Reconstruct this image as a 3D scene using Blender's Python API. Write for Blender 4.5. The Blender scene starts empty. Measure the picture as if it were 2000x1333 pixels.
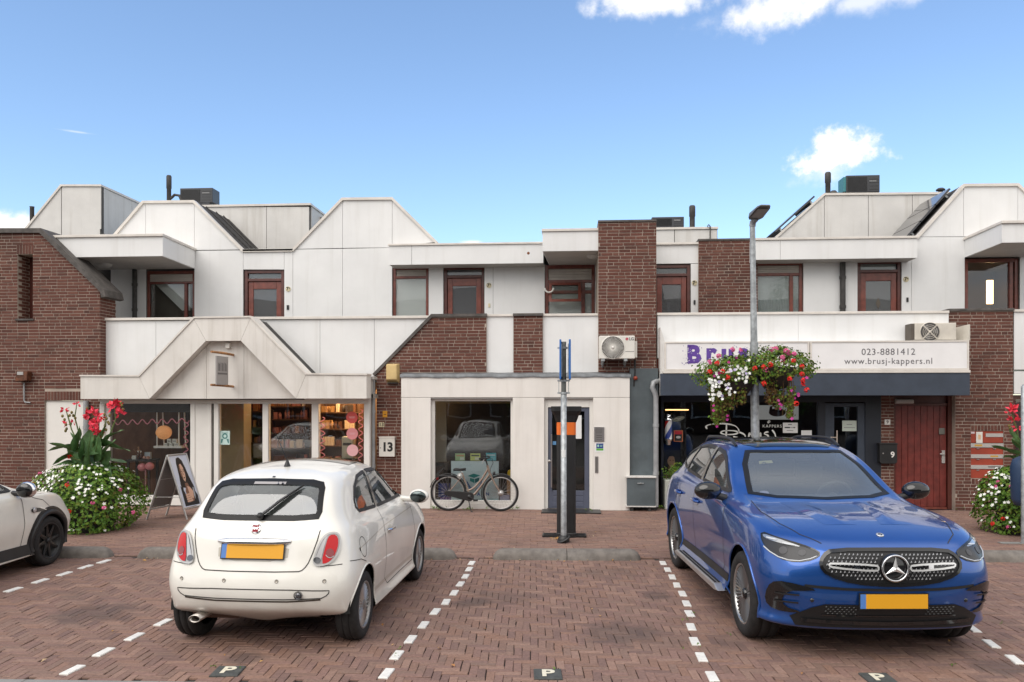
import bpy, bmesh, math, random
from mathutils import Vector, Matrix
from mathutils.bvhtree import BVHTree
random.seed(7)
R = math.radians
SC = bpy.context.scene
COL = SC.collection
# ------------------------------------------------------------------ camera
FPX, HOR, CAMZ, YAW = 1580.0, 780.0, 2.07, math.atan(115 / 1580.0)
cam_d = bpy.data.cameras.new('camera')
cam = bpy.data.objects.new('camera', cam_d)
COL.objects.link(cam)
cam.location = (0, 0, CAMZ)
cam.rotation_euler = (R(90), 0, YAW)
cam_d.sensor_width = 36
cam_d.lens = FPX / 2000 * 36
cam_d.shift_y = (HOR - 666.5) / 2000
cam_d.clip_start = 0.1
cam_d.clip_end = 5000
SC.camera = cam
# ------------------------------------------------------------------ sun, sky, exposure
SUN_ELEV, SUN_AZ = R(48), R(212)          # azimuth clockwise from +Y (the facade side); sun behind the camera, to the left
sd = bpy.data.lights.new('sun', 'SUN')
sd.energy = 1.7
sd.angle = R(55)
sd.color = (1.0, 0.94, 0.87)
so = bpy.data.objects.new('sun', sd)
COL.objects.link(so)
sdir = Vector((math.sin(SUN_AZ) * math.cos(SUN_ELEV), math.cos(SUN_AZ) * math.cos(SUN_ELEV), math.sin(SUN_ELEV)))
so.rotation_euler = sdir.to_track_quat('Z', 'Y').to_euler()
so.location = sdir * 60
W = bpy.data.worlds.new('World')
SC.world = W
W.use_nodes = True
nt = W.node_tree
nt.nodes.clear()
def wn(t, **k):
 n = nt.nodes.new(t)
 for a, b in k.items():
  setattr(n, a, b)
 return n
sky = wn('ShaderNodeTexSky', sky_type='NISHITA', sun_disc=False)
sky.sun_elevation = SUN_ELEV
sky.sun_rotation = SUN_AZ
sky.air_density = 1.0
sky.dust_density = 0.4
sky.ozone_density = 2.6
bg = wn('ShaderNodeBackground')
bg.inputs['Strength'].default_value = 0.15
wo = wn('ShaderNodeOutputWorld')
tc = wn('ShaderNodeTexCoord')
L = nt.links.new
def wmath(op, a, b=None, c=None, clamp=False):
 n = wn('ShaderNodeMath', operation=op, use_clamp=clamp)
 for i, x in enumerate((a, b, c)):
  if x is None:
   continue
  if isinstance(x, (int, float)):
   n.inputs[i].default_value = x
  else:
   L(x, n.inputs[i])
 return n.outputs[0]
sepx = wn('ShaderNodeSeparateXYZ')
L(tc.outputs['Generated'], sepx.inputs[0])
dx, dy, dz = sepx.outputs
def wnoise(scale, detail, vec, rough=0.55):
 n = wn('ShaderNodeTexNoise')
 n.inputs['Scale'].default_value = scale
 n.inputs['Detail'].default_value = detail
 n.inputs['Roughness'].default_value = rough
 L(vec, n.inputs['Vector'])
 return n.outputs['Fac']
def smooth(x, a, b):
 n = wn('ShaderNodeMapRange', interpolation_type='SMOOTHSTEP')
 L(x, n.inputs['Value'])
 n.inputs['From Min'].default_value = a
 n.inputs['From Max'].default_value = b
 return n.outputs['Result']
def cloud(d, rx, rz, soft, edge, nscale, dens_=1.0):
 d = Vector(d).normalized()
 ax = wmath('SUBTRACT', dx, d.x); az = wmath('SUBTRACT', dz, d.z)
 e = wmath('ADD', wmath('POWER', wmath('DIVIDE', wmath('ABSOLUTE', ax), rx), 2.0),
              wmath('POWER', wmath('DIVIDE', wmath('ABSOLUTE', az), rz), 2.0))
 e = wmath('SQRT', e)
 n = wnoise(nscale, 3, tc.outputs['Generated'])
 n2 = wnoise(nscale * 3.1, 9, tc.outputs['Generated'], 0.62)
 e = wmath('ADD', e, wmath('MULTIPLY', wmath('SUBTRACT', n, 0.5), edge))
 e = wmath('ADD', e, wmath('MULTIPLY', wmath('SUBTRACT', n2, 0.5), edge * .9))
 m = wmath('POWER', smooth(e, 1.0, 1.0 - soft), 1.3)
 return wmath('MULTIPLY', wmath('MULTIPLY', m, dens_), smooth(dy, 0.2, 0.5))
def pxdir(px, py):
 u, v = (px - 1000) / FPX, (HOR - py) / FPX
 return (-math.sin(YAW) + u * math.cos(YAW), math.cos(YAW) + u * math.sin(YAW), v)
cl = [cloud(pxdir(1642, 300), .054, .028, .7, 1.5, 24),
      cloud(pxdir(1625, 282), .030, .022, .6, 1.3, 26),
      cloud(pxdir(1605, 335), .040, .022, 1.0, 1.4, 22, .55),
      cloud(pxdir(1270, 2), .075, .016, .9, 1.5, 14),
      cloud(pxdir(1530, 8), .075, .028, .9, 1.6, 13),
      cloud(pxdir(1480, 40), .040, .014, 1.0, 1.5, 18, .6),
      cloud(pxdir(1700, 0), .16, .018, 1.0, 1.6, 12, .6),
      cloud(pxdir(20, 440), .036, .020, .8, 1.5, 20),
      cloud(pxdir(920, 474), .018, .004, .9, 1.0, 30, .8),
      cloud(pxdir(150, 258), .020, .0016, 1.0, .5, 40, .35)]
m = cl[0]
for c in cl[1:]:
 m = wmath('MAXIMUM', m, c)
mapn = wn('ShaderNodeVectorMath', operation='DIVIDE')
cmb = wn('ShaderNodeCombineXYZ')
den = wmath('ADD', wmath('MAXIMUM', dz, 0.0), 0.22)
for i in range(3):
 L(den, cmb.inputs[i])
L(tc.outputs['Generated'], mapn.inputs[0]); L(cmb.outputs[0], mapn.inputs[1])
cover = smooth(wnoise(1.3, 8, mapn.outputs[0]), 0.24, 0.50)
cover = wmath('MULTIPLY', cover, smooth(dy, 0.55, 0.15))
cover = wmath('MULTIPLY', cover, smooth(dz, -0.02, 0.05))
m = wmath('MAXIMUM', m, cover)
tint = wn('ShaderNodeMixRGB', blend_type='MULTIPLY')
tint.inputs['Fac'].default_value = 1
L(sky.outputs[0], tint.inputs['Color1'])
tint.inputs['Color2'].default_value = (1.13, 1.155, 1.17, 1)
mix = wn('ShaderNodeMixRGB')
L(m, mix.inputs['Fac'])
L(tint.outputs[0], mix.inputs['Color1'])
mix.inputs['Color2'].default_value = (6.5, 6.35, 6.2, 1)
L(mix.outputs[0], bg.inputs['Color'])
L(bg.outputs[0], wo.inputs[0])
SC.view_settings.view_transform = 'Standard'
SC.view_settings.look = 'None'
SC.view_settings.exposure = 0.40
SC.view_settings.gamma = 1.0
SC.view_settings.use_curve_mapping = False
SC.cycles.max_bounces = 8
SC.cycles.transparent_max_bounces = 16
SC.cycles.glossy_bounces = 4
SC.cycles.diffuse_bounces = 4
SC.cycles.use_denoising = True
# ------------------------------------------------------------------ measuring helpers
def F(px, py, Y):
 """point on the plane at distance Y that the photograph shows at pixel (px, py)"""
 d = pxdir(px, py)
 t = Y / d[1]
 return Vector((d[0] * t, Y, CAMZ + d[2] * t))
def G(px, py, z=0.0):
 d = pxdir(px, py)
 t = (z - CAMZ) / d[2]
 return Vector((d[0] * t, d[1] * t, z))
def FX(px, Y, py=780):
 return F(px, py, Y).x
def FZ(px, py, Y):
 return F(px, py, Y).z
# ------------------------------------------------------------------ object helpers
WL = {}      # world location of the frame an object's mesh is written in
def tag(o, label=None, cat=None, group=None, kind=None):
 if label: o['label'] = label
 if cat: o['category'] = cat
 if group: o['group'] = group
 if kind: o['kind'] = kind
 return o
def thing(name, label, cat, loc=(0, 0, 0), rotz=0.0, group=None):
 o = bpy.data.objects.new(name, None)
 COL.objects.link(o)
 o.empty_display_size = 0.2
 o.location = loc
 o.rotation_euler = (0, 0, rotz)
 WL[o.name] = Vector(loc)
 return tag(o, label, cat, group)
def link(name, me, parent=None):
 o = bpy.data.objects.new(name, me)
 COL.objects.link(o)
 if parent is not None:
  o.parent = parent
  WL[o.name] = WL.get(parent.name, Vector())
 else:
  WL[o.name] = Vector()
 return o
def copy_tree(o, parent=None):
 c = o.copy()
 COL.objects.link(c)
 if parent is not None:
  c.parent = parent
 for ch in list(o.children):
  copy_tree(ch, c)
 return c
class MB:
 """collects shapes and links them as one mesh object"""
 def __init__(s):
  s.v = []; s.f = []; s.mi = []; s.sm = []
 def add(s, vs, fs, mi=0, sm=False):
  b = len(s.v)
  s.v.extend([tuple(v) for v in vs])
  for f in fs:
   s.f.append([b + i for i in f]); s.mi.append(mi); s.sm.append(sm)
  return s
 def box(s, x0, x1, y0, y1, z0, z1, mi=0):
  if x0 > x1: x0, x1 = x1, x0
  if y0 > y1: y0, y1 = y1, y0
  if z0 > z1: z0, z1 = z1, z0
  v = [(x0, y0, z0), (x1, y0, z0), (x1, y1, z0), (x0, y1, z0), (x0, y0, z1), (x1, y0, z1), (x1, y1, z1), (x0, y1, z1)]
  return s.add(v, [(0, 3, 2, 1), (4, 5, 6, 7), (0, 1, 5, 4), (1, 2, 6, 5), (2, 3, 7, 6), (3, 0, 4, 7)], mi)
 def cbox(s, x0, x1, y0, y1, z0, z1, c=0.004, mi=0):
  """box with chamfered front (-Y) edges"""
  v = [(x0 + c, y0, z0 + c), (x1 - c, y0, z0 + c), (x1 - c, y0, z1 - c), (x0 + c, y0, z1 - c),
             (x0, y0 + c, z0), (x1, y0 + c, z0), (x1, y0 + c, z1), (x0, y0 + c, z1),
             (x0, y1, z0), (x1, y1, z0), (x1, y1, z1), (x0, y1, z1)]
  fs = [(0, 1, 2, 3)]
  for i in range(4):
   j = (i + 1) % 4
   fs += [(4 + i, 4 + j, j, i), (8 + i, 8 + j, 4 + j, 4 + i)]
  fs.append((11, 10, 9, 8))
  return s.add(v, fs, mi)
 def prism(s, poly, y0, y1, mi=0):
  """poly: (x, z) points, extruded from y0 to y1"""
  n = len(poly)
  a = sum(poly[i][0] * poly[(i + 1) % n][1] - poly[(i + 1) % n][0] * poly[i][1] for i in range(n))
  if a < 0: poly = poly[::-1]
  v = [(p[0], y0, p[1]) for p in poly] + [(p[0], y1, p[1]) for p in poly]
  fs = [tuple(range(n)), tuple(range(2 * n - 1, n - 1, -1))]
  for i in range(n):
   j = (i + 1) % n
   fs.append((i, n + i, n + j, j))
  return s.add(v, fs, mi)
 def zprism(s, poly, z0, z1, mi=0):
  n = len(poly)
  a = sum(poly[i][0] * poly[(i + 1) % n][1] - poly[(i + 1) % n][0] * poly[i][1] for i in range(n))
  if a < 0: poly = poly[::-1]
  v = [(p[0], p[1], z0) for p in poly] + [(p[0], p[1], z1) for p in poly]
  fs = [tuple(range(n - 1, -1, -1)), tuple(range(n, 2 * n))]
  for i in range(n):
   j = (i + 1) % n
   fs.append((i, j, n + j, n + i))
  return s.add(v, fs, mi)
 def sweep(s, pts, r, n=8, mi=0, caps=True, flat=1.0):
  """round tube through pts; r a number or one per point"""
  pts = [Vector(p) for p in pts]
  rs = r if isinstance(r, (list, tuple)) else [r] * len(pts)
  vs = []; prev = None
  for i, p in enumerate(pts):
   t = (pts[min(i + 1, len(pts) - 1)] - pts[max(i - 1, 0)])
   if t.length < 1e-9: t = Vector((0, 0, 1))
   t.normalize()
   if prev is None:
    a = Vector((0, 0, 1)) if abs(t.z) < 0.9 else Vector((1, 0, 0))
    u = t.cross(a).normalized()
   else:
    u = (prev - t * prev.dot(t))
    u = u.normalized() if u.length > 1e-6 else t.orthogonal().normalized()
   prev = u
   w = t.cross(u)
   for k in range(n):
    a = 2 * math.pi * k / n
    vs.append(p + u * (rs[i] * math.cos(a)) + w * (rs[i] * flat * math.sin(a)))
  fs = []
  for i in range(len(pts) - 1):
   for k in range(n):
    k2 = (k + 1) % n
    fs.append((i * n + k, i * n + k2, (i + 1) * n + k2, (i + 1) * n + k))
  s.add(vs, fs, mi, True)
  if caps:
   m_ = len(pts) - 1
   s.add(vs[:n], [tuple(range(n - 1, -1, -1))], mi)
   s.add(vs[m_ * n:], [tuple(range(n))], mi)
  return s
 def lathe(s, prof, c=(0, 0, 0), axis='Z', n=24, mi=0, sm=True, a0=0.0, a1=2 * math.pi):
  """prof: (radius, height) pairs, turned about an axis through c"""
  c = Vector(c); full = abs(a1 - a0 - 2 * math.pi) < 1e-6
  cols = n if full else n + 1
  vs = []
  for (r, h) in prof:
   for k in range(cols):
    a = a0 + (a1 - a0) * k / n
    x, y = r * math.cos(a), r * math.sin(a)
    if axis == 'Z': q = (x, y, h)
    elif axis == 'Y': q = (x, h, y)
    else: q = (h, x, y)
    vs.append(c + Vector(q))
  fs = []
  for i in range(len(prof) - 1):
   for k in range(n):
    k2 = (k + 1) % cols
    f = (i * cols + k, i * cols + k2, (i + 1) * cols + k2, (i + 1) * cols + k)
    fs.append(f if axis != 'Y' else f[::-1])
  return s.add(vs, fs, mi, sm)
 def ball(s, c, r, n=14, mi=0, sq=(1, 1, 1)):
  m_ = max(6, n // 2); c = Vector(c); vs = []; fs = []
  for i in range(m_ + 1):
   a = math.pi * i / m_
   for k in range(n):
    b = 2 * math.pi * k / n
    vs.append(c + Vector((r * sq[0] * math.sin(a) * math.cos(b), r * sq[1] * math.sin(a) * math.sin(b), r * sq[2] * math.cos(a))))
  for i in range(m_):
   for k in range(n):
    k2 = (k + 1) % n
    fs.append((i * n + k, (i + 1) * n + k, (i + 1) * n + k2, i * n + k2))
  return s.add(vs, fs, mi, True)
 def mesh(s, name, mats, off=Vector(), bevel=0.0):
  me = bpy.data.meshes.new(name)
  me.from_pydata([(v[0] - off[0], v[1] - off[1], v[2] - off[2]) for v in s.v], [], s.f)
  if not isinstance(mats, (list, tuple)): mats = [mats]
  for m_ in mats: me.materials.append(m_)
  me.polygons.foreach_set('material_index', s.mi)
  me.polygons.foreach_set('use_smooth', s.sm)
  if bevel > 0:
   bm = bmesh.new(); bm.from_mesh(me)
   bmesh.ops.remove_doubles(bm, verts=bm.verts, dist=1e-5)
   es = [e for e in bm.edges if len(e.link_faces) == 2 and e.calc_face_angle(0) > 0.6]
   bmesh.ops.bevel(bm, geom=es, offset=bevel, segments=2, profile=0.5, affect='EDGES', clamp_overlap=True)
   bm.to_mesh(me); bm.free()
  me.update()
  return me
 def build(s, name, mats, parent=None, bevel=0.0):
  off = WL.get(parent.name, Vector()) if parent is not None else Vector()
  return link(name, s.mesh(name, mats, off, bevel), parent)
# ------------------------------------------------------------------ materials
MATS = {}
def newmat(name):
 m_ = bpy.data.materials.new(name)
 m_.use_nodes = True
 return m_, m_.node_tree, m_.node_tree.nodes['Principled BSDF']
def pm(name, col, rough=0.5, metal=0.0, var=0.0, vscale=3.0, bump=0.0, bscale=60.0, coat=0.0, spec=0.5,
       streak=0.0, world=True, dirt=0.0, dirtcol=(0.12, 0.10, 0.08), rvar=0.0, emit=0.0):
 """principled material whose colour, dirt and relief vary with procedural noise"""
 if name in MATS: return MATS[name]
 m_, t, b = newmat(name)
 N = t.nodes.new; K = t.links.new
 b.inputs['Base Color'].default_value = (*col, 1)
 b.inputs['Roughness'].default_value = rough
 b.inputs['Metallic'].default_value = metal
 b.inputs['Coat Weight'].default_value = coat
 b.inputs['Coat Roughness'].default_value = 0.03
 b.inputs['Specular IOR Level'].default_value = spec
 if emit:
  b.inputs['Emission Color'].default_value = (*col, 1)
  b.inputs['Emission Strength'].default_value = emit
 if world:
  vec = N('ShaderNodeNewGeometry').outputs['Position']
 else:
  vec = N('ShaderNodeTexCoord').outputs['Object']
 cur = None
 def noise(scale, detail=5, v=None, rough_=0.6):
  n = N('ShaderNodeTexNoise')
  n.inputs['Scale'].default_value = scale; n.inputs['Detail'].default_value = detail
  n.inputs['Roughness'].default_value = rough_
  K(v if v is not None else vec, n.inputs['Vector'])
  return n.outputs['Fac']
 def mixc(fac, a, bb, mode='MIX'):
  x = N('ShaderNodeMixRGB'); x.blend_type = mode
  for i, q in ((0, fac), (1, a), (2, bb)):
   if isinstance(q, (int, float)): x.inputs[i].default_value = q
   elif isinstance(q, tuple): x.inputs[i].default_value = (*q, 1) if len(q) == 3 else q
   else: K(q, x.inputs[i])
  return x.outputs[0]
 def ramp(v, a, bb):
  r_ = N('ShaderNodeMapRange'); r_.interpolation_type = 'SMOOTHSTEP'
  K(v, r_.inputs['Value']); r_.inputs['From Min'].default_value = a; r_.inputs['From Max'].default_value = bb
  return r_.outputs['Result']
 if var > 0:
  lo = tuple(c * (1 - var) for c in col); hi = tuple(min(1, c * (1 + var)) for c in col)
  cur = mixc(ramp(noise(vscale), 0.3, 0.7), lo, hi)
 if streak > 0:
  mp = N('ShaderNodeMapping'); mp.inputs['Scale'].default_value = (6.0, 6.0, 0.35); K(vec, mp.inputs[0])
  st = ramp(noise(1.0, 6, mp.outputs[0]), 0.48, 0.78)
  mm = N('ShaderNodeMath'); mm.operation = 'MULTIPLY'; mm.inputs[1].default_value = streak; K(st, mm.inputs[0])
  cur = mixc(mm.outputs[0], cur if cur is not None else col, tuple(c * q for c, q in zip(col, (0.66, 0.63, 0.58))))
 if dirt > 0:
  d1 = ramp(noise(2.3, 8, None, 0.7), 0.55, 0.8)
  mm = N('ShaderNodeMath'); mm.operation = 'MULTIPLY'; mm.inputs[1].default_value = dirt; K(d1, mm.inputs[0])
  cur = mixc(mm.outputs[0], cur if cur is not None else col, dirtcol)
 if cur is not None: K(cur, b.inputs['Base Color'])
 if rvar > 0:
  rr = N('ShaderNodeMapRange'); K(noise(7, 6), rr.inputs['Value'])
  rr.inputs['From Min'].default_value = 0.3; rr.inputs['From Max'].default_value = 0.7
  rr.inputs['To Min'].default_value = max(0, rough - rvar); rr.inputs['To Max'].default_value = min(1, rough + rvar)
  K(rr.outputs[0], b.inputs['Roughness'])
 if bump > 0:
  bp = N('ShaderNodeBump'); bp.inputs['Strength'].default_value = bump; bp.inputs['Distance'].default_value = 0.004
  K(noise(bscale, 4), bp.inputs['Height']); K(bp.outputs[0], b.inputs['Normal'])
 MATS[name] = m_
 return m_
def piece_mat(name, cols, rough=0.85, bump=0.5, bscale=90.0, stain=0.0, staincol=(0.03, 0.025, 0.022), sscale=0.5, spots=()):
 """bricks: each piece takes its own tone (object random + mesh island), with grain and stains across the wall"""
 m_, t, b = newmat(name)
 N = t.nodes.new; K = t.links.new
 oi = N('ShaderNodeObjectInfo'); ge = N('ShaderNodeNewGeometry')
 ad = N('ShaderNodeMath'); ad.operation = 'ADD'; K(oi.outputs['Random'], ad.inputs[0]); K(ge.outputs['Random Per Island'], ad.inputs[1])
 fr = N('ShaderNodeMath'); fr.operation = 'FRACT'; K(ad.outputs[0], fr.inputs[0])
 cr = N('ShaderNodeValToRGB'); K(fr.outputs[0], cr.inputs[0])
 e = cr.color_ramp.elements
 while len(e) < len(cols): e.new(0.5)
 for i, c in enumerate(cols):
  e[i].position = i / (len(cols) - 1); e[i].color = (*c, 1)
 vec = ge.outputs['Position']
 def noise(scale, det=6, rg=0.6):
  n = N('ShaderNodeTexNoise'); n.inputs['Scale'].default_value = scale; n.inputs['Detail'].default_value = det
  n.inputs['Roughness'].default_value = rg
  K(vec, n.inputs['Vector']); return n.outputs['Fac']
 mx = N('ShaderNodeMixRGB'); mx.blend_type = 'MULTIPLY'; mx.inputs[0].default_value = 1
 K(cr.outputs[0], mx.inputs[1])
 mr = N('ShaderNodeMapRange'); K(noise(35, 5, 0.7), mr.inputs[0]); mr.inputs[1].default_value = 0.25; mr.inputs[2].default_value = 0.75
 mr.inputs[3].default_value = 0.72; mr.inputs[4].default_value = 1.28
 cc = N('ShaderNodeCombineXYZ')
 for i in range(3): K(mr.outputs[0], cc.inputs[i])
 K(cc.outputs[0], mx.inputs[2])
 cur = mx.outputs[0]
 if stain > 0:
  r_ = N('ShaderNodeMapRange'); r_.interpolation_type = 'SMOOTHSTEP'; K(noise(sscale, 7, 0.62), r_.inputs[0])
  r_.inputs[1].default_value = 0.52; r_.inputs[2].default_value = 0.74; r_.inputs[4].default_value = stain
  x = N('ShaderNodeMixRGB'); K(r_.outputs[0], x.inputs[0]); K(cur, x.inputs[1]); x.inputs[2].default_value = (*staincol, 1)
  cur = x.outputs[0]
 for (sx, sy, sr) in spots:      # oil drips
  d_ = N('ShaderNodeVectorMath'); d_.operation = 'DISTANCE'; K(vec, d_.inputs[0]); d_.inputs[1].default_value = (sx, sy, 0)
  ns = N('ShaderNodeMath'); ns.operation = 'MULTIPLY_ADD'; K(noise(5, 6), ns.inputs[0]); ns.inputs[1].default_value = -1.1 * sr; K(d_.outputs['Value'], ns.inputs[2])
  r_ = N('ShaderNodeMapRange'); r_.interpolation_type = 'SMOOTHSTEP'; K(ns.outputs[0], r_.inputs[0]); r_.inputs[1].default_value = sr * .55; r_.inputs[2].default_value = -.1 * sr; r_.inputs[4].default_value = .5
  x = N('ShaderNodeMixRGB'); K(r_.outputs[0], x.inputs[0]); K(cur, x.inputs[1]); x.inputs[2].default_value = (.055, .045, .045, 1); cur = x.outputs[0]
 K(cur, b.inputs['Base Color'])
 b.inputs['Roughness'].default_value = rough
 b.inputs['Specular IOR Level'].default_value = 0.3
 bp = N('ShaderNodeBump'); bp.inputs['Strength'].default_value = bump; bp.inputs['Distance'].default_value = 0.003
 K(noise(bscale, 5, 0.7), bp.inputs['Height']); K(bp.outputs[0], b.inputs['Normal'])
 MATS[name] = m_
 return m_
def glass_mat(name, tint=(0.75, 0.8, 0.8), dark=0.0, refl=0.06, haze=0.0, haze_col=(.42, .45, .45)):
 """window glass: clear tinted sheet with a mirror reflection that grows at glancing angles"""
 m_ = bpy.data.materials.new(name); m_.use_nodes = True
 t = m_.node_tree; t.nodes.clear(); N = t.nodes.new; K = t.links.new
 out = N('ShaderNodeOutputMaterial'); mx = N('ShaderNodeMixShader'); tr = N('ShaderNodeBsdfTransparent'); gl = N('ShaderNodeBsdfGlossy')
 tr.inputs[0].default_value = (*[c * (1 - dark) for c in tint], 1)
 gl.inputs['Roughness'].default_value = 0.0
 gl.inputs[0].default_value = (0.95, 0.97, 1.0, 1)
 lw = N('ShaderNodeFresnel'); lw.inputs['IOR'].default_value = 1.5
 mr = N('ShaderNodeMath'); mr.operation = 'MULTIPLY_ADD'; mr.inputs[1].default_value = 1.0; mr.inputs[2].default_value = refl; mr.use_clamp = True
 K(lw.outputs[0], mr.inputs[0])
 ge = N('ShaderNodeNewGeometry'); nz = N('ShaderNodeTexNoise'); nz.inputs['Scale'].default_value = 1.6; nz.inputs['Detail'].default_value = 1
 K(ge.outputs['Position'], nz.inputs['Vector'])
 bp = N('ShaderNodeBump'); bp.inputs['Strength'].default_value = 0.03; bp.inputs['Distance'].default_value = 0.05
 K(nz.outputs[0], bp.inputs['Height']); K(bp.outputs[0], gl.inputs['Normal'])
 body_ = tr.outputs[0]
 if haze:    # diffuse veil whose colour stands in for reflected sky and lit curtains
  df = N('ShaderNodeBsdfDiffuse'); df.inputs[0].default_value = (*haze_col, 1); mq = N('ShaderNodeMixShader'); mq.inputs[0].default_value = haze; K(body_, mq.inputs[1]); K(df.outputs[0], mq.inputs[2]); body_ = mq.outputs[0]
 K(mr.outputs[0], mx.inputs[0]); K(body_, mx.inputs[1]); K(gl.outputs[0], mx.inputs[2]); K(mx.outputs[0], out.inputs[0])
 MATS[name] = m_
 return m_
def text_mesh(name, txt, size, mat, parent=None, M=Matrix(), depth=0.002, align='CENTER', shear=0.0, bold=0.0, space=1.0, pos=None):
 """lettering as real thin geometry; written in the local XY plane, moved by M"""
 cu = bpy.data.curves.new(name, 'FONT')
 cu.body = txt; cu.size = size; cu.extrude = depth; cu.align_x = align; cu.align_y = 'CENTER'; cu.shear = shear; cu.offset = bold; cu.space_character = space
 cu.resolution_u = 3
 o = bpy.data.objects.new(name, cu)
 COL.objects.link(o)
 dg = bpy.context.evaluated_depsgraph_get()
 me = bpy.data.meshes.new_from_object(o.evaluated_get(dg))
 bpy.data.objects.remove(o)
 off = WL.get(parent.name, Vector()) if parent is not None else Vector()
 me.transform(Matrix.Translation(-off) @ M)
 me.materials.clear(); me.materials.append(mat)
 return link(name, me, parent)
def facing(x, y, z):
 """matrix for lettering that stands upright facing -Y"""
 return Matrix.Translation((x, y, z)) @ Matrix.Rotation(R(90), 4, 'X')
white = pm('white_panel', (0.73, 0.73, 0.725), 0.45, var=0.04, vscale=1.2, streak=0.24, bump=0.05, bscale=30)
frit_m = pm('frit_black', (0.010, 0.010, 0.011), 0.4, spec=.25)
white_old = pm('weathered_panel', (0.64, 0.625, 0.60), 0.55, var=0.06, vscale=1.5, streak=0.55, dirt=0.25, dirtcol=(0.36, 0.33, 0.28), bump=0.08, bscale=40)
white_render = pm('white_render', (0.735, 0.705, 0.665), 0.75, var=0.05, vscale=1.0, streak=0.3, dirt=0.10, dirtcol=(0.45, 0.40, 0.33), bump=0.25, bscale=120)
canopy_white = pm('canopy_render', (0.68, 0.65, 0.61), 0.7, var=0.06, vscale=1.4, streak=0.6, dirt=0.3, dirtcol=(0.42, 0.37, 0.30), bump=0.2, bscale=90)
cap_white = pm('aluminium_capping', (0.66, 0.62, 0.57), 0.4, var=0.08, vscale=4, dirt=0.35, dirtcol=(0.25, 0.21, 0.17))
frame_white = pm('white_frame', (0.74, 0.72, 0.68), 0.4, var=0.03)
joint = pm('joint_backing', (0.10, 0.095, 0.09), 0.9)
backing = pm('wall_backing', (0.30, 0.29, 0.28), 0.9)
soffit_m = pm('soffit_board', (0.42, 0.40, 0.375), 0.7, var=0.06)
mahog = pm('mahogany_frame', (0.175, 0.046, 0.031), 0.38, var=0.22, vscale=9, coat=0.25, streak=0.2)
mahog_d = pm('dark_mahogany', (0.095, 0.028, 0.021), 0.4, var=0.2, vscale=9, coat=0.2)
door_red = pm('red_wood', (0.150, 0.026, 0.020), 0.42, var=0.25, vscale=8, streak=0.3, coat=0.15)
lead = pm('lead_flashing', (0.17, 0.18, 0.19), 0.6, 0.3, var=0.25, vscale=6, bump=0.6, bscale=14)
coping_m = pm('dark_coping', (0.085, 0.076, 0.070), 0.8, var=0.3, vscale=8, bump=0.4, bscale=30)
slate = pm('dark_roof_felt', (0.045, 0.042, 0.040), 0.9, var=0.35, vscale=12, bump=0.6, bscale=70)
zinc = pm('grey_pipe', (0.32, 0.33, 0.34), 0.5, 0.2, var=0.15, vscale=6)
darkpipe = pm('dark_pipe', (0.05, 0.047, 0.045), 0.7, var=0.3, vscale=8)
navy = pm('navy_paint', (0.040, 0.052, 0.075), 0.45, var=0.12, vscale=4, bump=0.1)
navy_d = pm('dark_navy_frame', (0.018, 0.022, 0.032), 0.4, var=0.1)
grey_panel = pm('slate_grey_paint', (0.085, 0.105, 0.115), 0.5, var=0.18, vscale=3, streak=0.5, dirt=0.2, dirtcol=(0.2, 0.2, 0.19))
steel = pm('brushed_steel', (0.45, 0.43, 0.42), 0.32, 0.9, var=0.1)
chrome = pm('chrome', (0.80, 0.80, 0.81), 0.08, 1.0)
galv = pm('galvanised_steel', (0.36, 0.38, 0.39), 0.48, 0.55, var=0.25, vscale=14, dirt=0.25, dirtcol=(0.16, 0.15, 0.14))
black_pl = pm('black_plastic', (0.016, 0.016, 0.017), 0.45, var=0.2, bump=0.1)
black_gl = pm('black_gloss', (0.008, 0.008, 0.009), 0.12, coat=0.5)
rubber = pm('tyre_rubber', (0.016, 0.015, 0.015), 0.85, var=0.3, vscale=20, bump=0.2, world=False)
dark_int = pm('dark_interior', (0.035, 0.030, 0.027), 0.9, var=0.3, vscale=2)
dim_int = pm('dim_interior', (0.10, 0.085, 0.07), 0.9, var=0.2, vscale=2)
paper = pm('paper_white', (0.72, 0.73, 0.72), 0.7)
ink = pm('black_ink', (0.012, 0.012, 0.013), 0.6)
cream = pm('cream_plastic', (0.60, 0.44, 0.20), 0.5, var=0.12, dirt=0.2)
ac_white = pm('ac_casing', (0.68, 0.66, 0.61), 0.4, var=0.05, streak=0.3)
ac_old = pm('old_ac_casing', (0.60, 0.56, 0.49), 0.5, var=0.1, streak=0.6, dirt=0.5, dirtcol=(0.10, 0.085, 0.07))
ac_dark = pm('dark_ac_casing', (0.040, 0.042, 0.047), 0.45, var=0.1)
curtain = pm('net_curtain', (0.84, 0.86, 0.84), 0.9)
blind = pm('grey_blind', (0.25, 0.252, 0.255), 0.9)
brick_m = piece_mat('wall_brick', [(0.092, 0.037, 0.028), (0.128, 0.050, 0.037), (0.110, 0.043, 0.032), (0.150, 0.064, 0.047), (0.078, 0.034, 0.027)], stain=0.55, staincol=(0.055, 0.036, 0.030), sscale=0.7)
mortar = pm('mortar', (0.36, 0.30, 0.25), 0.95, var=0.2, vscale=3, bump=0.4, bscale=120, dirt=0.35, dirtcol=(0.12, 0.09, 0.075))
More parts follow.
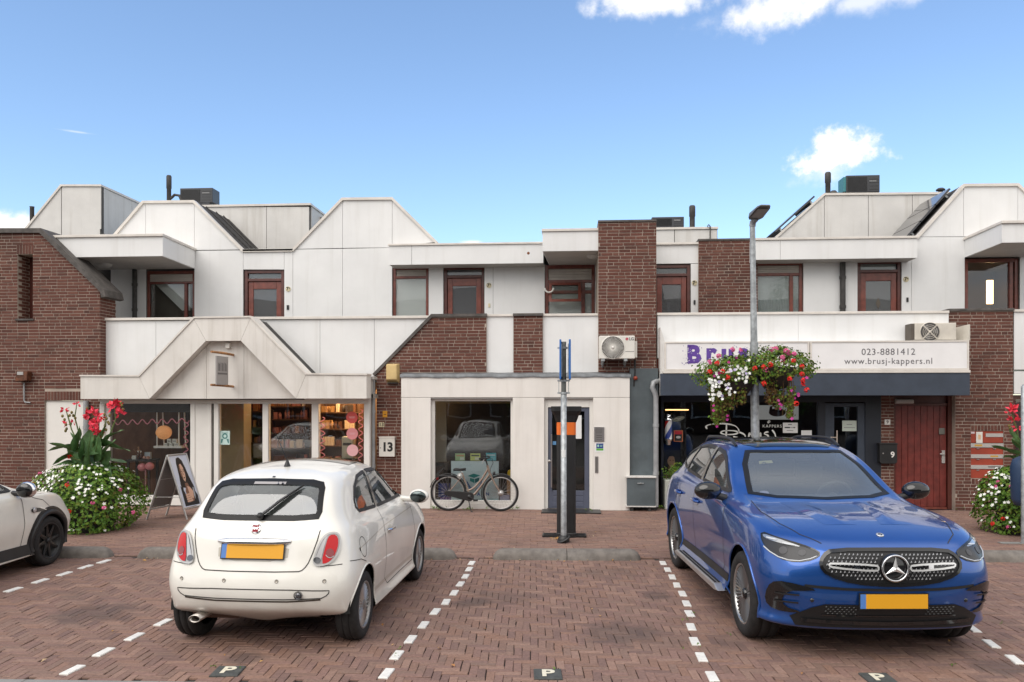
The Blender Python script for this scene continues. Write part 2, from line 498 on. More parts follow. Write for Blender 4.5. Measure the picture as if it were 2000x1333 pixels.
pave_m = piece_mat('paving_brick', [(0.200, 0.121, 0.100), (0.230, 0.141, 0.117), (0.170, 0.107, 0.092), (0.225, 0.140, 0.111), (0.200, 0.130, 0.105), (0.270, 0.170, 0.134), (0.230, 0.136, 0.102), (0.190, 0.120, 0.097)], rough=0.8, bump=0.45, bscale=140, stain=0.6, staincol=(0.095, 0.068, 0.060), sscale=0.8, spots=((.40, 7.2, .42), (-4.6, 7.5, .5), (-1.0, 8.2, .25), (3.3, 6.5, .25), (-2.6, 6.3, .2), (.9, 8.6, .2)))
glass = glass_mat('window_glass', (0.965, 0.98, 0.97), 0.0, 0.0)
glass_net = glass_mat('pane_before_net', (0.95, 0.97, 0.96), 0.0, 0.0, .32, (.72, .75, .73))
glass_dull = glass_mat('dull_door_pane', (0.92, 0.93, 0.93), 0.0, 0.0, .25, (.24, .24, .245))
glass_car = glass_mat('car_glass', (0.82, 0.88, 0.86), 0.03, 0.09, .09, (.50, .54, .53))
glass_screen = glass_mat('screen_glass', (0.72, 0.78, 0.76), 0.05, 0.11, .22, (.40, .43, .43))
# ================================================================== GROUND
def mesh_faces(name, vs, fs, mat, parent=None):
 return MB().add(vs, fs).build(name, mat, parent)
ground_m = pm('far_ground', (0.09, 0.075, 0.068), 0.95, var=0.2, vscale=0.4)
bed_m = pm('paving_sand', (0.032, 0.026, 0.023), 0.95, var=0.3, vscale=6)
g = MB().add([(-900, -900, -.09), (900, -900, -.09), (900, 900, -.09), (-900, 900, -.09)], [(0, 1, 2, 3)]).build('ground', ground_m)
tag(g, kind='structure')
def chamfer_brick(l, w, h=0.05, c=0.005):
 a, b = l / 2, w / 2
 v = [(-a + c, -b + c, 0), (a - c, -b + c, 0), (a - c, b - c, 0), (-a + c, b - c, 0),
         (-a, -b, -c), (a, -b, -c), (a, b, -c), (-a, b, -c), (-a, -b, -h), (a, -b, -h), (a, b, -h), (-a, b, -h)]
 fs = [(0, 1, 2, 3)]
 for i in range(4):
  j = (i + 1) % 4
  fs += [(4 + i, 4 + j, j, i), (8 + i, 8 + j, 4 + j, 4 + i)]
 return v, fs
PV, PF = chamfer_brick(0.1975, 0.0632, .05, .0035)
_pm = MB().add(PV, PF).mesh('paving_brick', pave_m)
KANG = math.atan(0.050)                       # the bays run at a slight angle to the houses
PROT = Matrix.Rotation(KANG, 2)
def pave(root, cells, keep):
 """cells: (x, y, angle). The pieces that show largest become objects of their own, the rest one joined part."""
 cells = [c for c in cells if keep(c[0], c[1])]
 def vis(c):
  d = Vector((c[0], c[1], 0)); u = d.x * math.cos(YAW) + d.y * math.sin(YAW); w = -d.x * math.sin(YAW) + d.y * math.cos(YAW)
  return w > 0.5 and abs(u / w) < 0.66
 order = sorted((c for c in cells if vis(c)), key=lambda c: c[0] ** 2 + c[1] ** 2)
 near = set(id(c) for c in order[:290])
 mb = MB()
 for c in cells:
  x, y, a = c
  z = random.gauss(0, .0016); tx = random.gauss(0, .014); ty = random.gauss(0, .012); a2 = a + random.gauss(0, .022)
  x += random.gauss(0, .002); y += random.gauss(0, .002)
  if id(c) in near:
   o = link('brick', _pm, root)
   o.location = Vector((x, y, z)); o.rotation_euler = (tx, ty, a2)
  else:
   M = Matrix.Translation((x, y, z)) @ Matrix.Rotation(a2, 4, 'Z') @ Matrix.Rotation(tx, 4, 'X')
   mb.add([M @ Vector(v) for v in PV], PF)
 o = mb.build('paving_bricks', pave_m, root)
 tag(o, kind='stuff')
def line_at(p, q, x):
 return p.y + (q.y - p.y) * (x - p.x) / (q.x - p.x)
K0, K1 = G(170, 1091), G(1960, 1099)           # foot of the concrete bars, street side
B0, B1 = G(0, 1327), G(500, 1334)              # edge of the grey band along the street
def kerb_y(x): return line_at(K0, K1, x)
def band_y(x): return line_at(B0, B1, x)
bay = thing('parking_bays', None, None); tag(bay, kind='structure')
MB().add([(-16, 3, -.016), (16, 3, -.016), (16, 12, -.016), (-16, 12, -.016)], [(0, 1, 2, 3)]).build('sand_bed', bed_m, bay)
cells = []
w_ = 0.0668
for i in range(-142, 150):
 for j in range(74, 170):
  k = (i - j) % 6
  if k == 0: q = ((i + 1.5) * w_, (j + .5) * w_, 0.0)
  elif k == 5: q = ((i + .5) * w_, (j + 1.5) * w_, math.pi / 2)
  else: continue
  p = PROT @ Vector((-q[0], q[1]))
  cells.append((p.x, p.y, q[2] + KANG))
DASH = {
 'A': [(203, 1098), (167, 1108.5), (126, 1122), (79, 1136), (26, 1153), (-40, 1174)],
 'B': [(319, 1217), (263, 1245), (203, 1275), (142, 1310), (370, 1193), (414, 1172), (452, 1154), (486, 1138), (516, 1124)],
 'C': [(921, 1101), (916, 1113), (909, 1127), (899, 1142), (887, 1159), (871, 1177), (850, 1196), (827, 1222), (802, 1250), (775, 1281), (755, 1317)],
 'D': [(1295, 1101), (1304, 1114), (1313, 1128), (1322, 1144), (1333, 1161), (1341, 1180), (1347, 1200), (1350, 1226), (1357, 1254), (1370, 1285), (1391, 1323)],
 'E': [(1901, 1230), (1936, 1259), (1982, 1290), (2034, 1325), (1871, 1209), (1845, 1191)]}
dash_pts = {k: [G(*p) for p in v] for k, v in DASH.items()}
TILES = [(445, 1313), (1070, 1319), (1716, 1327)]
tile_pts = [G(*p) for p in TILES]
def clear_of_marks(x, y):
 for ps in dash_pts.values():
  for p in ps:
   if abs(x - p.x) < .10 and abs(y - p.y) < .12:
    return False
 return not any(abs(x - p.x) < .14 and abs(y - p.y) < .14 for p in tile_pts)
pave(bay, cells, lambda x, y: band_y(x) < y < kerb_y(x) + .12 and abs(x) < 9.5)
walkp = thing('pavement', None, None); tag(walkp, kind='structure')
MB().add([(-16, 9, -.020), (16, 9, -.020), (16, 17, -.020), (-16, 17, -.020)], [(0, 1, 2, 3)]).build('sand_bed', bed_m, walkp)
cells = []
for j in range(135, 250):
 for i in range(-55, 62):
  x, y = i * .2 + (.1 if j % 2 else 0) + random.gauss(0, .004), j * .0668
  p = PROT @ Vector((x, y))
  cells.append((p.x, p.y, KANG))
pave(walkp, cells, lambda x, y: y >= kerb_y(x) + .17 and y < 15.62 and abs(x) < 11.5)
road = thing('road', None, None); tag(road, kind='structure')
conc = pm('concrete_band', (0.23, 0.225, 0.215), 0.85, var=0.12, vscale=5, bump=0.3, bscale=90, dirt=0.3)
asphalt = pm('asphalt', (0.055, 0.052, 0.050), 0.9, var=0.2, vscale=8, bump=0.5, bscale=160)
mb = MB()
x = -10.0
while x < 10:
 x2 = x + .995
 mb.add([(x, band_y(x) - .28, .004), (x2, band_y(x2) - .28, .004), (x2, band_y(x2) - .008, .004), (x, band_y(x) - .008, .004)], [(0, 1, 2, 3)])
 x += 1.0
mb.build('kerb_band', conc, road)
MB().add([(-40, -9, .0), (40, -9, .0), (40, band_y(40) - .29, .0), (-40, band_y(-40) - .29, .0)], [(0, 1, 2, 3)]).build('road_surface', asphalt, road)
# ------------------------------------------------------------------ white blocks of the bay lines
linew = pm('white_block', (0.70, 0.69, 0.66), 0.7, var=0.08, vscale=20, dirt=0.35, dirtcol=(0.30, 0.24, 0.21), bump=0.3)
DV, DF = chamfer_brick(.074, .21, .05, .005)
dash_me = MB().add(DV, DF).mesh('white_block', linew)
LBL = {'A': 'dashed white line of the bay beside the small car at the left edge', 'B': 'dashed white line running under the left side of the white hatchback',
       'C': 'dashed white line between the white hatchback and the empty bay', 'D': 'dashed white line between the empty bay and the blue car',
       'E': 'dashed white line emerging from under the front of the blue car at right'}
for k, ps in dash_pts.items():
 t = thing('bay_line', LBL[k], 'road marking', ps[0], 0, 'dashed lines between the parking bays')
 ys = sorted(ps, key=lambda p: p.y); d = (ys[-1] - ys[0])
 ang = math.atan2(d.y, d.x) - math.pi / 2
 for p in ps:
  o = link('white_block', dash_me, t)
  o.location = p - ps[0] + Vector((0, 0, .012)); o.rotation_euler = (random.gauss(0, .006), random.gauss(0, .006), ang + random.gauss(0, .02))
tile_m = pm('grey_tile', (0.062, 0.066, 0.064), 0.8, var=0.25, vscale=18, bump=0.5, bscale=120, dirt=0.25, dirtcol=(0.11, 0.10, 0.09))
pale = pm('cream_marking', (0.66, 0.62, 0.50), 0.7, var=0.1, vscale=30)
TL = ['grey paving tile with a P behind the white hatchback', 'grey paving tile with a P at the mouth of the empty bay', 'grey paving tile with a P in front of the blue car']
for p, lb, a in zip(tile_pts, TL, (.05, .02, .0)):
 t = thing('parking_tile', lb, 'tile', p, a + KANG, 'tiles with the letter P')
 v, f = chamfer_brick(.21, .22, .05, .005)
 MB().add([(q[0], q[1], q[2] + .013) for q in v], f).build('slab', tile_m, None).parent = t
 e = text_mesh('letter', 'P', .20, pale, None, Matrix.Translation((0, 0, .0155)), .0006, bold=.006)
 e.parent = t
# ------------------------------------------------------------------ concrete bars
bar_m = pm('old_concrete', (0.165, 0.148, 0.132), 0.9, var=0.22, vscale=9, bump=0.7, bscale=60, dirt=0.45, dirtcol=(0.06, 0.052, 0.045))
def bar(px0, px1, lab, joints):
 a = G(px0, 1091); b = G(px1, 1093)
 p0 = Vector((a.x, kerb_y(a.x) + .13, 0)); p1 = Vector((b.x, kerb_y(b.x) + .13, 0))
 d = p1 - p0; Ln = d.length; d.normalize(); nrm = Vector((-d.y, d.x, 0))
 root = thing('kerb_bar', lab, 'kerb', p0, 0, 'rounded concrete bars at the head of the bays')
 cuts = [0] + [j * Ln for j in joints] + [Ln]
 for s0, s1 in zip(cuts, cuts[1:]):
  mb = MB(); sec = []
  stations = []
  n = 10
  lo = s0 + (.004 if s0 > 0 else 0); hi = s1 - (.004 if s1 < Ln else 0)
  for i in range(n + 1):
   if s0 == 0 and i <= 4: s = lo + .14 * (1 - math.cos(math.pi / 2 * i / 4)); r_ = math.sin(max(.02, math.pi / 2 * i / 4))
   elif s1 == Ln and i >= n - 4: q = (n - i); s = hi - .14 * (1 - math.cos(math.pi / 2 * q / 4)); r_ = math.sin(max(.02, math.pi / 2 * q / 4))
   else: s = lo + (hi - lo) * i / n if not (s0 == 0 or s1 == Ln) else (lo + .14 + (hi - lo - .28) * (i - 4) / 2 if 4 < i < n - 4 else (lo if i <= 4 else hi)); r_ = 1
   stations.append((s, r_))
  stations.sort()
  vs = []; m_ = 11
  for s, r_ in stations:
   for k in range(m_):
    a_ = math.pi * k / (m_ - 1)
    vs.append(p0 + d * s + nrm * (-.13 * math.cos(a_) * (.35 + .65 * r_)) + Vector((0, 0, -.02 + .15 * r_ * math.sin(a_) ** .75)))
  fs = [(i * m_ + k, (i + 1) * m_ + k, (i + 1) * m_ + k + 1, i * m_ + k + 1) for i in range(len(stations) - 1) for k in range(m_ - 1)]
  mb.add(vs, fs, 0, True)
  mb.add(vs[:m_], [tuple(range(m_))]); mb.add(vs[-m_:], [tuple(range(m_ - 1, -1, -1))])
  mb.build('concrete_block', bar_m, root)
bar(-120, 203, 'concrete kerb bar by the wheel of the car at the left edge', [.5])
bar(262, 890, 'long concrete kerb bar in front of the white hatchback', [.33, .66])
bar(962, 1252, 'grey concrete kerb bar at the head of the empty bay', [.5])
bar(1880, 2120, 'concrete kerb bar beyond the blue car at the right edge', [.5])
# ================================================================== BUILDING HELPERS
def inset(poly, d):
 n = len(poly)
 a = sum(poly[i][0] * poly[(i + 1) % n][1] - poly[(i + 1) % n][0] * poly[i][1] for i in range(n))
 if a < 0: poly = poly[::-1]
 out = []
 for i in range(n):
  p0, p1, p2 = Vector(poly[i - 1]), Vector(poly[i]), Vector(poly[(i + 1) % n])
  e1 = (p1 - p0).normalized(); e2 = (p2 - p1).normalized()
  n1 = Vector((-e1.y, e1.x)); n2 = Vector((-e2.y, e2.x))
  b = n1 + n2
  k = 2 * d / max(b.length_squared, .2)
  out.append(tuple(p1 + b * k))
 return out
def P2(pts, Y):
 return [(F(x, y, Y).x, F(x, y, Y).z) for x, y in pts]
def panels(parent, Y, polys, mat=None, th=.03, gap=.007, back=.22, name='panel', backing_part='wall'):
 wb = MB()
 for i, pl in enumerate(polys):
  q = P2(pl, Y)
  MB().prism(inset(q, gap / 2), Y, Y + th).build(name, mat or white, parent)
  wb.prism(inset(q, -.004), Y + th - .012 + .0007 * i, Y + back)
 return wb.build(backing_part, joint, parent)
def rbox(px0, py0, px1, py1, Y):
 """x0, x1, z0, z1 of an upright rectangle on the plane Y seen between two pixel corners"""
 cx, cy = (px0 + px1) / 2, (py0 + py1) / 2
 return FX(px0, Y), FX(px1, Y), FZ(cx, py1, Y), FZ(cx, py0, Y)
def cap(parent, px0, px1, py, Y, d0=.04, d1=.25, h=.045, mat=None, name='capping'):
 """straight capping along the top of a wall; py is its upper edge"""
 mb = MB(); x0, x1 = FX(px0, Y), FX(px1, Y); z = FZ((px0 + px1) / 2, py, Y)
 mb.box(x0, x1, Y - d0, Y + d1, z - h, z)
 return mb.build(name, mat or cap_white, parent, .004)
def trim(parent, pts, Y, w=.05, d0=.03, d1=.2, mat=None, name='capping', side=1):
 """capping that follows a roof edge: a band of width w below the line of pts, butted at the corners"""
 q = [Vector(p) for p in P2(pts, Y)]
 n = len(q); inner = []
 for i in range(n):
  es = []
  if i > 0: es.append((q[i] - q[i - 1]).normalized())
  if i < n - 1: es.append((q[i + 1] - q[i]).normalized())
  ns = [Vector((e.y, -e.x)) * side for e in es]
  b = sum(ns, Vector((0, 0)))
  k = w * len(ns) / max(b.length_squared / len(ns) * 1.0, .2) if len(ns) == 2 else w
  if len(ns) == 2: k = 2 * w / max(b.length_squared, .2)
  inner.append(q[i] + b * k)
 mb = MB()
 for i in range(n - 1):
  mb.prism([tuple(q[i]), tuple(q[i + 1]), tuple(inner[i + 1]), tuple(inner[i])], Y - d0, Y + d1)
 return mb.build(name, mat or cap_white, parent)
brick_me = MB().cbox(-.105, .105, 0, .06, -.025, .025, .002).mesh('brick', brick_m)
head_me = MB().cbox(-.05, .05, 0, .06, -.025, .025, .002).mesh('brick_header', brick_m)
up_me = MB().cbox(-.025, .025, 0, .06, -.105, .105, .002).mesh('brick_upright', brick_m)
BRICKN = {}
def in_poly(poly, x, z):
 c = False; n = len(poly)
 for i in range(n):
  (x1, z1), (x2, z2) = poly[i], poly[(i + 1) % n]
  if (z1 > z) != (z2 > z) and x < (x2 - x1) * (z - z1) / (z2 - z1) + x1: c = not c
 return c
def cuts(poly, z):
 xs = []; n = len(poly)
 for i in range(n):
  (x1, z1), (x2, z2) = poly[i], poly[(i + 1) % n]
  if (z1 > z) != (z2 > z): xs.append((x2 - x1) * (z - z1) / (z2 - z1) + x1)
 xs.sort()
 return list(zip(xs[0::2], xs[1::2]))
CH, BL, JT = .0615, .21, .011
def brick_wall(bld, Y, poly, depth=.25, holes=(), n_obj=60, seed=1, soldiers=(), z0=0.0, name='brick_wall', back=None, sideL=False, sideR=False):
 """poly: (x, z). Mortar body with recessed face; every brick is laid separately. Only part of them stay single objects."""
 rnd = random.Random(seed)
 body = MB()
 if holes:
  xs = sorted(set([min(p[0] for p in poly), max(p[0] for p in poly)] + [h[0] for h in holes] + [h[1] for h in holes]))
 def clip(poly_, a, b):
  def half(pl, xv, keep_gt):
   out = []
   for i in range(len(pl)):
    p, q = pl[i], pl[(i + 1) % len(pl)]
    ip = p[0] >= xv - 1e-9 if keep_gt else p[0] <= xv + 1e-9
    iq = q[0] >= xv - 1e-9 if keep_gt else q[0] <= xv + 1e-9
    if ip: out.append(p)
    if ip != iq and abs(q[0] - p[0]) > 1e-9:
     t = (xv - p[0]) / (q[0] - p[0]); out.append((xv, p[1] + t * (q[1] - p[1])))
   return out
  return half(half(poly_, a, True), b, False)
 if not holes:
  body.prism(poly, Y + .006, Y + depth)
 else:
  for a, b in zip(xs, xs[1:]):
   if b - a < 1e-4: continue
   st = clip(poly, a, b)
   hs = [h for h in holes if h[0] <= a + 1e-6 and h[1] >= b - 1e-6]
   zl = min(p[1] for p in st)
   if not hs:
    body.prism(st, Y + .006, Y + depth); continue
   h = hs[0]
   if h[2] > zl + .01: body.box(a, b, Y + .006, Y + depth, zl, h[2])
   top = [p for p in st if p[1] > h[3]]
   if top:
    body.prism([(a, h[3]), (b, h[3])] + sorted(top, key=lambda p: -p[0]), Y + .006, Y + depth)
 wall = body.build(name, mortar, bld)
 lay = []
 zt = max(p[1] for p in poly); zb = min(p[1] for p in poly)
 row = 0; z = zb + CH / 2
 while z < zt - .012:
  for a, b in cuts(poly, z):
   segs = [(a, b)]
   for h in list(holes) + [s for s in soldiers]:
    if h[2] - .02 < z < h[3] + .02:
     ns = []
     for (p, q) in segs:
      if h[1] <= p or h[0] >= q: ns.append((p, q)); continue
      if h[0] - p > .02: ns.append((p, h[0]))
      if q - h[1] > .02: ns.append((h[1], q))
     segs = ns
   for (p, q) in segs:
    x = p + .002 + (-.055 if row % 2 else -.11 * rnd.random())
    first = True
    while x < q:
     L_ = BL if rnd.random() > .22 else .10
     x0, x1 = max(x, p + .003), min(x + L_, q - .003)
     x += L_ + JT
     if x1 - x0 < .022: continue
     if q - .003 - x1 < .03: x1 = q - .003
     lay.append((x0, x1, z))
     if x1 >= q - .004: break
  row += 1; z += CH
 rnd2 = random.Random(seed + 5)
 mb = MB()
 cxs = sum(p[0] for p in poly) / len(poly)
 lay.sort(key=lambda b: -(b[2]))
 pick = set(rnd2.sample(range(len(lay)), min(n_obj, len(lay)))) if n_obj < len(lay) else set(range(len(lay)))
 order = sorted(range(len(lay)), key=lambda i: (-(round((lay[i][1] - lay[i][0]) / .07)), abs(lay[i][2] - CAMZ)))
 pick = set(order[:n_obj])
 for i, (x0, x1, zc) in enumerate(lay):
  dy = rnd2.gauss(0, .0014); L_ = x1 - x0
  if i in pick:
   me = brick_me if L_ > .14 else head_me
   o = link('brick', me, wall)
   o.location = Vector(((x0 + x1) / 2, Y + dy, zc)) - WL[wall.name]
   o.scale = (L_ / (.21 if me is brick_me else .10), 1, 1)
  else:
   mb.cbox(x0, x1, Y + dy, Y + .05, zc - .025, zc + .025, .002)
 for s in soldiers:
  n = max(1, round((s[1] - s[0]) / CH)); st = (s[1] - s[0]) / n
  for k in range(n):
   x0 = s[0] + k * st + .005
   mb.cbox(x0, x0 + st - .01, Y + rnd2.gauss(0, .0012), Y + .05, s[2] + .005, s[3] - .006, .002)
 if sideR or sideL:      # courses on the reveal side
  for sgn, xx in ((1, max(p[0] for p in poly)) if sideR else (-1, min(p[0] for p in poly)),):
   z = zb + CH / 2; r_ = 0
   while z < zt - .02:
    iv = cuts(poly, z)
    if iv:
     xe = iv[-1][1] if sgn > 0 else iv[0][0]
     y = Y + .004 + (.10 if r_ % 2 else 0)
     if r_ % 2: mb.box(xe - .01, xe + .005, Y + .003, Y + .095, z - .025, z + .025)
     while y < Y + depth - .03:
      mb.box(xe - .01, xe + .005, y + .004, min(y + .205, Y + depth), z - .025, z + .025); y += .216
    z += CH; r_ += 1
 if mb.v:
  o = mb.build('bricks', brick_m, wall); tag(o, kind='stuff')
 return wall
def window(bld, Y, px, style='plain', mat=None, back=None, reveal=.05, fw=.06, divs=(), vent=0.0, name='window', door=False, pm_=None, gl=None, hbars=(), zbot=None, backd=.06):
 """framed opening. px = (x0, y0, x1, y1). divs: x positions (pixels) of mullions; vent: height in m of a slatted box at the head"""
 x0, x1, z0, z1 = rbox(*px, Y)
 if zbot is not None: z0 = zbot
 mat = mat or mahog
 yf = Y + reveal
 fr = MB()
 fr.box(x0, x0 + fw, yf, yf + .09, z0, z1); fr.box(x1 - fw, x1, yf, yf + .09, z0, z1)
 fr.box(x0 + fw, x1 - fw, yf + .001, yf + .09, z1 - fw, z1); fr.box(x0 + fw, x1 - fw, yf + .001, yf + .09, z0, z0 + fw)
 zv = z1 - fw - vent
 if vent:
  fr.box(x0 + fw, x1 - fw, yf + .002, yf + .09, zv - fw * .8, zv)
  zv -= fw * .8
 for d in divs:
  xd = FX(d, Y); fr.box(xd - fw * .5, xd + fw * .5, yf + .002, yf + .088, z0 + fw, zv)
 for d in hbars:
  zd = FZ((px[0] + px[2]) / 2, d, Y); fr.box(x0 + fw, x1 - fw, yf + .003, yf + .086, zd - fw * .45, zd + fw * .45)
 w = fr.build(name, mat, bld, .006)
 if vent:
  vb = MB(); n = 4; hh = (vent - .01) / n
  for k in range(n):
   vb.box(x0 + fw, x1 - fw, yf + .035 + .002 * (k % 2), yf + .06, zv + fw * .8 + k * hh + .006, zv + fw * .8 + (k + 1) * hh - .004)
  vb.box(x0 + fw, x1 - fw, yf + .062, yf + .075, zv + fw * .8, z1 - fw)
  vb.build('shutter_box', blind_m, w)
 xs = [x0 + fw] + [FX(d, Y) for d in divs] + [x1 - fw]
 for a, b in zip(xs, xs[1:]):
  MB().box(a, b, yf + .040, yf + .046, z0 + fw, zv).build('pane', gl or glass, w)
 if back is not None:
  MB().box(x0 + .005, x1 - .005, yf + backd, yf + backd + .02, z0, z1).build('blind' if back is blind else 'curtain', back, w)
 return w
blind_m = pm('shutter_grey', (0.56, 0.52, 0.47), 0.6, var=0.1)
def curtain_mesh(bld, x0, x1, z0, z1, y, mat, waves=14, amp=.025, name='curtain'):
 mb = MB(); n = waves * 6; vs = []
 for i in range(n + 1):
  x = x0 + (x1 - x0) * i / n
  yy = y + amp * math.sin(2 * math.pi * i / 6 + .8 * math.sin(i * .37))
  vs += [(x, yy, z0), (x, yy, z1)]
 mb.add(vs, [(2 * i, 2 * i + 2, 2 * i + 3, 2 * i + 1) for i in range(n)], 0, True)
 return mb.build(name, mat, bld)
def upper_door(bld, Y, px, back=None, dia=False):
 """red-brown flat door with a fanlight and one large pane; its foot is hidden by the parapet"""
 x0, x1, z0, z1 = rbox(*px, Y)
 z0 = z1 - 2.32
 fr = MB(); yf = Y + .04; fw = .07
 fr.box(x0, x0 + fw, yf, yf + .1, z0, z1); fr.box(x1 - fw, x1, yf, yf + .1, z0, z1)
 fr.box(x0 + fw, x1 - fw, yf + .001, yf + .1, z1 - fw, z1)
 fr.box(x0 + fw, x1 - fw, yf + .001, yf + .1, z1 - .245, z1 - .185)
 d = fr.build('door', mahog_d, bld, .006)
 MB().box(x0 + fw, x1 - fw, yf + .05, yf + .056, z1 - .185, z1 - fw).build('fanlight', glass, d)
 lf = MB(); s = .115; zt = z1 - .25
 lf.box(x0 + fw + .008, x0 + fw + s, yf + .03, yf + .075, z0, zt); lf.box(x1 - fw - s, x1 - fw - .008, yf + .03, yf + .075, z0, zt)
 lf.box(x0 + fw + s, x1 - fw - s, yf + .031, yf + .075, zt - .16, zt); lf.box(x0 + fw + s, x1 - fw - s, yf + .031, yf + .075, z0, z0 + .5)
 leaf = lf.build('leaf', mahog, d, .008)
 MB().box(x0 + fw + s, x1 - fw - s, yf + .05, yf + .056, z0 + .5, zt - .16).build('pane', glass_dull, d)
 MB().box(x0 + fw + .01, x1 - fw - .01, yf + .062, yf + .07, z0, z1 - fw).build('blind', back or blind, d)
 if dia:
  cx, cz = (x0 + x1) / 2, zt - .62
  MB().prism([(cx, cz - .12), (cx + .05, cz), (cx, cz + .12), (cx - .05, cz)], yf + .047, yf + .049).build('diamond', dim_int, d)
 return d
def pipe(parent, px, py0, py1, Y, r=.045, mat=None, top=None, name='downpipe', bands=2):
 a = F(px, py0, Y); b = F(px, py1, Y); b.x = a.x
 mb = MB(); pts = ([Vector(p) for p in top] if top else []) + [a, b]
 mb.sweep(pts, r, 12)
 for k in range(bands):
  z = a.z + (b.z - a.z) * (k + .6) / (bands + .3)
  mb.lathe([(r * 1.18, -.03), (r * 1.18, .03)], (a.x, a.y, z), 'Z', 12)
 return mb.build(name, mat or zinc, parent)
def plate74(parent, px, py, Y, sup):
 p = F(px, py, Y)
 mb = MB().lathe([(0, -.012), (.055, -.012), (.055, 0)], (p.x, Y, p.z), 'Y', 20)
 mb.add([(p.x + .055 * math.cos(2 * math.pi * k / 20), Y - .012, p.z + .055 * math.sin(2 * math.pi * k / 20)) for k in range(20)], [tuple(range(20))])
 o = mb.build('number_plate', cream_pl, parent)
 text_mesh('digits', '7', .10, ink, o, facing(p.x - .015, Y - .014, p.z), .001, bold=.003)
 text_mesh('digits', sup, .055, ink, o, facing(p.x + .028, Y - .014, p.z + .012), .001, bold=.001)
 return o
cream_pl = pm('cream_enamel', (0.66, 0.58, 0.38), 0.35)
YP, YU = 15.40, 16.95
# ================================================================== LEFT BRICK BUILDING
YB = 15.20
b = thing('brick_building', 'dark red brick building with a slanted coping and narrow slot window at the left edge', 'building', F(100, 1000, YB).xy.to_3d())
poly = P2([(-420, 452), (82, 452), (195, 564), (195, 780)], YB)
xe = poly[2][0]
poly = [poly[0], poly[1], poly[2], (xe, 0), (poly[0][0], 0)]
sx0, sx1, sz0, sz1 = rbox(34, 497, 64, 623, YB)
dx0, dx1, dzz0, dzz1 = rbox(87, 783, 172, 930, YB)
slot = (sx0, sx1, sz0, sz1); dr = (dx0, dx1, 0.0, dzz1)
lz = dzz1
brick_wall(b, YB, poly, .55, holes=[slot, dr], n_obj=290, seed=3,
           soldiers=[(sx0 - .02, sx1 + .02, sz1 + .001, sz1 + .19), (dx0, dx1 + .05, lz + .001, lz + .185)], sideR=True)
mb = MB()
z = sz0 + CH / 2; k = 0
while z < sz1:
 y = YB + .03 + (.1 if k % 2 else 0)
 while y < YB + .34:
  mb.box(sx0 - .02, sx0 + .004, y, min(y + .2, YB + .36), z - .025, z + .025); y += .212
 z += CH; k += 1
tag(mb.build('reveal_bricks', brick_m, b), kind='stuff')
w = MB().box(sx0, sx1, YB + .36, YB + .41, sz0, sz1).build('slot_window', mahog_d, b)
MB().box(sx0 + .10, sx1 - .03, YB + .352, YB + .358, sz0 + .03, sz1 - .55).build('pane', glass, w)
MB().box(sx0 + .10, sx1 - .03, YB + .359, YB + .3605, sz0 + .03, sz1 - .9).build('blind', blind, w)
MB().box(sx0 - .03, sx1 + .03, YB - .03, YB + .3, sz0 - .035, sz0 - .001).build('sill', coping_m, b)
trim(b, [(-420, 447), (83, 447), (206, 566), (209, 580)], YB, .09, .05, .6, coping_m)
fd = MB().box(dx0 + .004, dx1 - .004, YB + .04, YB + .12, 0.0, dzz1 - .004).build('flush_door', frame_white, b)
MB().box(dx0 - .0, dx1, YB - .0, YB + .02, -.0, .02).build('threshold', coping_m, b)
pipe(b, 168, 783, 985, YB - .06, .05, zinc)
t = thing('wall_lamp', 'rusty brown wall lamp with a grey conduit on the left brick wall', 'lamp', F(52, 735, YB))
x0, x1, z0, z1 = rbox(40, 724, 63, 746, YB)
rusty = pm('rusty_lamp', (0.12, 0.045, 0.022), 0.55, 0.3, var=0.5, vscale=16)
mb = MB().prism([(x0, z0), (x1, z0 + .02), (x1 + .01, z1 - .02), (x0 + .03, z1)], YB - .16, YB - .02)
mb.build('housing', rusty, t, .01)
MB().box(x0 + .05, x1 - .07, YB - .169, YB - .16, z0 + .13, z1 - .03).build('lamp_glass', steel, t)
p = F(47, 748, YB - .03); q = F(46, 787, YB - .03)
MB().sweep([p, Vector((p.x, p.y, q.z + .05)), Vector((p.x + .02, p.y, q.z + .01)), Vector((p.x + .13, p.y, q.z))], .014, 8).build('conduit', zinc, t)
MB().box(x0 + .02, x1 - .02, YB - .02, YB, z0 + .04, z1 - .05).build('wall_plate', darkpipe, t)
# ================================================================== SHOP WITH GABLED CANOPY
YS = 15.08; YC = 14.60
b = thing('gabled_shop', 'white panelled shop with a trapezoid canopy over its glass front and flats above', 'building', F(450, 1000, YS).xy.to_3d())
panels(b, YP, [[(200, 627), (304.5, 627), (304.5, 740), (200, 740)], [(304.5, 627), (625, 624), (625, 740), (304.5, 740)],
               [(625, 624), (731, 623), (731, 740), (625, 740)], [(731, 623), (843, 621), (741, 729), (731, 740)]], white, name='parapet_panel', backing_part='parapet')
mb = MB(); z = FZ(520, 619.5, YP)
mb.box(FX(198, YP), FX(846, YP), YP - .045, YP + .3, z - .05, z)
mb.build('parapet_capping', cap_white, b, .004)
C_OUT = [(157, 735), (271, 735.5), (378, 622), (490, 620), (598, 731), (716, 732), (716, 779), (578, 779), (470, 666), (402, 666.5), (292, 779.5), (157, 780)]
q = P2(C_OUT, YC)
mb = MB()
def quadp(mb, idx, y0, y1, mi=0):
 mb.prism([q[i] for i in idx], y0, y1, mi)
for i, idx in enumerate([(0, 1, 10, 11), (1, 2, 9, 10), (2, 3, 8, 9), (3, 4, 7, 8), (4, 5, 6, 7)]):
 s = inset([q[k] for k in idx], .0022)
 mb.prism(s, YC + .0, YC + .32)
cb = mb.build('canopy_band', canopy_white, b)
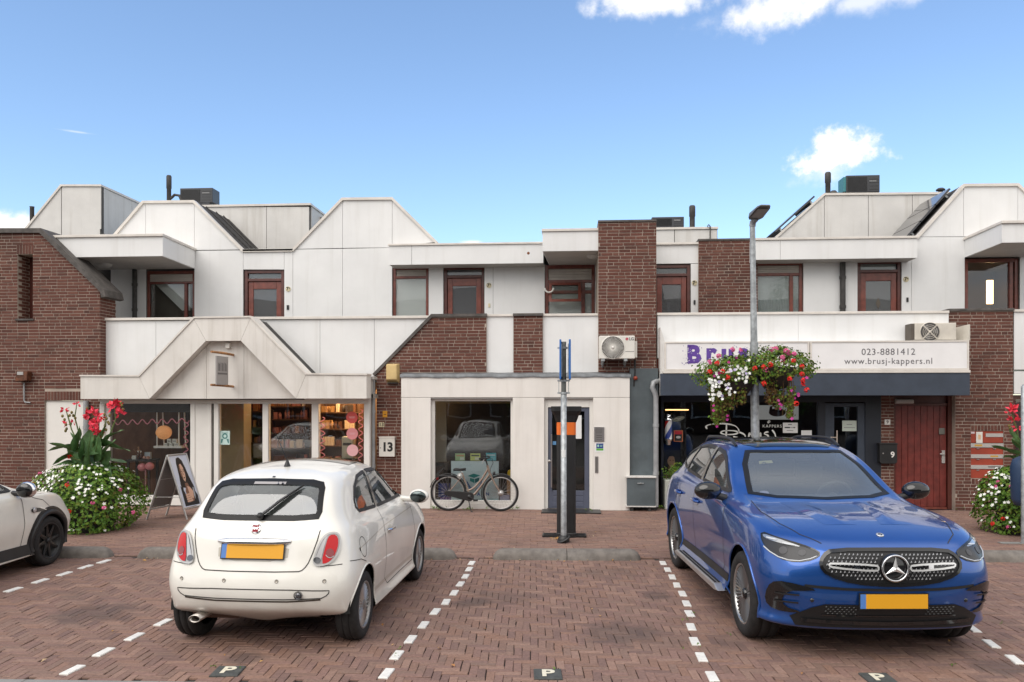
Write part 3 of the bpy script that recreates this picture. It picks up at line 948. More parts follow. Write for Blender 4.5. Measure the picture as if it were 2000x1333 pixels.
fill = [q[10], q[9], q[8], q[7]]
def lerp2(p, r, t): return (p[0] + (r[0] - p[0]) * t, p[1] + (r[1] - p[1]) * t)
c1, c2 = lerp2(fill[0], fill[3], .36), lerp2(fill[0], fill[3], .62)
zt = fill[1][1]
mb = MB()
xa, xb = c1[0], c2[0]
mb.prism(inset([fill[0], (xa, fill[0][1]), (xa, fill[0][1] + (xa - fill[0][0]) * (fill[1][1] - fill[0][1]) / (fill[1][0] - fill[0][0]))], .003), YC + .19, YC + .3)
zl = fill[0][1]
mb.prism(inset([(xa, zl), (xb, zl), (xb, zt - max(0, (xb - fill[2][0])) * 1.0), fill[2], fill[1], (xa, zl + (xa - fill[0][0]) * (zt - zl) / (fill[1][0] - fill[0][0]))], .003), YC + .19, YC + .3)
mb.prism(inset([(xb, zl), fill[3], (xb, zt - max(0, (xb - fill[2][0])))], .003), YC + .19, YC + .3)
mb.build('gable_panel', canopy_white, b)
MB().prism(inset(fill, -.02), YC + .31, YC + .36).build('gable_backing', joint, b)
mb = MB()
mb.prism(inset([q[1], q[2], q[3], q[4], (q[4][0], q[4][1] - .02), (q[1][0], q[1][1] - .02)], .02), YC + .322, YP + .0)
mb.build('canopy_roof', slate, b)
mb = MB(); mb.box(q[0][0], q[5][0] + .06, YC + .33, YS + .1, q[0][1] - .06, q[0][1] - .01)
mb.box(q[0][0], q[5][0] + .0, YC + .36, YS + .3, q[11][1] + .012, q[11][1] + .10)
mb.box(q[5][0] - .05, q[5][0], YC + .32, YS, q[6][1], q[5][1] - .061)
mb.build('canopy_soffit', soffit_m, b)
trim(b, [(156, 732.5), (271.5, 733), (378.5, 619), (490, 617.5), (598.5, 729), (717, 730)], YC, .03, .022, .34, cap_white, 'canopy_capping')
p = F(447, 676, YC + .19)
MB().box(p.x - .035, p.x + .045, YC + .11, YC + .188, p.z - .05, p.z + .05).build('camera_box', ac_white, b, .008)
panels(b, YU, [[(216, 520), (263, 520), (263, 640), (216, 640)], [(263, 520), (285, 520), (285, 640), (263, 640)],
               [(379.5, 490), (475, 489), (475, 640), (379.5, 640)],
               [(475, 491), (555, 490), (555, 527), (475, 527)], [(555, 490), (572, 489.5), (572, 640), (555, 640)],
               [(572, 487.5), (669, 486), (669, 640), (572, 640)], [(669, 486), (766, 484), (766, 640), (669, 640)],
               [(222, 461), (284.5, 393), (284.5, 490), (222, 490)], [(284.5, 393), (379.5, 393), (379.5, 490), (284.5, 490)], [(379.5, 393), (473, 488), (379.5, 489)],
               [(574, 487), (669, 388), (669, 485)], [(669, 388), (766, 388), (766, 484), (669, 485)], [(766, 388), (852, 473), (766, 484)]], white, name='facade_panel')
trim(b, [(219, 463), (279, 393), (380, 392), (476, 488), (571, 487), (668, 387), (767, 386), (856, 474)], YU, .055, .04, .10, cap_white, 'gable_capping')
def slope_body(parent, pts, y0, y1, name='gable_roof', mat=None):
 return MB().prism(inset(P2(pts, YU), .015), y0, y1).build(name, mat or slate, parent)
slope_body(b, [(219, 463), (279, 393), (380, 392), (476, 488), (476, 500), (219, 500)], YU + .11, 18.75)
slope_body(b, [(571, 487), (668, 387), (767, 386), (856, 474), (856, 500), (571, 500)], YU + .11, 21.5)
mb = MB(); qq = P2([(380, 392), (476, 488)], YU)
for y in (17.5, 18.0, 18.4):
 mb.prism([(qq[0][0], qq[0][1] - .03), (qq[1][0], qq[1][1] - .03), (qq[1][0], qq[1][1] + .012), (qq[0][0], qq[0][1] + .012)], y, y + .02)
mb.build('roof_seam', slate, b)
window(b, YU, (284, 529, 379, 640), divs=[360], vent=.17, back=None)
x0, x1, z0, z1 = rbox(284, 529, 379, 640, YU)
MB().box(x0 + .05, x1 - .05, YU + .3, YU + .32, z0, z1).build('room_back', dim_int, b)
MB().prism(P2([(292, 549), (372, 549), (372, 607), (356, 607), (300, 552), (300, 590), (292, 590)], YU + .27), YU + .262, YU + .27).build('blind', curtain, b)
upper_door(b, YU, (476, 527, 554, 640))
plate74(b, 563, 565, YU, '9')
bell = F(562.5, 601, YU); MB().box(bell.x - .025, bell.x + .025, YU - .02, YU, bell.z - .05, bell.z + .05).build('doorbell', black_pl, b, .006)
pipe(b, 263, 527, 640, YU - .07, .05, darkpipe)
x0 = FX(95, YP); x1 = FX(318, YP); x2 = FX(381, YU - .01)
za, zb_ = FZ(200, 502, YP), FZ(200, 459, YP)
mb = MB().zprism([(x0, YP), (x1, YP), (x2, YU - .01), (x0, YU - .01)], za, zb_ - .05)
mb.build('balcony_roof', white, b)
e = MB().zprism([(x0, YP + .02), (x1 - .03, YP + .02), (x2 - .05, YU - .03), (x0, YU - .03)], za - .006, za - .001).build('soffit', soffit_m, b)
mb = MB().zprism([(x0, YP - .04), (x1 + .02, YP - .04), (x2 + .03, YU - .01), (x0, YU - .01)], zb_ - .049, zb_)
mb.build('roof_edge', cap_white, b, .004)
p = F(203, 520, 16.2)
o = MB().lathe([(0, -.07), (.10, -.065), (.15, -.03), (.16, 0)], (p.x, 16.2, za - .007), 'Z', 24).build('soffit_lamp', pm('opal_plastic', (.45, .44, .42), .4), b)
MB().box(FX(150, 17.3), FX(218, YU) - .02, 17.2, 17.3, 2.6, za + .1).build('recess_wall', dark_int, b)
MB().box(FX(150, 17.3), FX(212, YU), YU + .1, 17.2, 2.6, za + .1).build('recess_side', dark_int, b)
MB().box(FX(195, YP), FX(900, YU), YP + .3, YU + .4, 2.45, 2.6).build('gallery_floor', soffit_m, b)
MB().box(FX(205, YU), FX(572, YU), YU + .26, 25, FZ(520, 500, YU) - .1, FZ(520, 492, YU)).build('flat_roof', slate, b)
MB().box(FX(120, YU), FX(770, YU), 20.5, 20.7, 0, FZ(520, 492, YU) - .12).build('rear_wall', dark_int, b)
cap(b, 475, 573, 487, YU, .04, .25, .05, name='roof_edge')
YD = 18.75
def roof_house(parent, front, Y, ret, jx, depth=2.5):
 """plain panelled box on the flat roof; front = polygon, ret = end pixel of the receding top edge"""
 panels(parent, Y, front, white_old, gap=.012, name='roof_house_panel', backing_part='roof_house_wall', back=.1)
roof_house(b, [[(318, 404), (405, 404), (405, 492), (318, 492)], [(405, 404), (520.5, 404), (520.5, 492), (405, 492)], [(520.5, 404), (604, 404), (604, 492), (520.5, 492)]], YD, None, None)
x0, x1, z0, z1 = rbox(318, 400, 606, 492, YD)
MB().box(x0, x1 + .02, YD - .03, YD + 2.6, z1 - .05, z1).build('roof_edge', cap_white, b)
MB().box(x1 - .03, x1 - .002, YD + .1, YD + 2.5, z0, z1 - .051).build('roof_house_side', white_old, b)
MB().box(x0, x1 - .04, YD + .11, YD + 2.5, z0, z1 - .06).build('roof_house_core', joint, b)
sp = F(616, 420, YD); MB().sweep([(x1 + .05, YD + .8, z1 - .15), (x1 + .05, YD + .8, z0)], .05, 10).build('roof_pipe', zinc, b)
YF = 19.3
panels(b, YF, [[(46, 452), (120, 364), (120, 490), (46, 490)], [(120, 364), (198, 364), (198, 490), (120, 490)]], white_old, gap=.02, name='roof_house_panel', backing_part='roof_house_wall', back=.1)
trim(b, [(40, 458), (119, 361), (199, 361)], YF, .05, .03, .35, cap_white, 'roof_edge')
x1 = FX(198, YF); z1 = FZ(198, 361, YF); z0 = FZ(198, 490, YF)
mb = MB()
for k in range(2):
 mb.box(x1 - .03, x1 - .001, YF + .11 + k * 1.3, YF + .11 + k * 1.3 + 1.285, z0, z1 - .06)
mb.build('roof_house_side', white_old, b)
MB().box(x1 - .06, x1 + .02, YF + .36, YF + 2.8, z1 - .055, z1).build('roof_edge', cap_white, b)
MB().box(x1 - 1.2, x1 - .04, YF + .12, YF + 2.7, z0, z1 - .1).build('roof_house_core', joint, b)
pp = F(197, 448, YF - .05); MB().sweep([pp, pp + Vector((0, 0, -.12)), pp + Vector((.1, .0, -.14))], .022, 8).build('overflow_pipe', darkpipe, b)
for px, py, Y in ((62.5, 404, 20.5),):
 p = F(px, py, Y); MB().lathe([(.055, -.7), (.055, -.02), (.065, 0), (0, .0)], p, 'Z', 14).build('flue', darkpipe, b)
def flue(parent, px, py0, py1, Y, r=.06):
 p = F(px, py0, Y); q_ = F(px, py1, Y); h = p.z - q_.z
 return MB().lathe([(r * .9, -h - .3), (r * .9, -h * .5), (r * 1.05, -h * .48), (r * 1.05, -.03), (r * .8, 0), (0, .0)], p, 'Z', 16).build('flue', darkpipe, parent)
flue(b, 330, 343, 396, 19.6)
p = F(341, 388, 19.6); MB().sweep([p + Vector((-.1, 0, 0)), p + Vector((0, 0, .09)), p + Vector((.12, 0, .07)), p + Vector((.2, 0, -.1))], .035, 8).build('hose', darkpipe, b)
# ---- shop front
x_l, x_r = FX(195, YS), FX(722, YS)
ztop = FZ(458, 779, YS); zrail = FZ(458, 789, YS);
fr = MB()
def post(px0, px1, y0, y1, Yp=YS, mb=None, d=.12):
 mb = mb or fr
 cx = (px0 + px1) / 2
 mb.box(FX(px0, Yp), FX(px1, Yp), Yp, Yp + d, FZ(cx, y1, Yp), FZ(cx, y0, Yp))
fr.box(x_l, x_r, YS + .001, YS + .12, zrail, ztop + .06)
sf = None
zb0 = 0.02
for a, c in ((195, 204), (372, 381), (404, 412.5), (418, 427), (513, 524), (609, 622), (711, 722)):
 fr.box(FX(a, YS), FX(c, YS), YS - .012, YS + .12, zb0, zrail - .001)
fr.box(FX(381, YS), FX(404, YS), YS + .003, YS + .12, zb0, zrail - .001)
fr.box(FX(204, YS), FX(372, YS), YS + .002, YS + .12, zb0, FZ(290, 968, YS))
fr.box(FX(204, YS), FX(213, YS), YS + .03, YS + .12, FZ(290, 968, YS), zrail - .001)
fr.box(FX(622, YS), FX(711, YS), YS + .002, YS + .12, zb0, .30)
fr.box(FX(427, YS), FX(609, YS), YS + .004, YS + .12, zb0, .09)
sf = fr.build('shop_front', frame_white, b, .005)
MB().box(FX(412.5, YS), FX(418, YS), YS + .05, YS + .1, zb0, zrail).build('seal', joint, sf)
for a, c, zlo in ((213, 372, FZ(290, 968, YS)), (427, 513, .09), (524, 609, .09), (622, 711, .30)):
 MB().box(FX(a, YS), FX(c, YS), YS + .055, YS + .061, zlo, zrail - .001).build('pane', glass, sf)
MB().box(FX(213, YS), FX(372, YS), YS + .066, YS + .09, FZ(290, 806, YS), zrail).build('blind_box', dark_int, sf)
rx0, rx1 = FX(200, YS), FX(722, YS)
warm_wall = pm('warm_wall', (0.20, 0.12, 0.07), 0.9, var=0.2)
beige = pm('beige_wall', (0.42, 0.36, 0.27), 0.9, var=0.05)
room = MB()
room.box(rx0, rx1, 18.9, 19.0, 0, 2.6); room.box(rx0, rx0 + .05, YS + .13, 18.9, 0, 2.3); room.box(rx1 - .05, rx1, YS + .13, 18.9, 0, 2.3)
room.box(rx0, rx1, YS + .13, 18.9, 2.3, 2.4)
rm = room.build('shop_room', warm_wall, b)
MB().box(rx0, rx1, YS + .13, 18.9, .0, .03).build('shop_floor', pm('shop_floor', (0.10, 0.085, 0.07), 0.4), b)
MB().box(FX(432, 16.6), FX(476, 16.6), 16.6, 17.0, .03, 2.3).build('beige_column', beige, b)
lamp_w = pm('warm_light', (1.0, 0.56, 0.22), 0.5, emit=2.2)
lm = MB()
for (xa, xb, y) in ((-4.6, -3.7, 15.9), (-4.55, -3.65, 16.6), (-3.5, -2.8, 16.0), (-4.5, -3.5, 17.6), (-6.6, -5.9, 17.2), (-3.2, -2.7, 17.4)):
 lm.box(xa, xb, y, y + .16, 2.275, 2.297)
lo_ = lm.build('ceiling_light', lamp_w, b)
for k, (x, y, w, e) in enumerate(((-4.1, 16.4, 1.6, 85), (-3.1, 16.6, .8, 36), (-6.2, 17.2, 1.0, 7))):
 ld = bpy.data.lights.new('shop_lamp', 'AREA'); ld.energy = e; ld.size = w; ld.color = (1.0, .58, .26)
 lp_ = bpy.data.objects.new('shop_lamp', ld); COL.objects.link(lp_); lp_.parent = b; lp_.location = Vector((x, y, 2.26)) - WL[b.name]
# ================================================================== things in and round this shop
def shelf_unit(px0, px1, Y, label, rows, seed, cols):
 x0, x1 = FX(px0, Y), FX(px1, Y)
 t = thing('shelf_unit', label, 'shelf', ((x0 + x1) / 2, Y, .03))
 mb = MB().box(x0, x1, Y + .28, Y + .32, .03, 2.1)
 mb.box(x0 - .03, x0, Y, Y + .32, .03, 2.1); mb.box(x1, x1 + .03, Y, Y + .32, .03, 2.1)
 for z in rows: mb.box(x0, x1, Y, Y + .28, z - .025, z)
 mb.build('frame', pm('shelf_wood', (0.09, 0.045, 0.024), .6), t)
 r_ = random.Random(seed); ms = [pm('pack_%s' % n, c, .5) for n, c in cols]
 mb = MB()
 for z in rows:
  x = x0 + .02
  while x < x1 - .07:
   w = r_.choice((.045, .05, .06, .08)); h = r_.choice((.12, .15, .18, .20)); mi = r_.randrange(len(ms)); n = r_.randint(1, 4)
   for k in range(n):
    if x + w > x1 - .02: break
    if r_.random() < .5: mb.box(x, x + w, Y + .03, Y + .13, z, z + h, mi)
    else: mb.lathe([(0, 0), (w * .46, 0), (w * .46, h * .75), (w * .2, h * .82), (w * .2, h), (0, h)], (x + w / 2, Y + .08, z), 'Z', 8, mi)
    x += w + .006
   x += r_.choice((.0, .02, .05))
 tag(mb.build('products', ms, t), kind='stuff')
warmc = [('amber', (.34, .15, .05)), ('tan', (.42, .24, .10)), ('white', (.60, .5, .38)), ('brown', (.12, .05, .025)), ('rose', (.40, .16, .14)), ('dark', (.03, .02, .018))]
shelf_unit(527, 604, 17.0, 'warmly lit shelf unit full of bottles seen through the shop door', (.35, .7, 1.02, 1.34, 1.64, 1.92), 4, warmc)
shelf_unit(480, 516, 17.6, 'shelf of dark products left of the lit shelf, behind the glass door', (.4, .75, 1.1, 1.45, 1.8), 9, warmc)
shelf_unit(625, 700, 16.6, 'product shelf behind the right window with the round stickers', (.4, .75, 1.1, 1.45, 1.8), 12, warmc)
shelf_unit(218, 365, 18.3, 'dim wall shelf at the back of the left display window', (.4, .8, 1.2, 1.6, 1.95), 15, warmc[3:] + warmc[:1])
def squiggle(name, label, pts, amp, n, axis, Y, mat, r=.012):
 p0, p1 = Vector(pts[0]), Vector(pts[1]); d = p1 - p0; side = Vector((0, 0, 1)) if axis == 'H' else Vector((1, 0, 0))
 m_ = n * 8
 o = MB().sweep([p0 + d * (i / m_) + side * (amp * math.sin(2 * math.pi * n * i / m_)) for i in range(m_ + 1)], r, 5).build(name, mat)
 return tag(o, label, 'decoration', 'wavy pink window garlands')
pinkm = pm('pink_garland', (0.74, 0.26, 0.31), 0.5)
YG = YS + .09
squiggle('garland', 'wavy pink garland along the top of the left display window', (F(216, 826, YG), F(370, 822, YG)), .045, 8, 'H', YG, pinkm)
squiggle('garland', 'wavy pink garland down the right side of the left display window', (F(364, 826, YG), F(363, 890, YG)), .045, 4, 'V', YG, pinkm)
squiggle('garland', 'wavy pink garland down the left side of the sticker window', (F(630, 815, YG), F(630, 900, YG)), .045, 6, 'V', YG, pinkm)
squiggle('garland', 'wavy pink garland down the right side of the sticker window', (F(705, 800, YG), F(704, 900, YG)), .04, 7, 'V', YG, pinkm)
YL = 15.36
p = F(320, 845, YL)
t = tag(MB().ball(p, .15, 22, 0, (1, 1, .92)).build('paper_lantern', pm('orange_lantern', (0.62, 0.27, 0.10), .6, var=.15, emit=.35)), 'round orange paper lantern hanging in the left display window', 'lantern')
t = thing('hanging_shelf', 'white shelf on four cords hanging in the left display window', 'shelf', F(331, 874, YL))
x0, x1, z0, z1 = rbox(305, 871, 359, 875, YL)
MB().box(x0, x1, YL - .1, YL + .14, z0, z1).build('board', frame_white, t)
for xx in (x0 + .06, x1 - .06):
 for yy, lean in ((YL - .08, 0), (YL + .12, .04)):
  MB().sweep([(xx + lean, yy, z1), (xx - lean * .2, yy, 2.2)], .014, 6).build('cord', frame_white, t)
carton = pm('white_carton', (0.62, 0.62, 0.58), 0.6)
def carton_box(px0, py0, px1, py1, Y, lab):
 x0, x1, z0_, z1_ = rbox(px0, py0, px1, py1, Y)
 mb = MB().box(x0, x1, Y - .04, Y + .04, z0_, z1_)
 mb.box(x0 + .012, x1 - .012, Y - .043, Y - .0405, z0_ + (z1_ - z0_) * .35, z0_ + (z1_ - z0_) * .6, 1)
 tag(mb.build('carton', [carton, blind]), lab, 'box', 'cartons on the hanging shelf')
for i, (a, bb, nm) in enumerate(((322, 328.5, 'left'), (332, 338.5, 'middle'), (341.5, 350, 'right'))):
 carton_box(a, 866, bb, 871, YL, 'low white carton standing ' + nm + ' on the hanging shelf in the display window')
carton_box(328.3, 857.5, 335.5, 866, YL, 'taller white carton, left of the two on top of the hanging shelf')
carton_box(338.5, 857.5, 346.5, 866, YL, 'taller white carton, right of the two on top of the hanging shelf')
YT = 15.38
t = thing('display_table', 'dark table in the left display window with bottles on top', 'table', F(275, 975, YT))
x0, x1, z0, z1 = rbox(250, 897.5, 298, 901, YT)
MB().box(x0, x1, YT - .1, YT + .3, z0, z1).build('tabletop', dark_int, t)
for xx in (x0 + .02, x1 - .06):
 for yy in (YT - .08, YT + .24): MB().box(xx, xx + .04, yy, yy + .04, 0.03, z0).build('leg', dark_int, t)
amber = pm('amber_glass', (0.10, 0.032, 0.014), 0.2)
cap_w = pm('bottle_cap', (.6, .57, .52), .4)
def bottle(px, lab, h=.15, r=.025, m0=None, m1=None, Y=YT):
 x = FX(px, Y); t_ = thing('bottle', lab, 'bottle', (x, Y - .02, z1))
 MB().lathe([(0, 0), (r, 0), (r, h * .62), (r * .45, h * .72), (r * .45, h * .8), (0, h * .8)], (x, Y - .02, z1), 'Z', 12).build('body', m0 or amber, t_)
 MB().lathe([(r * .5, h * .8), (r * .5, h), (0, h)], (x, Y - .02, z1), 'Z', 10).build('lid', m1 or cap_w, t_)
bottle(271, 'amber bottle with white lid, left of two in the display window', .17)
bottle(276.5, 'amber bottle with white lid, right of two in the display window', .17)
x0, x1, za, zb_ = rbox(279, 884, 290, 897.5, YT)
tag(MB().box(x0, x1, YT + .06, YT + .12, z1, zb_ + (z1 - za)).build('gift_box', pm('pale_blue_box', (.42, .47, .52), .5)), 'pale blue box behind the bottles on the dark display table', 'box')
x0, x1, za, zb_ = rbox(260, 890, 268, 897.5, YT)
tag(MB().box(x0, x1, YT - .05, YT + .02, z1, zb_ + (z1 - za)).build('small_carton', carton), 'small white carton at the left end of the display table', 'box')
for px, lb in ((284, 'round pink bath ball on the display table, nearer the bottles'), (291, 'round pink bath ball at the right end of the display table')):
 x = FX(px, YT); tag(MB().ball((x, YT - .03, z1 + .035), .035, 14).build('bath_ball', pm('pink_ball', (.55, .30, .24), .6)), lb, 'ball', 'pink balls on the display table')
wood = pm('pale_wood', (.36, .20, .10), .55, var=.15)
x = FX(268.8, YT)
t = thing('artist_mannequin', 'small jointed wooden mannequin among the bottles on the display table', 'figurine', (x, YT + .03, z1))
mb = MB().lathe([(0, 0), (.04, 0), (.04, .012), (.006, .014), (.006, .1), (0, .1)], (x, YT + .03, z1), 'Z', 12)
mb.lathe([(0, .1), (.016, .1), (.012, .13), (.022, .18), (.01, .195), (.008, .205), (0, .205)], (x, YT + .03, z1), 'Z', 10); mb.ball((x, YT + .03, z1 + .225), .018, 10, 0, (1, 1, 1.3))
mb.build('torso', wood, t)
for sg in (-1, 1):
 MB().sweep([(x + sg * .02, YT + .03, z1 + .18), (x + sg * .05, YT + .01, z1 + .15), (x + sg * .075, YT - .01, z1 + (.2 if sg < 0 else .11))], [.009, .008, .006], 6).build('arm', wood, t)
 MB().sweep([(x + sg * .01, YT + .03, z1 + .1), (x + sg * .018, YT + .02, z1 + .05), (x + sg * .016, YT + .03, z1 + .012)], [.010, .008, .007], 6).build('leg', wood, t)
pinkb = pm('pink_balloon', (.78, .28, .30), .3)
pinkt = pm('pink_trunk', (.50, .24, .26), .5)
YBn = 15.28
t = thing('balloon_palm', 'two pink balloons on a pink stem in the left display window', 'balloons', F(283, 975, YBn))
for px, py in ((277.5, 913), (292.5, 911)):
 p = F(px, py, YBn); MB().ball(p, .083, 18, 0, (1, 1, .97)).build('balloon', pinkb, t)
p = F(284.5, 918, YBn)
MB().sweep([p, (p.x, YBn, .35), (p.x + .02, YBn, .2), (p.x + .15, YBn, .12), (p.x + .22, YBn, .10)], [.014, .016, .016, .014, .010], 6).build('stem', pinkt, t)
def flat_sign(name, px, Y, mat, label, cat, group=None, th=.003):
 x0, x1, z0_, z1_ = rbox(*px, Y)
 o = MB().box(x0, x1, Y - th, Y, z0_, z1_).build(name, mat)
 return tag(o, label, cat, group), x0, x1, z0_, z1_
YW = YS + .0535
t = thing('door_poster', 'pale green poster with a face and two arms stuck on the shop door glass', 'poster', F(439, 856, YW))
x0, x1, z0, z1 = rbox(430, 842, 449, 869, YW)
MB().box(x0, x1, YW - .004, YW, z0, z1).build('sheet', pm('mint_paper', (.50, .66, .62), .6), t)
mint_d = pm('teal_print', (.06, .20, .19), .6)
cx = (x0 + x1) / 2; mb = MB()
mb.lathe([(.03, -.0055), (.055, -.0055)], (cx, YW, z1 - .10), 'Y', 20)
mb.box(cx - .06, cx + .06, YW - .0055, YW - .005, z1 - .045, z1 - .035)
for sg in (-1, 1): mb.prism([(cx + sg * .03, z1 - .15), (cx + sg * .075, z1 - .16), (cx + sg * .08, z0 + .03), (cx + sg * .06, z0 + .03)], YW - .0055, YW - .005)
mb.build('print', mint_d, t)
for px, py, col, nm, lb in ((687.5, 816, (.62, .085, .075), 'coral', 'topmost'), (688, 847.5, (.66, .25, .26), 'salmon', 'middle'), (688.5, 880, (.68, .38, .39), 'pale pink', 'lowest')):
 p = F(px, py, YW); m_ = pm('sticker_' + nm.replace(' ', '_'), col, .5)
 mb = MB().lathe([(.112, -.003), (0, -.003)], (p.x, YW, p.z), 'Y', 36)
 t = thing('round_sticker', nm + ' round sticker, ' + lb + ' of the three on the right shop window', 'sticker', p, 0, 'round stickers on the shop window')
 mb.build('disc', m_, t)
 mb = MB()
 for k, w in ((.008, .06), (-.012, .05)): mb.box(p.x - w, p.x + w, YW - .0045, YW - .004, p.z + k, p.z + k + .009)
 mb.build('print', pm('faded_print', (.72, .42, .42), .6), t)
YI = 16.3
t, *_ = flat_sign('price_card', (495, 867, 512, 894), YI, pm('grey_card', (.20, .19, .175), .5), 'grey card standing behind the left shop door', 'card');
x0, x1, z0, z1 = rbox(670, 853, 692, 898, 15.7)
t = thing('sewing_machine', 'old pale green machine behind the round stickers in the window', 'machine', ((x0 + x1) / 2, 15.7, .5))
mach = pm('pale_green_enamel', (.36, .38, .32), .4)
MB().box(x0, x1, 15.6, 15.8, .9, z1).build('body', mach, t, .015)
MB().box(x0 + .03, x1 - .03, 15.592, 15.6, z1 - .17, z1 - .12).build('slot', dark_int, t)
MB().box(x0 - .2, x1 + .05, 15.5, 15.95, .87, .899).build('counter', dark_int, t)
t = thing('hanging_sign', 'narrow grey hanging sign on two short wooden poles in the canopy gable', 'sign', F(436, 722, YC))
woodp = pm('peeled_wood', (.34, .16, .06), .65, var=.4, vscale=20, bump=.5)
for py in (693, 755):
 a = F(428, py - 1.5, YC - .35); c = F(460, py + .5, YC + .17)
 a = Vector((F(446, py, YC + .17).x - .02, YC - .52, c.z + .02)); c2_ = Vector((F(455, py, YC + .17).x, YC + .18, c.z))
 MB().sweep([a, (a + c2_) / 2 + Vector((0, 0, .006)), c2_], [.02, .024, .022], 8).build('pole', woodp, t)
xs = F(432.5, 720, YC - .25).x
sgn = pm('sign_grey', (.34, .32, .31), .5); sgd = pm('sign_dark', (.13, .12, .12), .5)
zt, zb_ = FZ(433, 696, YC - .3), FZ(433, 752, YC - .3)
MB().box(xs - .012, xs + .012, YC - .48, YC + .02, zb_, zt).build('board', sgn, t, .004)
mb = MB()
for k, (y_, h_) in enumerate(((-.40, .15), (-.36, .13), (-.31, .16), (-.26, .15), (-.21, .14), (-.17, .16), (-.12, .15), (-.07, .13))):
 mb.box(xs + .0125, xs + .0145, YC + y_, YC + y_ + (.014 if k % 3 else .03), zb_ + .25, zb_ + .25 + h_)
mb.build('lettering', sgd, t)
MB().box(xs + .0125, xs + .0145, YC - .43, YC - .03, zb_ + .19, zb_ + .22).build('rule', sgd, t)
# ================================================================== CENTRE BUILDING
YV = 15.13; YK = 15.34
b = thing('centre_shop', 'shop with a white rendered ground floor, a wide display window and brick piers above', 'building', F(1000, 1000, YV).xy.to_3d())
zfl = FZ(1000, 733, YV)
pl = P2([(736, 728), (843, 617), (950, 617), (950, 736)], YK)
xl = FX(735.5, YK); xr = FX(786, YK)
brick_wall(b, YK, [(xl, 0), (xr, 0), (xr, pl[3][1]), pl[3], pl[2], pl[1], (xl, pl[0][1])], .3, n_obj=120, seed=11)
trim(b, [(728, 731), (842.5, 614), (951, 613)], YK, .055, .035, .3, coping_m)
p1 = P2([(1003, 615), (1060, 615), (1060, 736), (1003, 736)], YK)
brick_wall(b, YK, p1, .25, n_obj=40, seed=12)
cap(b, 1002, 1061, 612.5, YK, .035, .28, .05, coping_m)
p2 = P2([(1168.5, 432), (1282, 432), (1282, 736), (1168.5, 736)], YK)
brick_wall(b, YK, p2, 1.7, n_obj=130, seed=13)
cap(b, 1168, 1282.5, 430, YK, .02, 1.7, .04, coping_m)
panels(b, YP, [[(950, 618), (1003, 617.5), (1003, 740), (950, 740)], [(1060, 617.5), (1170, 617), (1170, 740), (1060, 740)]], white, name='parapet_panel', backing_part='parapet')
mb = MB(); z = FZ(1060, 613.5, YP)
for a, c in ((950.5, 1002.5), (1060.5, 1168)): mb.box(FX(a, YP), FX(c, YP), YP - .03, YP + .3, z - .045, z)
mb.build('parapet_capping', cap_white, b, .004)
x0, x1 = FX(783.5, YV), FX(1230, YV)
wx0, wx1, wz0, wz1 = rbox(841, 779, 1001.5, 991, YV)
ox0, ox1, oz0, oz1 = rbox(1063, 777.5, 1158.5, 994, YV)
mb = MB(); D = .26
zj = FZ(1000, 777, YV)
mb.box(x0, x1, YV, YV + D, zj + .003, zfl - .02)
mb.box(x0, wx0, YV, YV + D, 0, zj - .003); mb.box(wx1, ox0, YV, YV + D, 0, zj - .003); mb.box(ox1, x1, YV, YV + D, 0, zj - .003)
mb.box(wx0 + .001, wx1 - .001, YV + .02, YV + D, 0, .11)
mb.build('rendered_wall', white_render, b, .006)
MB().box(x0 + .01, x1 - .01, YV + .012, YV + D - .01, zj - .02, zj + .02).build('joint', backing, b)
mb = MB(); n = 40; vs = []
for i in range(n + 1):
 x = x0 - .02 + (x1 - x0 + .04) * i / n; w = .006 * math.sin(i * 1.7) + .004 * math.sin(i * .6)
 vs += [(x, YV - .02, zfl - .045 + w), (x, YV - .025, zfl + .012 + w), (x, YK - .002, zfl + .055 + w * .4), (x, YK - .002, zfl - .045)]
fs = []
for i in range(n):
 for k in range(3): fs.append((4 * i + k, 4 * (i + 1) + k, 4 * (i + 1) + k + 1, 4 * i + k + 1))
MB().add(vs, [f[::-1] for f in fs], 0, True).build('lead_flashing', lead, b)
fr = MB()
fx0, fx1, fz0, fz1 = rbox(847.5, 784, 996.5, 980.5, YV)
yy = YV + .10
fr.box(wx0, fx0, yy, yy + .1, .11, wz1); fr.box(fx1, wx1, yy, yy + .1, .11, wz1)
fr.box(fx0, fx1, yy + .001, yy + .1, fz1, wz1); fr.box(fx0, fx1, yy + .001, yy + .1, .11, fz0)
fr.box(wx0 + .0, wx1, YV + .03, yy, .11, .16)
wf = fr.build('display_window', frame_white, b, .005)
MB().box(fx0, fx1, yy + .05, yy + .056, fz0, fz1).build('pane', glass, wf)
room_m = pm('office_wall', (0.26, 0.25, 0.23), 0.9, var=0.15)
rm = MB(); ra, rb_ = FX(800, YV), FX(1060, YV)
rm.box(ra, rb_, 18.5, 18.6, 0, 2.5); rm.box(ra - .1, ra, YV + D, 18.5, 0, 2.5); rm.box(rb_, rb_ + .1, YV + D, 18.5, 0, 2.5); rm.box(ra, rb_, YV + D, 18.5, 2.4, 2.5)
rm.build('shop_room', room_m, b)
MB().box(ra, rb_, YV + D, 18.5, 0, .06).build('shop_floor', dim_int, b)
MB().box(FX(848, 16.2), FX(872, 16.2), 16.2, 16.25, .06, 2.1).build('partition', pm('light_partition', (.36, .37, .35), .8), b)
MB().box(FX(872, 16.4), FX(1010, 16.4), 16.45, 16.5, .06, 1.98).build('dark_partition', dark_int, b)
mb = MB(); yd = YV + .08
lx0, lx1, lz0, lz1 = rbox(1070, 796, 1151.5, 993, YV)
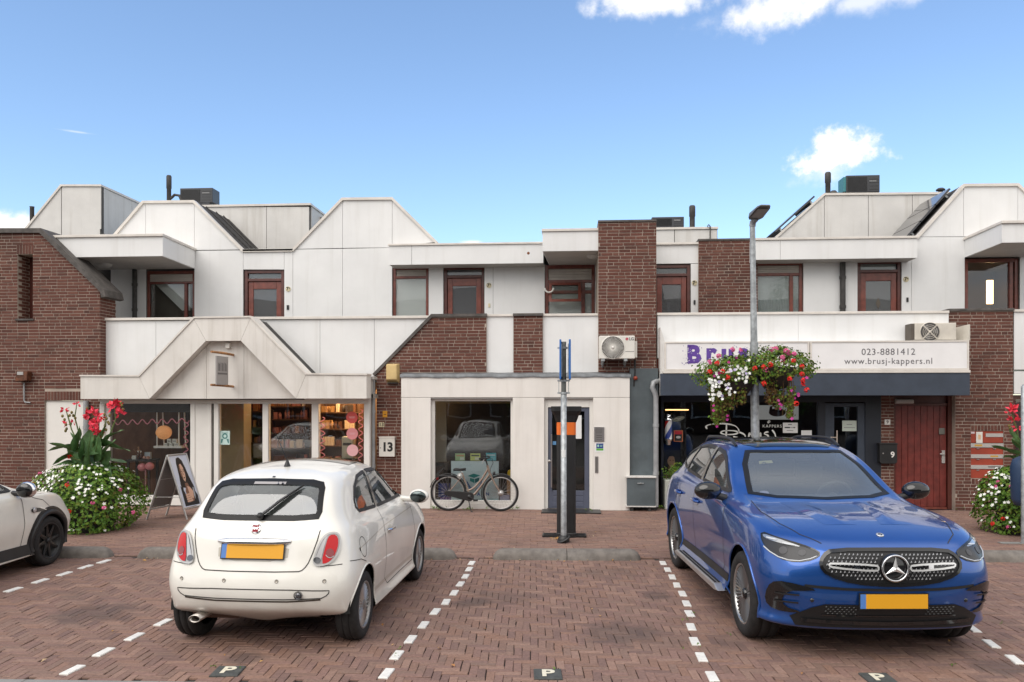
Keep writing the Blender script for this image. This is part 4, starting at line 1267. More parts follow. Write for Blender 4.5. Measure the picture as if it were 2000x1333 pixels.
mb.box(ox0, lx0, yd, yd + .1, 0, oz1); mb.box(lx1, ox1, yd, yd + .1, 0, oz1); mb.box(lx0, lx1, yd + .001, yd + .1, lz1, oz1)
dfr = mb.build('door_frame', frame_white, b, .005)
door_bl = pm('blue_grey_door', (0.085, 0.095, 0.135), 0.4, var=0.08)
gx0, gx1, gz0, gz1 = rbox(1078, 804, 1142, 960, YV)
mb = MB(); y2 = yd + .03
mb.box(lx0 + .004, gx0, y2, y2 + .06, .02, lz1 - .004); mb.box(gx1, lx1 - .004, y2, y2 + .06, .02, lz1 - .004)
mb.box(gx0, gx1, y2 + .001, y2 + .06, gz1, lz1 - .004); mb.box(gx0, gx1, y2 + .001, y2 + .06, .02, gz0)
for k in range(3):
 mb.box(gx0 + .02, gx1 - .02, y2 - .006, y2, .05 + k * .105, .135 + k * .105)
dl = mb.build('door_leaf', door_bl, dfr, .004)
MB().box(gx0, gx1, y2 + .03, y2 + .036, gz0, gz1).build('pane', glass, dfr)
hx = FX(1077, YV)
mb = MB(); hz0, hz1 = FZ(1077, 953, YV), FZ(1077, 849, YV)
mb.box(hx - .012, hx + .012, y2 - .07, y2 - .045, hz0, hz1)
for zz in (hz0 + .12, hz1 - .08): mb.sweep([(hx, y2 - .05, zz), (hx, y2 + .0, zz)], .012, 8)
mb.build('handle', steel, dfr)
MB().lathe([(0, -.01), (.028, -.01), (.03, 0)], (FX(1072.5, YV), y2, FZ(1072, 902, YV)), 'Y', 14).build('lock', steel, dfr)
mb = MB(); xx0, xx1, zz0, zz1 = rbox(1121, 812, 1136, 858, YV); mb.box(xx0, xx1, y2 + .024, y2 + .028, zz0, zz1); mb.build('notice', paper, dfr)
mb = MB(); xx0, xx1, zz0, zz1 = rbox(1079, 863, 1086, 870, YV); mb.box(xx0, xx1, y2 + .02, y2 + .024, zz0, zz1); mb.build('sticker', pm('sky_blue', (.12, .30, .55), .5), dfr)
MB().box(ox0, ox1, YV + .3, YV + .32, 0, oz1).build('door_backing', dark_int, b)
MB().box(ox0 + .05, ox1 - .05, YV - .01, YV + .1, 0, .02).build('threshold', coping_m, b)
panels(b, YU, [[(837, 516), (866, 516), (866, 640), (837, 640)], [(946, 516), (963, 516), (963, 640), (946, 640)], [(963, 516), (1064, 516), (1064, 640), (963, 640)],
               [(1162, 516), (1172, 516), (1172, 640), (1162, 640)]], white, name='facade_panel')
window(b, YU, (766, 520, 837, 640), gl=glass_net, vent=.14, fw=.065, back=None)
x0, x1, z0, z1 = rbox(766, 520, 837, 640, YU); curtain_mesh(b, x0 + .06, x1 - .06, z0, z1 - .2, YU + .125, curtain, 5, .01)
upper_door(b, YU, (866, 520, 946.5, 640), back=pm('dark_pane_back', (.20, .20, .22), .8))
plate74(b, 955, 558, YU, '9')
bell = F(955.5, 597, YU); MB().box(bell.x - .02, bell.x + .02, YU - .015, YU, bell.z - .04, bell.z + .04).build('doorbell', cream_pl, b, .004)
px = (1064, 517, 1162.5, 640)
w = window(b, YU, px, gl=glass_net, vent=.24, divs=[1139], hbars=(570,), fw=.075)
x0, x1, z0, z1 = rbox(*px, YU); xd = FX(1139, YU); zh = FZ(1113, 570, YU)
curtain_mesh(b, x0 + .08, xd - .04, z0, zh - .02, YU + .13, curtain, 9, .03)
curtain_mesh(b, xd + .04, x1 - .1, z0, z1 - .3, YU + .13, curtain, 3, .02)
mb = MB(); fw = .06; zt = z1 - .075 - .24 - .06
def tilt(pts):
 out = []
 for (x, y, z) in pts:
  a = R(24); dz = z - zt
  out.append((x, YU + .05 + y + dz * math.sin(a), zt + dz * math.cos(a)))
 return out
def tbox(mb, xa, xb, ya, yb, za, zb_):
 m2 = MB().box(xa, xb, ya, yb, za, zb_)
 mb.add(tilt(m2.v), m2.f)
xa, xb = x0 + .085, xd - .045; zlo = zt - .46
tbox(mb, xa, xa + fw, -.05, 0, zlo, zt); tbox(mb, xb - fw, xb, -.05, 0, zlo, zt); tbox(mb, xa + fw, xb - fw, -.049, 0, zt - fw, zt); tbox(mb, xa + fw, xb - fw, -.049, 0, zlo, zlo + fw)
sash = mb.build('tilted_sash', mahog, w)
mb = MB(); tbox(mb, xa + fw, xb - fw, -.03, -.025, zlo + fw, zt - fw); mb.build('pane', glass, w)
curtain_mesh(b, xa, xb, zlo, zt, YU + .14, pm('yellow_curtain', (.44, .42, .33), .9), 9, .02)
mb = MB(); cx = F(1073, 565, YU)
mb.sweep([cx + Vector((.09 * math.cos(a), -.16, .09 * math.sin(a))) for a in [R(180 + 20 * k) for k in range(10)]], .018, 8)
mb.build('window_arm', frame_white, w)
YF2 = 16.5
x0, x1, z0, z1 = rbox(760, 475, 1061, 516, YF2)
xj = FX(804, YF2)
MB().box(x0, xj - .004, YF2, YU + .3, z0, z1 - .04).build('fascia_panel', white, b)
MB().box(xj + .004, x1, YF2, YU + .3, z0, z1 - .04).build('fascia_panel', white, b)
MB().box(xj - .004, xj + .004, YF2 + .012, YU, z0 + .004, z1 - .04).build('joint', joint, b)
MB().box(x0 - .02, x1, YF2 - .03, YU + .3, z1 - .039, z1).build('roof_edge', cap_white, b, .004)
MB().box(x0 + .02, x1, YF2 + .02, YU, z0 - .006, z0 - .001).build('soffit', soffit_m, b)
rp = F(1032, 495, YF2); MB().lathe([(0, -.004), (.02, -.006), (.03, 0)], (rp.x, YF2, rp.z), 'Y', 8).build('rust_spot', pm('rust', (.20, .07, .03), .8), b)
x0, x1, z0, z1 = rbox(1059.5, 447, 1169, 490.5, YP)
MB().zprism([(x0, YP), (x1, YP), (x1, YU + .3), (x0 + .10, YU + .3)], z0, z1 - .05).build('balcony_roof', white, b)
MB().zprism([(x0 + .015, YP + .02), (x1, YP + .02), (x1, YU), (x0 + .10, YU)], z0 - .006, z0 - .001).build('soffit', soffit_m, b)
MB().box(x0 - .015, x1, YP - .03, YU + .3, z1 - .049, z1).build('roof_edge', cap_white, b, .004)
p = F(1166, 503, 15.9); MB().lathe([(0, -.06), (.10, -.055), (.15, -.02), (.16, 0)], (p.x - .05, 15.9, z0 - .007), 'Z', 24).build('soffit_lamp', MATS['opal_plastic'], b)
MB().box(FX(760, YU), FX(1280, YU), YU + .31, 25, FZ(1000, 500, YU) - .2, FZ(1000, 482, YU)).build('flat_roof', slate, b)
MB().box(FX(900, YP), FX(1285, YU), YP + .3, YU + .4, 2.45, 2.6).build('gallery_floor', soffit_m, b)
MB().box(FX(770, YU), FX(1290, YU), 20.5, 20.7, 0, FZ(1000, 500, YU) - .2).build('rear_wall', dark_int, b)
t = thing('alarm_box', 'yellowed alarm box on the brick pier beside the gabled canopy', 'alarm box', F(768, 748, YK))
x0, x1, z0, z1 = rbox(755.5, 711, 780.5, 748, YK)
c = .035
mb = MB()
v = [(x0, YK - .0, z0 + .0), (x1, YK, z0), (x1, YK, z1), (x0, YK, z1), (x0 + .012, YK - .11, z0 + .06), (x1 - c, YK - .11, z0 + .06), (x1 - c, YK - .11, z1 - .02), (x0 + .012, YK - .11, z1 - .02)]
mb.add(v, [(4, 5, 6, 7), (0, 1, 5, 4), (1, 2, 6, 5), (2, 3, 7, 6), (3, 0, 4, 7)])
mb.build('cover', cream, t, .012)
MB().box(x0 + .02, x1 - .03, YK - .08, YK, z0 - .012, z0 + .002).build('base', darkpipe, t)
t = thing('notice_plate', 'small yellow notice plate on the brick pier above the number 13', 'sign', F(752, 809, YK))
x0, x1, z0, z1 = rbox(747.5, 803, 756.5, 815.5, YK)
MB().box(x0, x1, YK - .008, YK, z0, z1).build('plate', pm('amber_plate', (.62, .28, .015), .5), t, .003)
MB().box(x0 + .02, x1 - .02, YK - .0095, YK - .0085, z0 + .05, z0 + .06).build('print', ink, t)
t = thing('number_tile', 'small cream tile with black 13 on the brick pier', 'number', F(745, 829, YK))
x0, x1, z0, z1 = rbox(740, 825, 750.5, 834.5, YK)
MB().box(x0, x1, YK - .012, YK, z0, z1).build('tile', cream_pl, t, .003)
text_mesh('digits', '13', .095, ink, t, facing((x0 + x1) / 2, YK - .0135, (z0 + z1) / 2), .0008, bold=.002)
t = thing('number_box', 'white box with a large black 13 on the brick pier', 'letterbox', F(757, 872, YK))
x0, x1, z0, z1 = rbox(742, 853.5, 772.5, 892, YK)
MB().box(x0, x1, YK - .08, YK, z0, z1).build('box', ac_white, t, .01)
MB().box(x0 - .005, x1 + .005, YK - .09, YK - .0, z1 - .022, z1 + .006).build('lid', cap_white, t, .004)
text_mesh('digits', '13', .235, ink, t, facing((x0 + x1) / 2 + .012, YK - .0815, (z0 + z1) / 2 - .01), .0012, bold=.009, space=.92)
MB().lathe([(0, -.004), (.008, -.003), (.009, 0)], (x0 + .03, YK - .081, (z0 + z1) / 2 - .02), 'Y', 10).build('lock', ink, t)
pipe(b, 728.5, 740, 985, YK - .07, .045, zinc, top=None)
def led(name, px, mats, lab, cat): pass
t = thing('intercom', 'brushed steel intercom panel beside the blue grey door', 'intercom', F(1170, 862, YV))
x0, x1, z0, z1 = rbox(1160.5, 834, 1180, 862.5, YV)
MB().box(x0, x1, YV - .025, YV, z0, z1).build('plate', steel, t, .004)
mb = MB()
for i in range(5): mb.box(x0 + .05 + .0, x0 + .055, 0, 0, 0, 0) if False else mb.box(x0 + .045 + i * .022, x0 + .053 + i * .022, YV - .0265, YV - .0255, z1 - .12, z1 - .03)
for i in range(3): mb.box(x0 + .04, x1 - .04, YV - .0265, YV - .0255, z0 + .03 + i * .035, z0 + .044 + i * .035)
mb.build('grille', pm('steel_dark', (.22, .21, .20), .4, .6), t)
t = thing('security_sticker', 'blue and green sticker below the steel intercom', 'sticker', F(1171, 874, YV))
x0, x1, z0, z1 = rbox(1162, 864.5, 1180.5, 883.5, YV)
MB().box(x0, x1, YV - .004, YV, z0, z1).build('sheet', paper, t)
MB().box(x0 + .025, x1 - .02, YV - .0055, YV - .0045, z0 + .07, z1 - .02).build('blue_field', pm('deep_blue', (.02, .05, .22), .5), t)
MB().box(x0 + .025, x1 - .02, YV - .0055, YV - .0045, z0 + .03, z0 + .066).build('green_field', pm('vivid_green', (.10, .38, .04), .5), t)
mb = MB(); cx, cz = x0 + .06, z0 + .11
mb.prism([(cx, cz - .02), (cx + .02, cz), (cx + .012, cz + .03), (cx - .012, cz + .03), (cx - .02, cz)], YV - .0065, YV - .0056)
mb.box(x0 + .095, x1 - .035, YV - .0065, YV - .0056, cz + .012, cz + .02); mb.box(x0 + .095, x1 - .04, YV - .0065, YV - .0056, cz - .008, cz)
mb.build('emblem', pm('pale_green_print', (.35, .60, .50), .5), t)
t = thing('letter_slot', 'upright steel letter slot in the white wall right of the door', 'letter slot', F(1165, 922, YV))
x0, x1, z0, z1 = rbox(1162, 891.5, 1168.5, 924, YV)
MB().box(x0, x1, YV - .012, YV, z0, z1).build('plate', steel, t, .003)
MB().box(x0 + .014, x1 - .014, YV - .016, YV - .0125, z0 + .02, z1 - .02).build('flap', MATS['steel_dark'], t)
t = thing('doormat', 'black doormat in front of the blue grey door', 'doormat', G(1112, 999))
a, c = G(1058, 998.5), G(1173, 1003.5)
MB().box(G(1058, 1000).x, G(1173, 1000).x, a.y - .33, YV - .03, .004, .022).build('mat', black_pl, t)
YW2 = YV + .165
t = thing('display_board', 'large white poster board with a green graduation cap over blue leaves', 'poster', F(929, 980, YW2))
x0, x1, z0, z1 = rbox(881, 901, 974, 979, YW2)
board_m = pm('poster_blue_white', (.62, .72, .76), .5)
MB().box(x0, x1, YW2, YW2 + .02, z0, z1).build('board', board_m, t)
teal = pm('teal_ink', (.02, .25, .24), .5); teal2 = pm('teal_ink_dark', (.012, .15, .17), .5); blue = pm('blue_ink', (.02, .08, .32), .5)
yq = YW2 - .0015
def shape(pts, mat, nm):
 MB().prism(P2(pts, YW2), yq - .001, YW2 - .0002).build(nm, mat, t)
shape([(913, 930), (925, 925.5), (938, 929), (926, 934)], teal, 'cap_top')
shape([(918, 934), (926.5, 936), (926.5, 944), (918, 940)], teal, 'cap_side'); shape([(927.5, 936), (936, 933), (936, 940), (927.5, 944)], teal2, 'cap_side')
for sg in (-1, 1):
 for k in range(3):
  c0 = 926.5 + sg * 1.5
  pts = [(c0, 956 + k * .5 + 1), (c0 + sg * 6, 951 + k * 2.6), (c0 + sg * (14 - k * 1.5), 938 + k * 6), (c0 + sg * (13 - k * 2), 943 + k * 6), (c0 + sg * 6, 953 + k * 2.4)]
  MB().prism(P2(pts, YW2), yq - .001 - .0004 * k, YW2 - .0002).build('leaf', blue, t)
p = F(935, 966, YW2); text_mesh('letters', 'A', .09, blue, t, facing(p.x, yq, p.z), .0006, bold=.003)
p = F(952, 965.5, YW2); text_mesh('letters', 'N', .09, blue, t, facing(p.x, yq, p.z), .0006, bold=.003)
MB().box(FX(934, YW2), FX(974, YW2), yq - .001, YW2 - .0002, FZ(950, 976, YW2), FZ(950, 974.5, YW2)).build('small_print', pm('faint_blue_ink', (.22, .42, .48), .5), t)
for (px, cols, lb) in (((889, 886, 908, 900), ((.36, .52, .28), (.52, .25, .14), (.62, .66, .60)), 'green flyer with a red heading, left of three above the poster board'),
                       ((918.5, 886, 938, 900), ((.56, .62, .20), (.06, .06, .06), (.66, .66, .55)), 'yellow flyer with a black band, middle of three above the poster board'),
                       ((949, 885, 969, 900), ((.10, .42, .50), (.60, .68, .70), (.20, .50, .58)), 'light blue flyer, right of three above the poster board')):
 t = thing('flyer', lb, 'flyer', F((px[0] + px[2]) / 2, px[3], YW2), 0, 'flyers in the display window')
 x0, x1, z0, z1 = rbox(*px, YW2)
 MB().box(x0, x1, YW2 + .004, YW2 + .008, z0, z1).build('sheet', pm('flyer_%02d' % int(px[0] % 97), cols[0], .6), t)
 MB().box(x0 + .02, x1 - .02, YW2 + .0025, YW2 + .0035, z1 - .055, z1 - .03).build('heading', pm('flyer_h%02d' % int(px[0] % 97), cols[1], .6), t)
 MB().box(x0 + .09, x1 - .015, YW2 + .0025, YW2 + .0035, z0 + .01, z1 - .075).build('picture', pm('flyer_p%02d' % int(px[0] % 97), cols[2], .6), t)
t = thing('window_figure', 'yellow topped cardboard figure at the right edge of the display window', 'display', F(993, 980, YW2))
x0, x1, z0, z1 = rbox(990, 933, 996, 965, YW2 + .1)
MB().box(x0, x1 + .03, YW2 + .1, YW2 + .13, .12, z1).build('body', pm('ochre_card', (.45, .24, .10), .6), t)
MB().ball((x1 + .02, YW2 + .12, z1 + .08), .075, 14).build('head', pm('yellow_ball', (.70, .48, .03), .4), t)
x0, x1, z0, z1 = rbox(851, 903, 866, 975, YW2 + .1)
tag(MB().box(x0, x1 + .1, YW2 + .1, YW2 + .25, .1, z1).build('dark_speaker', dark_int, None, .02), 'dark upright cabinet at the left inside the display window', 'cabinet')
tag(MB().box(FX(860, YW2), FX(880, YW2), YW2, YW2 + .1, .12, FZ(870, 972, YW2)).build('purple_box', pm('purple_print', (.16, .06, .26), .6)), 'purple printed box low at the left in the display window', 'box')
tag(MB().box(FX(856, YW2), FX(878, YW2), YW2 + .02, YW2 + .09, FZ(870, 971.5, YW2), FZ(870, 945, YW2)).build('blue_box', pm('royal_blue_print', (.02, .04, .20), .6)), 'blue upright box on the purple box in the display window', 'box')
tag(MB().box(FX(976, YW2), FX(995, YW2), YW2, YW2 + .03, .12, FZ(985, 967, YW2)).build('leaflet_stand', pm('lilac_paper', (.40, .38, .52), .6)), 'pale lilac leaflet stand low at the right in the display window', 'leaflets')
def ac_unit(name, lab, px, Y, depth, mat, cxp, rp, dark=False, feet=True, group='outdoor air conditioning units', cross=False, side=False):
 x0, x1, z0, z1 = rbox(*px, Y)
 t = thing(name, lab, 'air conditioner', ((x0 + x1) / 2, Y, z0), 0, group)
 MB().box(x0, x1, Y, Y + depth, z0, z1).build('casing', mat, t, .012)
 c = F(*cxp, Y); r = rp
 g_ = MB()
 g_.lathe([(r, -.012), (r * 1.04, -.012), (r * 1.06, 0)], (c.x, Y, c.z), 'Y', 36)
 MB().lathe([(0, -.002), (r, -.002)], (c.x, Y, c.z), 'Y', 36).build('fan_opening', pm('fan_dark', (.075, .07, .066), .7) if not dark else black_pl, t)
 fanb = MB()
 for k in range(3):
  a = 2 * math.pi * k / 3 + .3; ps = []
  for (rr, da) in ((.2, -.15), (.92, -.55), (.95, .15), (.2, .5)): ps.append((c.x + r * rr * math.cos(a + da), c.z + r * rr * math.sin(a + da)))
  fanb.prism(ps, Y - .005, Y - .003)
 fanb.build('fan', pm('fan_grey', (.16, .155, .15), .6), t)
 n = 4 if cross else 44
 for k in range(n):
  a = 2 * math.pi * k / n + (math.pi / 4 if cross else 0)
  w = .010 if cross else .0032
  d = Vector((math.cos(a), 0, math.sin(a))); s = Vector((-d.z, 0, d.x)) * w
  a0, a1 = c + d * r * .14, c + d * r
  vs = [a0 - s, a0 + s, a1 + s, a1 - s]
  g_.add([(v.x, Y - .012, v.z) for v in vs] + [(v.x, Y - .008, v.z) for v in vs], [(0, 1, 2, 3), (3, 2, 6, 7), (0, 4, 5, 1), (1, 5, 6, 2), (0, 3, 7, 4)])
 if cross:
  for q in (.35, .55, .75):
   g_.lathe([(r * q - .003, -.012), (r * q + .003, -.012)], (c.x, Y, c.z), 'Y', 30)
 g_.lathe([(0, -.02), (r * .13, -.018), (r * .16, -.008)], (c.x, Y, c.z), 'Y', 16)
 g_.build('fan_grille', mat, t)
 return t, x0, x1, z0, z1
t, x0, x1, z0, z1 = ac_unit('air_conditioner', 'white wall mounted air conditioner with a red logo on the tall brick pier', (1170.5, 656, 1240, 701, ), YK - .34, .3, ac_white, (1197, 679), .205)
MB().box(x1, x1 + .05, YK - .25, YK - .06, z0 + .02, z1 - .1).build('valve_cover', ac_white, t, .01)
mb = MB()
for px in (1178, 1222):
 x = FX(px, YK - .34); mb.box(x - .03, x + .03, YK - .36, YK, z0 - .045, z0 - .005); mb.box(x - .028, x + .028, YK - .03, YK, z0 - .1, z0 - .046)
 mb.sweep([(x, YK - .33, z0 - .04), (x, YK - .03, z0 - .14)], .018, 8)
mb.build('bracket', galv, t)
yl = YK - .345
p = F(1224.5, 662.5, yl); MB().lathe([(.026, -.002), (0, -.002)], (p.x, yl + .004, p.z), 'Y', 22).build('logo_disc', pm('logo_red', (.42, .015, .05), .4), t)
mb = MB(); mb.box(p.x - .003, p.x + .001, yl - .0005, yl + .0015, p.z - .012, p.z + .012); mb.box(p.x + .001, p.x + .010, yl - .0005, yl + .0015, p.z - .012, p.z - .009)
mb.build('logo_mark', frame_white, t)
text_mesh('letters', 'LG', .075, pm('letter_grey', (.13, .13, .13), .5), t, facing(p.x + .083, yl + .003, p.z), .0008, bold=.002)
mb = MB(); q = F(1229, 687, yl); mb.box(q.x - .07, q.x + .09, yl + .002, yl + .004, q.z - .004, q.z + .004); mb.build('small_print', MATS['letter_grey'], t)
p = F(1240, 703, YK - .1); MB().sweep([p, p + Vector((.0, 0, -.25)), p + Vector((-.02, 0, -.5))], .02, 8).build('hose', black_pl, t)
# ================================================================== HAIRDRESSER
YH = 15.72; YA = 14.98
b = thing('hairdresser_shop', 'white hairdresser shop with a dark awning fascia, sign boards and flats above', 'building', F(1570, 1000, YH).xy.to_3d())
x0, x1, z0, z1 = rbox(1230, 720, 1285, 992, YV + .12)
MB().box(x0, x1, YV + .10, YV + .5, .3, z1).build('grey_cladding', grey_panel, b, .006)
MB().box(x0 + .01, x1 - .01, YV + .16, YV + .5, 0, .3).build('plinth', darkpipe, b)
mb = MB(); cx = F(1241, 739, YV + .1)
mb.lathe([(0, -.05), (.035, -.045), (.04, 0)], (cx.x, YV + .1, cx.z), 'Y', 16); mb.build('red_light', pm('red_lens', (.30, .045, .02), .3), b)
t = thing('meter_cabinet', 'grey metal cabinet with a white lid at the foot of the grey cladding', 'cabinet', F(1252, 990, YV - .1))
x0, x1, z0, z1 = rbox(1222.5, 932, 1281, 988.5, YV - .1)
MB().box(x0 + .02, x1 - .01, YV - .1, YV + .098, z0, z1 - .02).build('body', grey_panel, t, .008)
MB().box(x0, x1 + .01, YV - .12, YV + .098, z1 - .018, z1 + .012).build('lid', white_old, t, .006)
MB().box(x0 + .0, x1, YV - .115, YV + .09, z0 - .02, z0 - .001).build('base_rail', white_old, t)
hz = FZ(1252, 944, YV - .1); hx = FX(1251, YV - .1)
mb = MB(); mb.box(hx - .06, hx + .06, YV - .125, YV - .112, hz - .008, hz + .008); mb.box(hx - .008, hx + .008, YV - .115, YV - .1, hz - .012, hz + .012); mb.build('handle', galv, t)
mb = MB()
for xx in (x0 + .08, x1 - .14): mb.box(xx, xx + .06, YV - .05, YV + .05, 0, z0 - .02)
mb.build('foot', darkpipe, t)
tp = [F(1286, 744, YV + .15), F(1274.5, 750, YV + .02)]
pipe(b, 1281, 775, 990, YV + .02, .048, zinc, top=[tp[0], F(1276, 748, YV + .02), F(1274, 757, YV + .02), F(1279, 768, YV + .02)])
panels(b, YP, [[(1284, 615), (1559, 612), (1559, 700), (1284, 700)], [(1559, 612), (1853, 609), (1853, 700), (1559, 700)]], white, name='parapet_panel', backing_part='parapet', gap=.004)
mb = MB(); z = FZ(1568, 609.5, YP); mb.box(FX(1283, YP), FX(1853, YP), YP - .03, YP + .3, z - .045, z); mb.build('parapet_capping', cap_white, b, .004)
xs0, xs1 = FX(1298, YA), FX(1893.5, YA)
zt, zb_ = FZ(1590, 666.5, YA), FZ(1590, 723.5, YA)
zc = FZ(1590, 729, YA); zd = FZ(1590, 773, YA)
MB().box(xs0 - .01, xs1 + .005, YA + .06, YH, zb_ - .0, zt - .02).build('sign_box', white, b)
MB().box(xs0 - .03, xs1 + .012, YA - .015, YA + .3, zc, zb_ - .004).build('white_strip', cap_white, b, .003)
xa0, xa1 = FX(1290, YA), FX(1894.5, YA)
MB().box(xa0, xa1, YA + .0, YA + .06, zd, zc - .003).build('awning_fascia', navy, b, .006)
MB().box(xa0 + .01, xa1 - .005, YA + .061, YH + .1, zd + .03, zc - .004).build('awning_soffit', dark_int, b)
p0 = F(1287, 640, YP - .02); xq = FX(1288, YP - .02)
MB().prism([(FX(1288.5, 15.2), zd + .0), (FX(1297, 15.2), zd), (FX(1297, 15.2), FZ(1292, 668, 15.2)), (FX(1288.5, 15.2), FZ(1292, 640, 15.2))], YA + .12, YP - .001).build('side_cheek', white_old, b)
def sign_board(px0, px1, lab):
 x0, x1 = FX(px0, YA), FX(px1, YA)
 t = thing('sign_board', lab, 'sign', ((x0 + x1) / 2, YA, zb_))
 MB().box(x0 + .03, x1 - .03, YA + .012, YA + .055, zb_ + .03, zt - .03).build('face', pm('sign_white', (.78, .77, .77), .35, var=.03), t)
 mb = MB(); f = .028
 mb.box(x0, x1, YA, YA + .058, zt - f, zt); mb.box(x0, x1, YA, YA + .058, zb_, zb_ + f)
 mb.box(x0, x0 + f, YA + .001, YA + .058, zb_ + f, zt - f); mb.box(x1 - f, x1, YA + .001, YA + .058, zb_ + f, zt - f)
 mb.build('frame', cap_white, t)
 return t
t1 = sign_board(1298, 1581, 'white sign board with large purple letters left of the phone number board')
t2 = sign_board(1582.5, 1893, 'white sign board with a phone number and web address')
grey_ink = pm('grey_ink', (.11, .105, .115), .6)
p = F(1735.5, 688, YA); text_mesh('letters', '023-8881412', .165, grey_ink, t2, facing(p.x, YA + .0105, p.z), .001, space=1.08)
p = F(1735.5, 706, YA); text_mesh('letters', 'www.brusj-kappers.nl', .155, grey_ink, t2, facing(p.x, YA + .0105, p.z), .001, space=1.12)
purple = pm('purple_ink', (.11, .05, .30), .5, var=.15, vscale=30)
for ch, px, py, s in (('B', 1355, 694, .44), ('r', 1388.5, 690, .44), ('u', 1421, 691, .44), ('s', 1452, 690, .44), ('j', 1474, 691, .44)):
 p = F(px, py, YA)
 text_mesh('letters', ch, s, purple, t1, facing(p.x, YA + .0105, p.z), .001, bold=.022)
rr = random.Random(4); mb = MB()
for k in range(110):       # torn ink specks round the letters
 px = rr.choice((rr.gauss(1342, 5), rr.gauss(1360, 14), rr.uniform(1338, 1470))); py = rr.choice((rr.gauss(709, 1.5), rr.gauss(678, 2), rr.gauss(700, 6)))
 p = F(px, py, YA); r_ = rr.uniform(.003, .012)
 a0 = rr.random() * 6; mb.prism([(p.x + r_ * math.cos(a0 + q * 1.257) * rr.uniform(.6, 1), p.z + r_ * math.sin(a0 + q * 1.257) * rr.uniform(.6, 1)) for q in range(5)], YA + .0095, YA + .0118)
tag(mb.build('ink_specks', purple, t1), kind='stuff')
mb = MB()
for k in range(60):        # white scratches across the letters
 px = rr.choice((rr.gauss(1343, 4), rr.gauss(1385, 18), rr.uniform(1338, 1478))); py = rr.choice((rr.gauss(704, 3), rr.gauss(684, 3), rr.uniform(680, 708)))
 p = F(px, py, YA); r_ = rr.uniform(.003, .010)
 a0 = rr.random() * 6; mb.prism([(p.x + r_ * math.cos(a0 + q * 1.257), p.z + r_ * math.sin(a0 + q * 1.257) * rr.uniform(.5, 1)) for q in range(5)], YA + .0082, YA + .0092)
tag(mb.build('scratches', MATS['sign_white'], t1), kind='stuff')
upper_door(b, YU, (1276, 516.5, 1349, 640), back=pm('dark_pane_back2', (.15, .15, .155), .8))
plate74(b, 1356.5, 553, YU, '4')
bell = F(1356.5, 591, YU); MB().box(bell.x - .02, bell.x + .02, YU - .02, YU, bell.z - .045, bell.z + .045).build('doorbell', black_pl, b, .005)
panels(b, YU, [[(1276, 477), (1366, 476), (1366, 515), (1276, 516)], [(1349, 515.5), (1366, 515.5), (1366, 640), (1349, 640)],
               [(1569, 505), (1646, 505), (1646, 640), (1569, 640)], [(1646, 505), (1675, 505), (1675, 640), (1646, 640)],
               [(1761, 505), (1780, 505), (1780, 640), (1761, 640)], [(1780, 463), (1884.5, 463), (1884.5, 640), (1780, 640)],
               [(1790, 463), (1882, 361.5), (1882, 462.5)], [(1882, 361.5), (1988, 360.5), (1988, 462), (1882, 462.5)], [(1988, 360.5), (2085, 455), (1988, 462)]], white, name='facade_panel')
cap(b, 1276, 1366, 474.5, YU, .05, .3, .045, name='roof_edge')
trim(b, [(1786, 466), (1881, 360), (1988.5, 359), (2090, 458)], YU, .055, .04, .10, cap_white, 'gable_capping')
slope_body(b, [(1786, 466), (1881, 360), (1988.5, 359), (2090, 458), (2090, 480), (1786, 480)], YU + .11, 20.5)
panels(b, 18.2, [[(1270, 449), (1317.5, 448), (1317.5, 480), (1270, 480)], [(1317.5, 448), (1401, 448), (1401, 480), (1317.5, 480)]], white_old, gap=.015, name='roof_house_panel', backing_part='roof_house_wall')
cap(b, 1262, 1402.5, 444.5, 18.2, .03, 2.5, .05, name='roof_edge')
MB().box(FX(1262, 18.2), FX(1400, 18.2), 18.45, 20.6, FZ(1330, 480, 18.2), FZ(1330, 449, 18.2)).build('roof_house_core', white_old, b)
p = F(1387, 462, 18.15); MB().sweep([p + Vector((0, 0, -.15)), p + Vector((0, 0, .22)), p + Vector((-.03, 0, .26)), p + Vector((-.06, 0, .22))], .014, 6).build('cable_goose', darkpipe, b)
flue(b, 1352, 402, 446, 18.9, .068)
YB2 = 16.88
pb = P2([(1364.5, 469), (1480, 467.5), (1480, 640), (1364.5, 640)], YB2)
brick_wall(b, YB2, pb, .6, n_obj=200, seed=21)
cap(b, 1363.5, 1478, 466.5, YB2, .02, .6, .04, coping_m)
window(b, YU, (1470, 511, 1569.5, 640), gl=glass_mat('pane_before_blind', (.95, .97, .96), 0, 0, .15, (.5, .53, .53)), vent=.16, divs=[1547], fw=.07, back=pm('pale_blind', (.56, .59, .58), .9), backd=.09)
x0, x1, z0, z1 = rbox(1470, 511, 1569.5, 640, YU)
curtain_mesh(b, x0 + .1, x1 - .1, z0, FZ(1520, 584, YU), YU + .115, pm('lace', (.40, .44, .43), .9), 10, .015)
pipe(b, 1646, 508, 640, YU - .07, .055, darkpipe)
upper_door(b, YU, (1675.5, 508.5, 1761.5, 640), back=pm('pale_pane_back', (.34, .36, .35), .8), dia=True)
plate74(b, 1769.5, 546, YU, '4')
bell = F(1772, 586, YU); MB().box(bell.x - .02, bell.x + .02, YU - .02, YU, bell.z - .045, bell.z + .045).build('doorbell', black_pl, b, .005)
YF4 = 16.5
x0, x1, z0, z1 = rbox(1472, 463.5, 1791.5, 506, YF4); xj = FX(1524, YF4)
MB().box(x0, xj - .003, YF4, YU + .3, z0, z1 - .045).build('fascia_panel', white, b); MB().box(xj + .003, x1, YF4, YU + .3, z0, z1 - .045).build('fascia_panel', white, b)
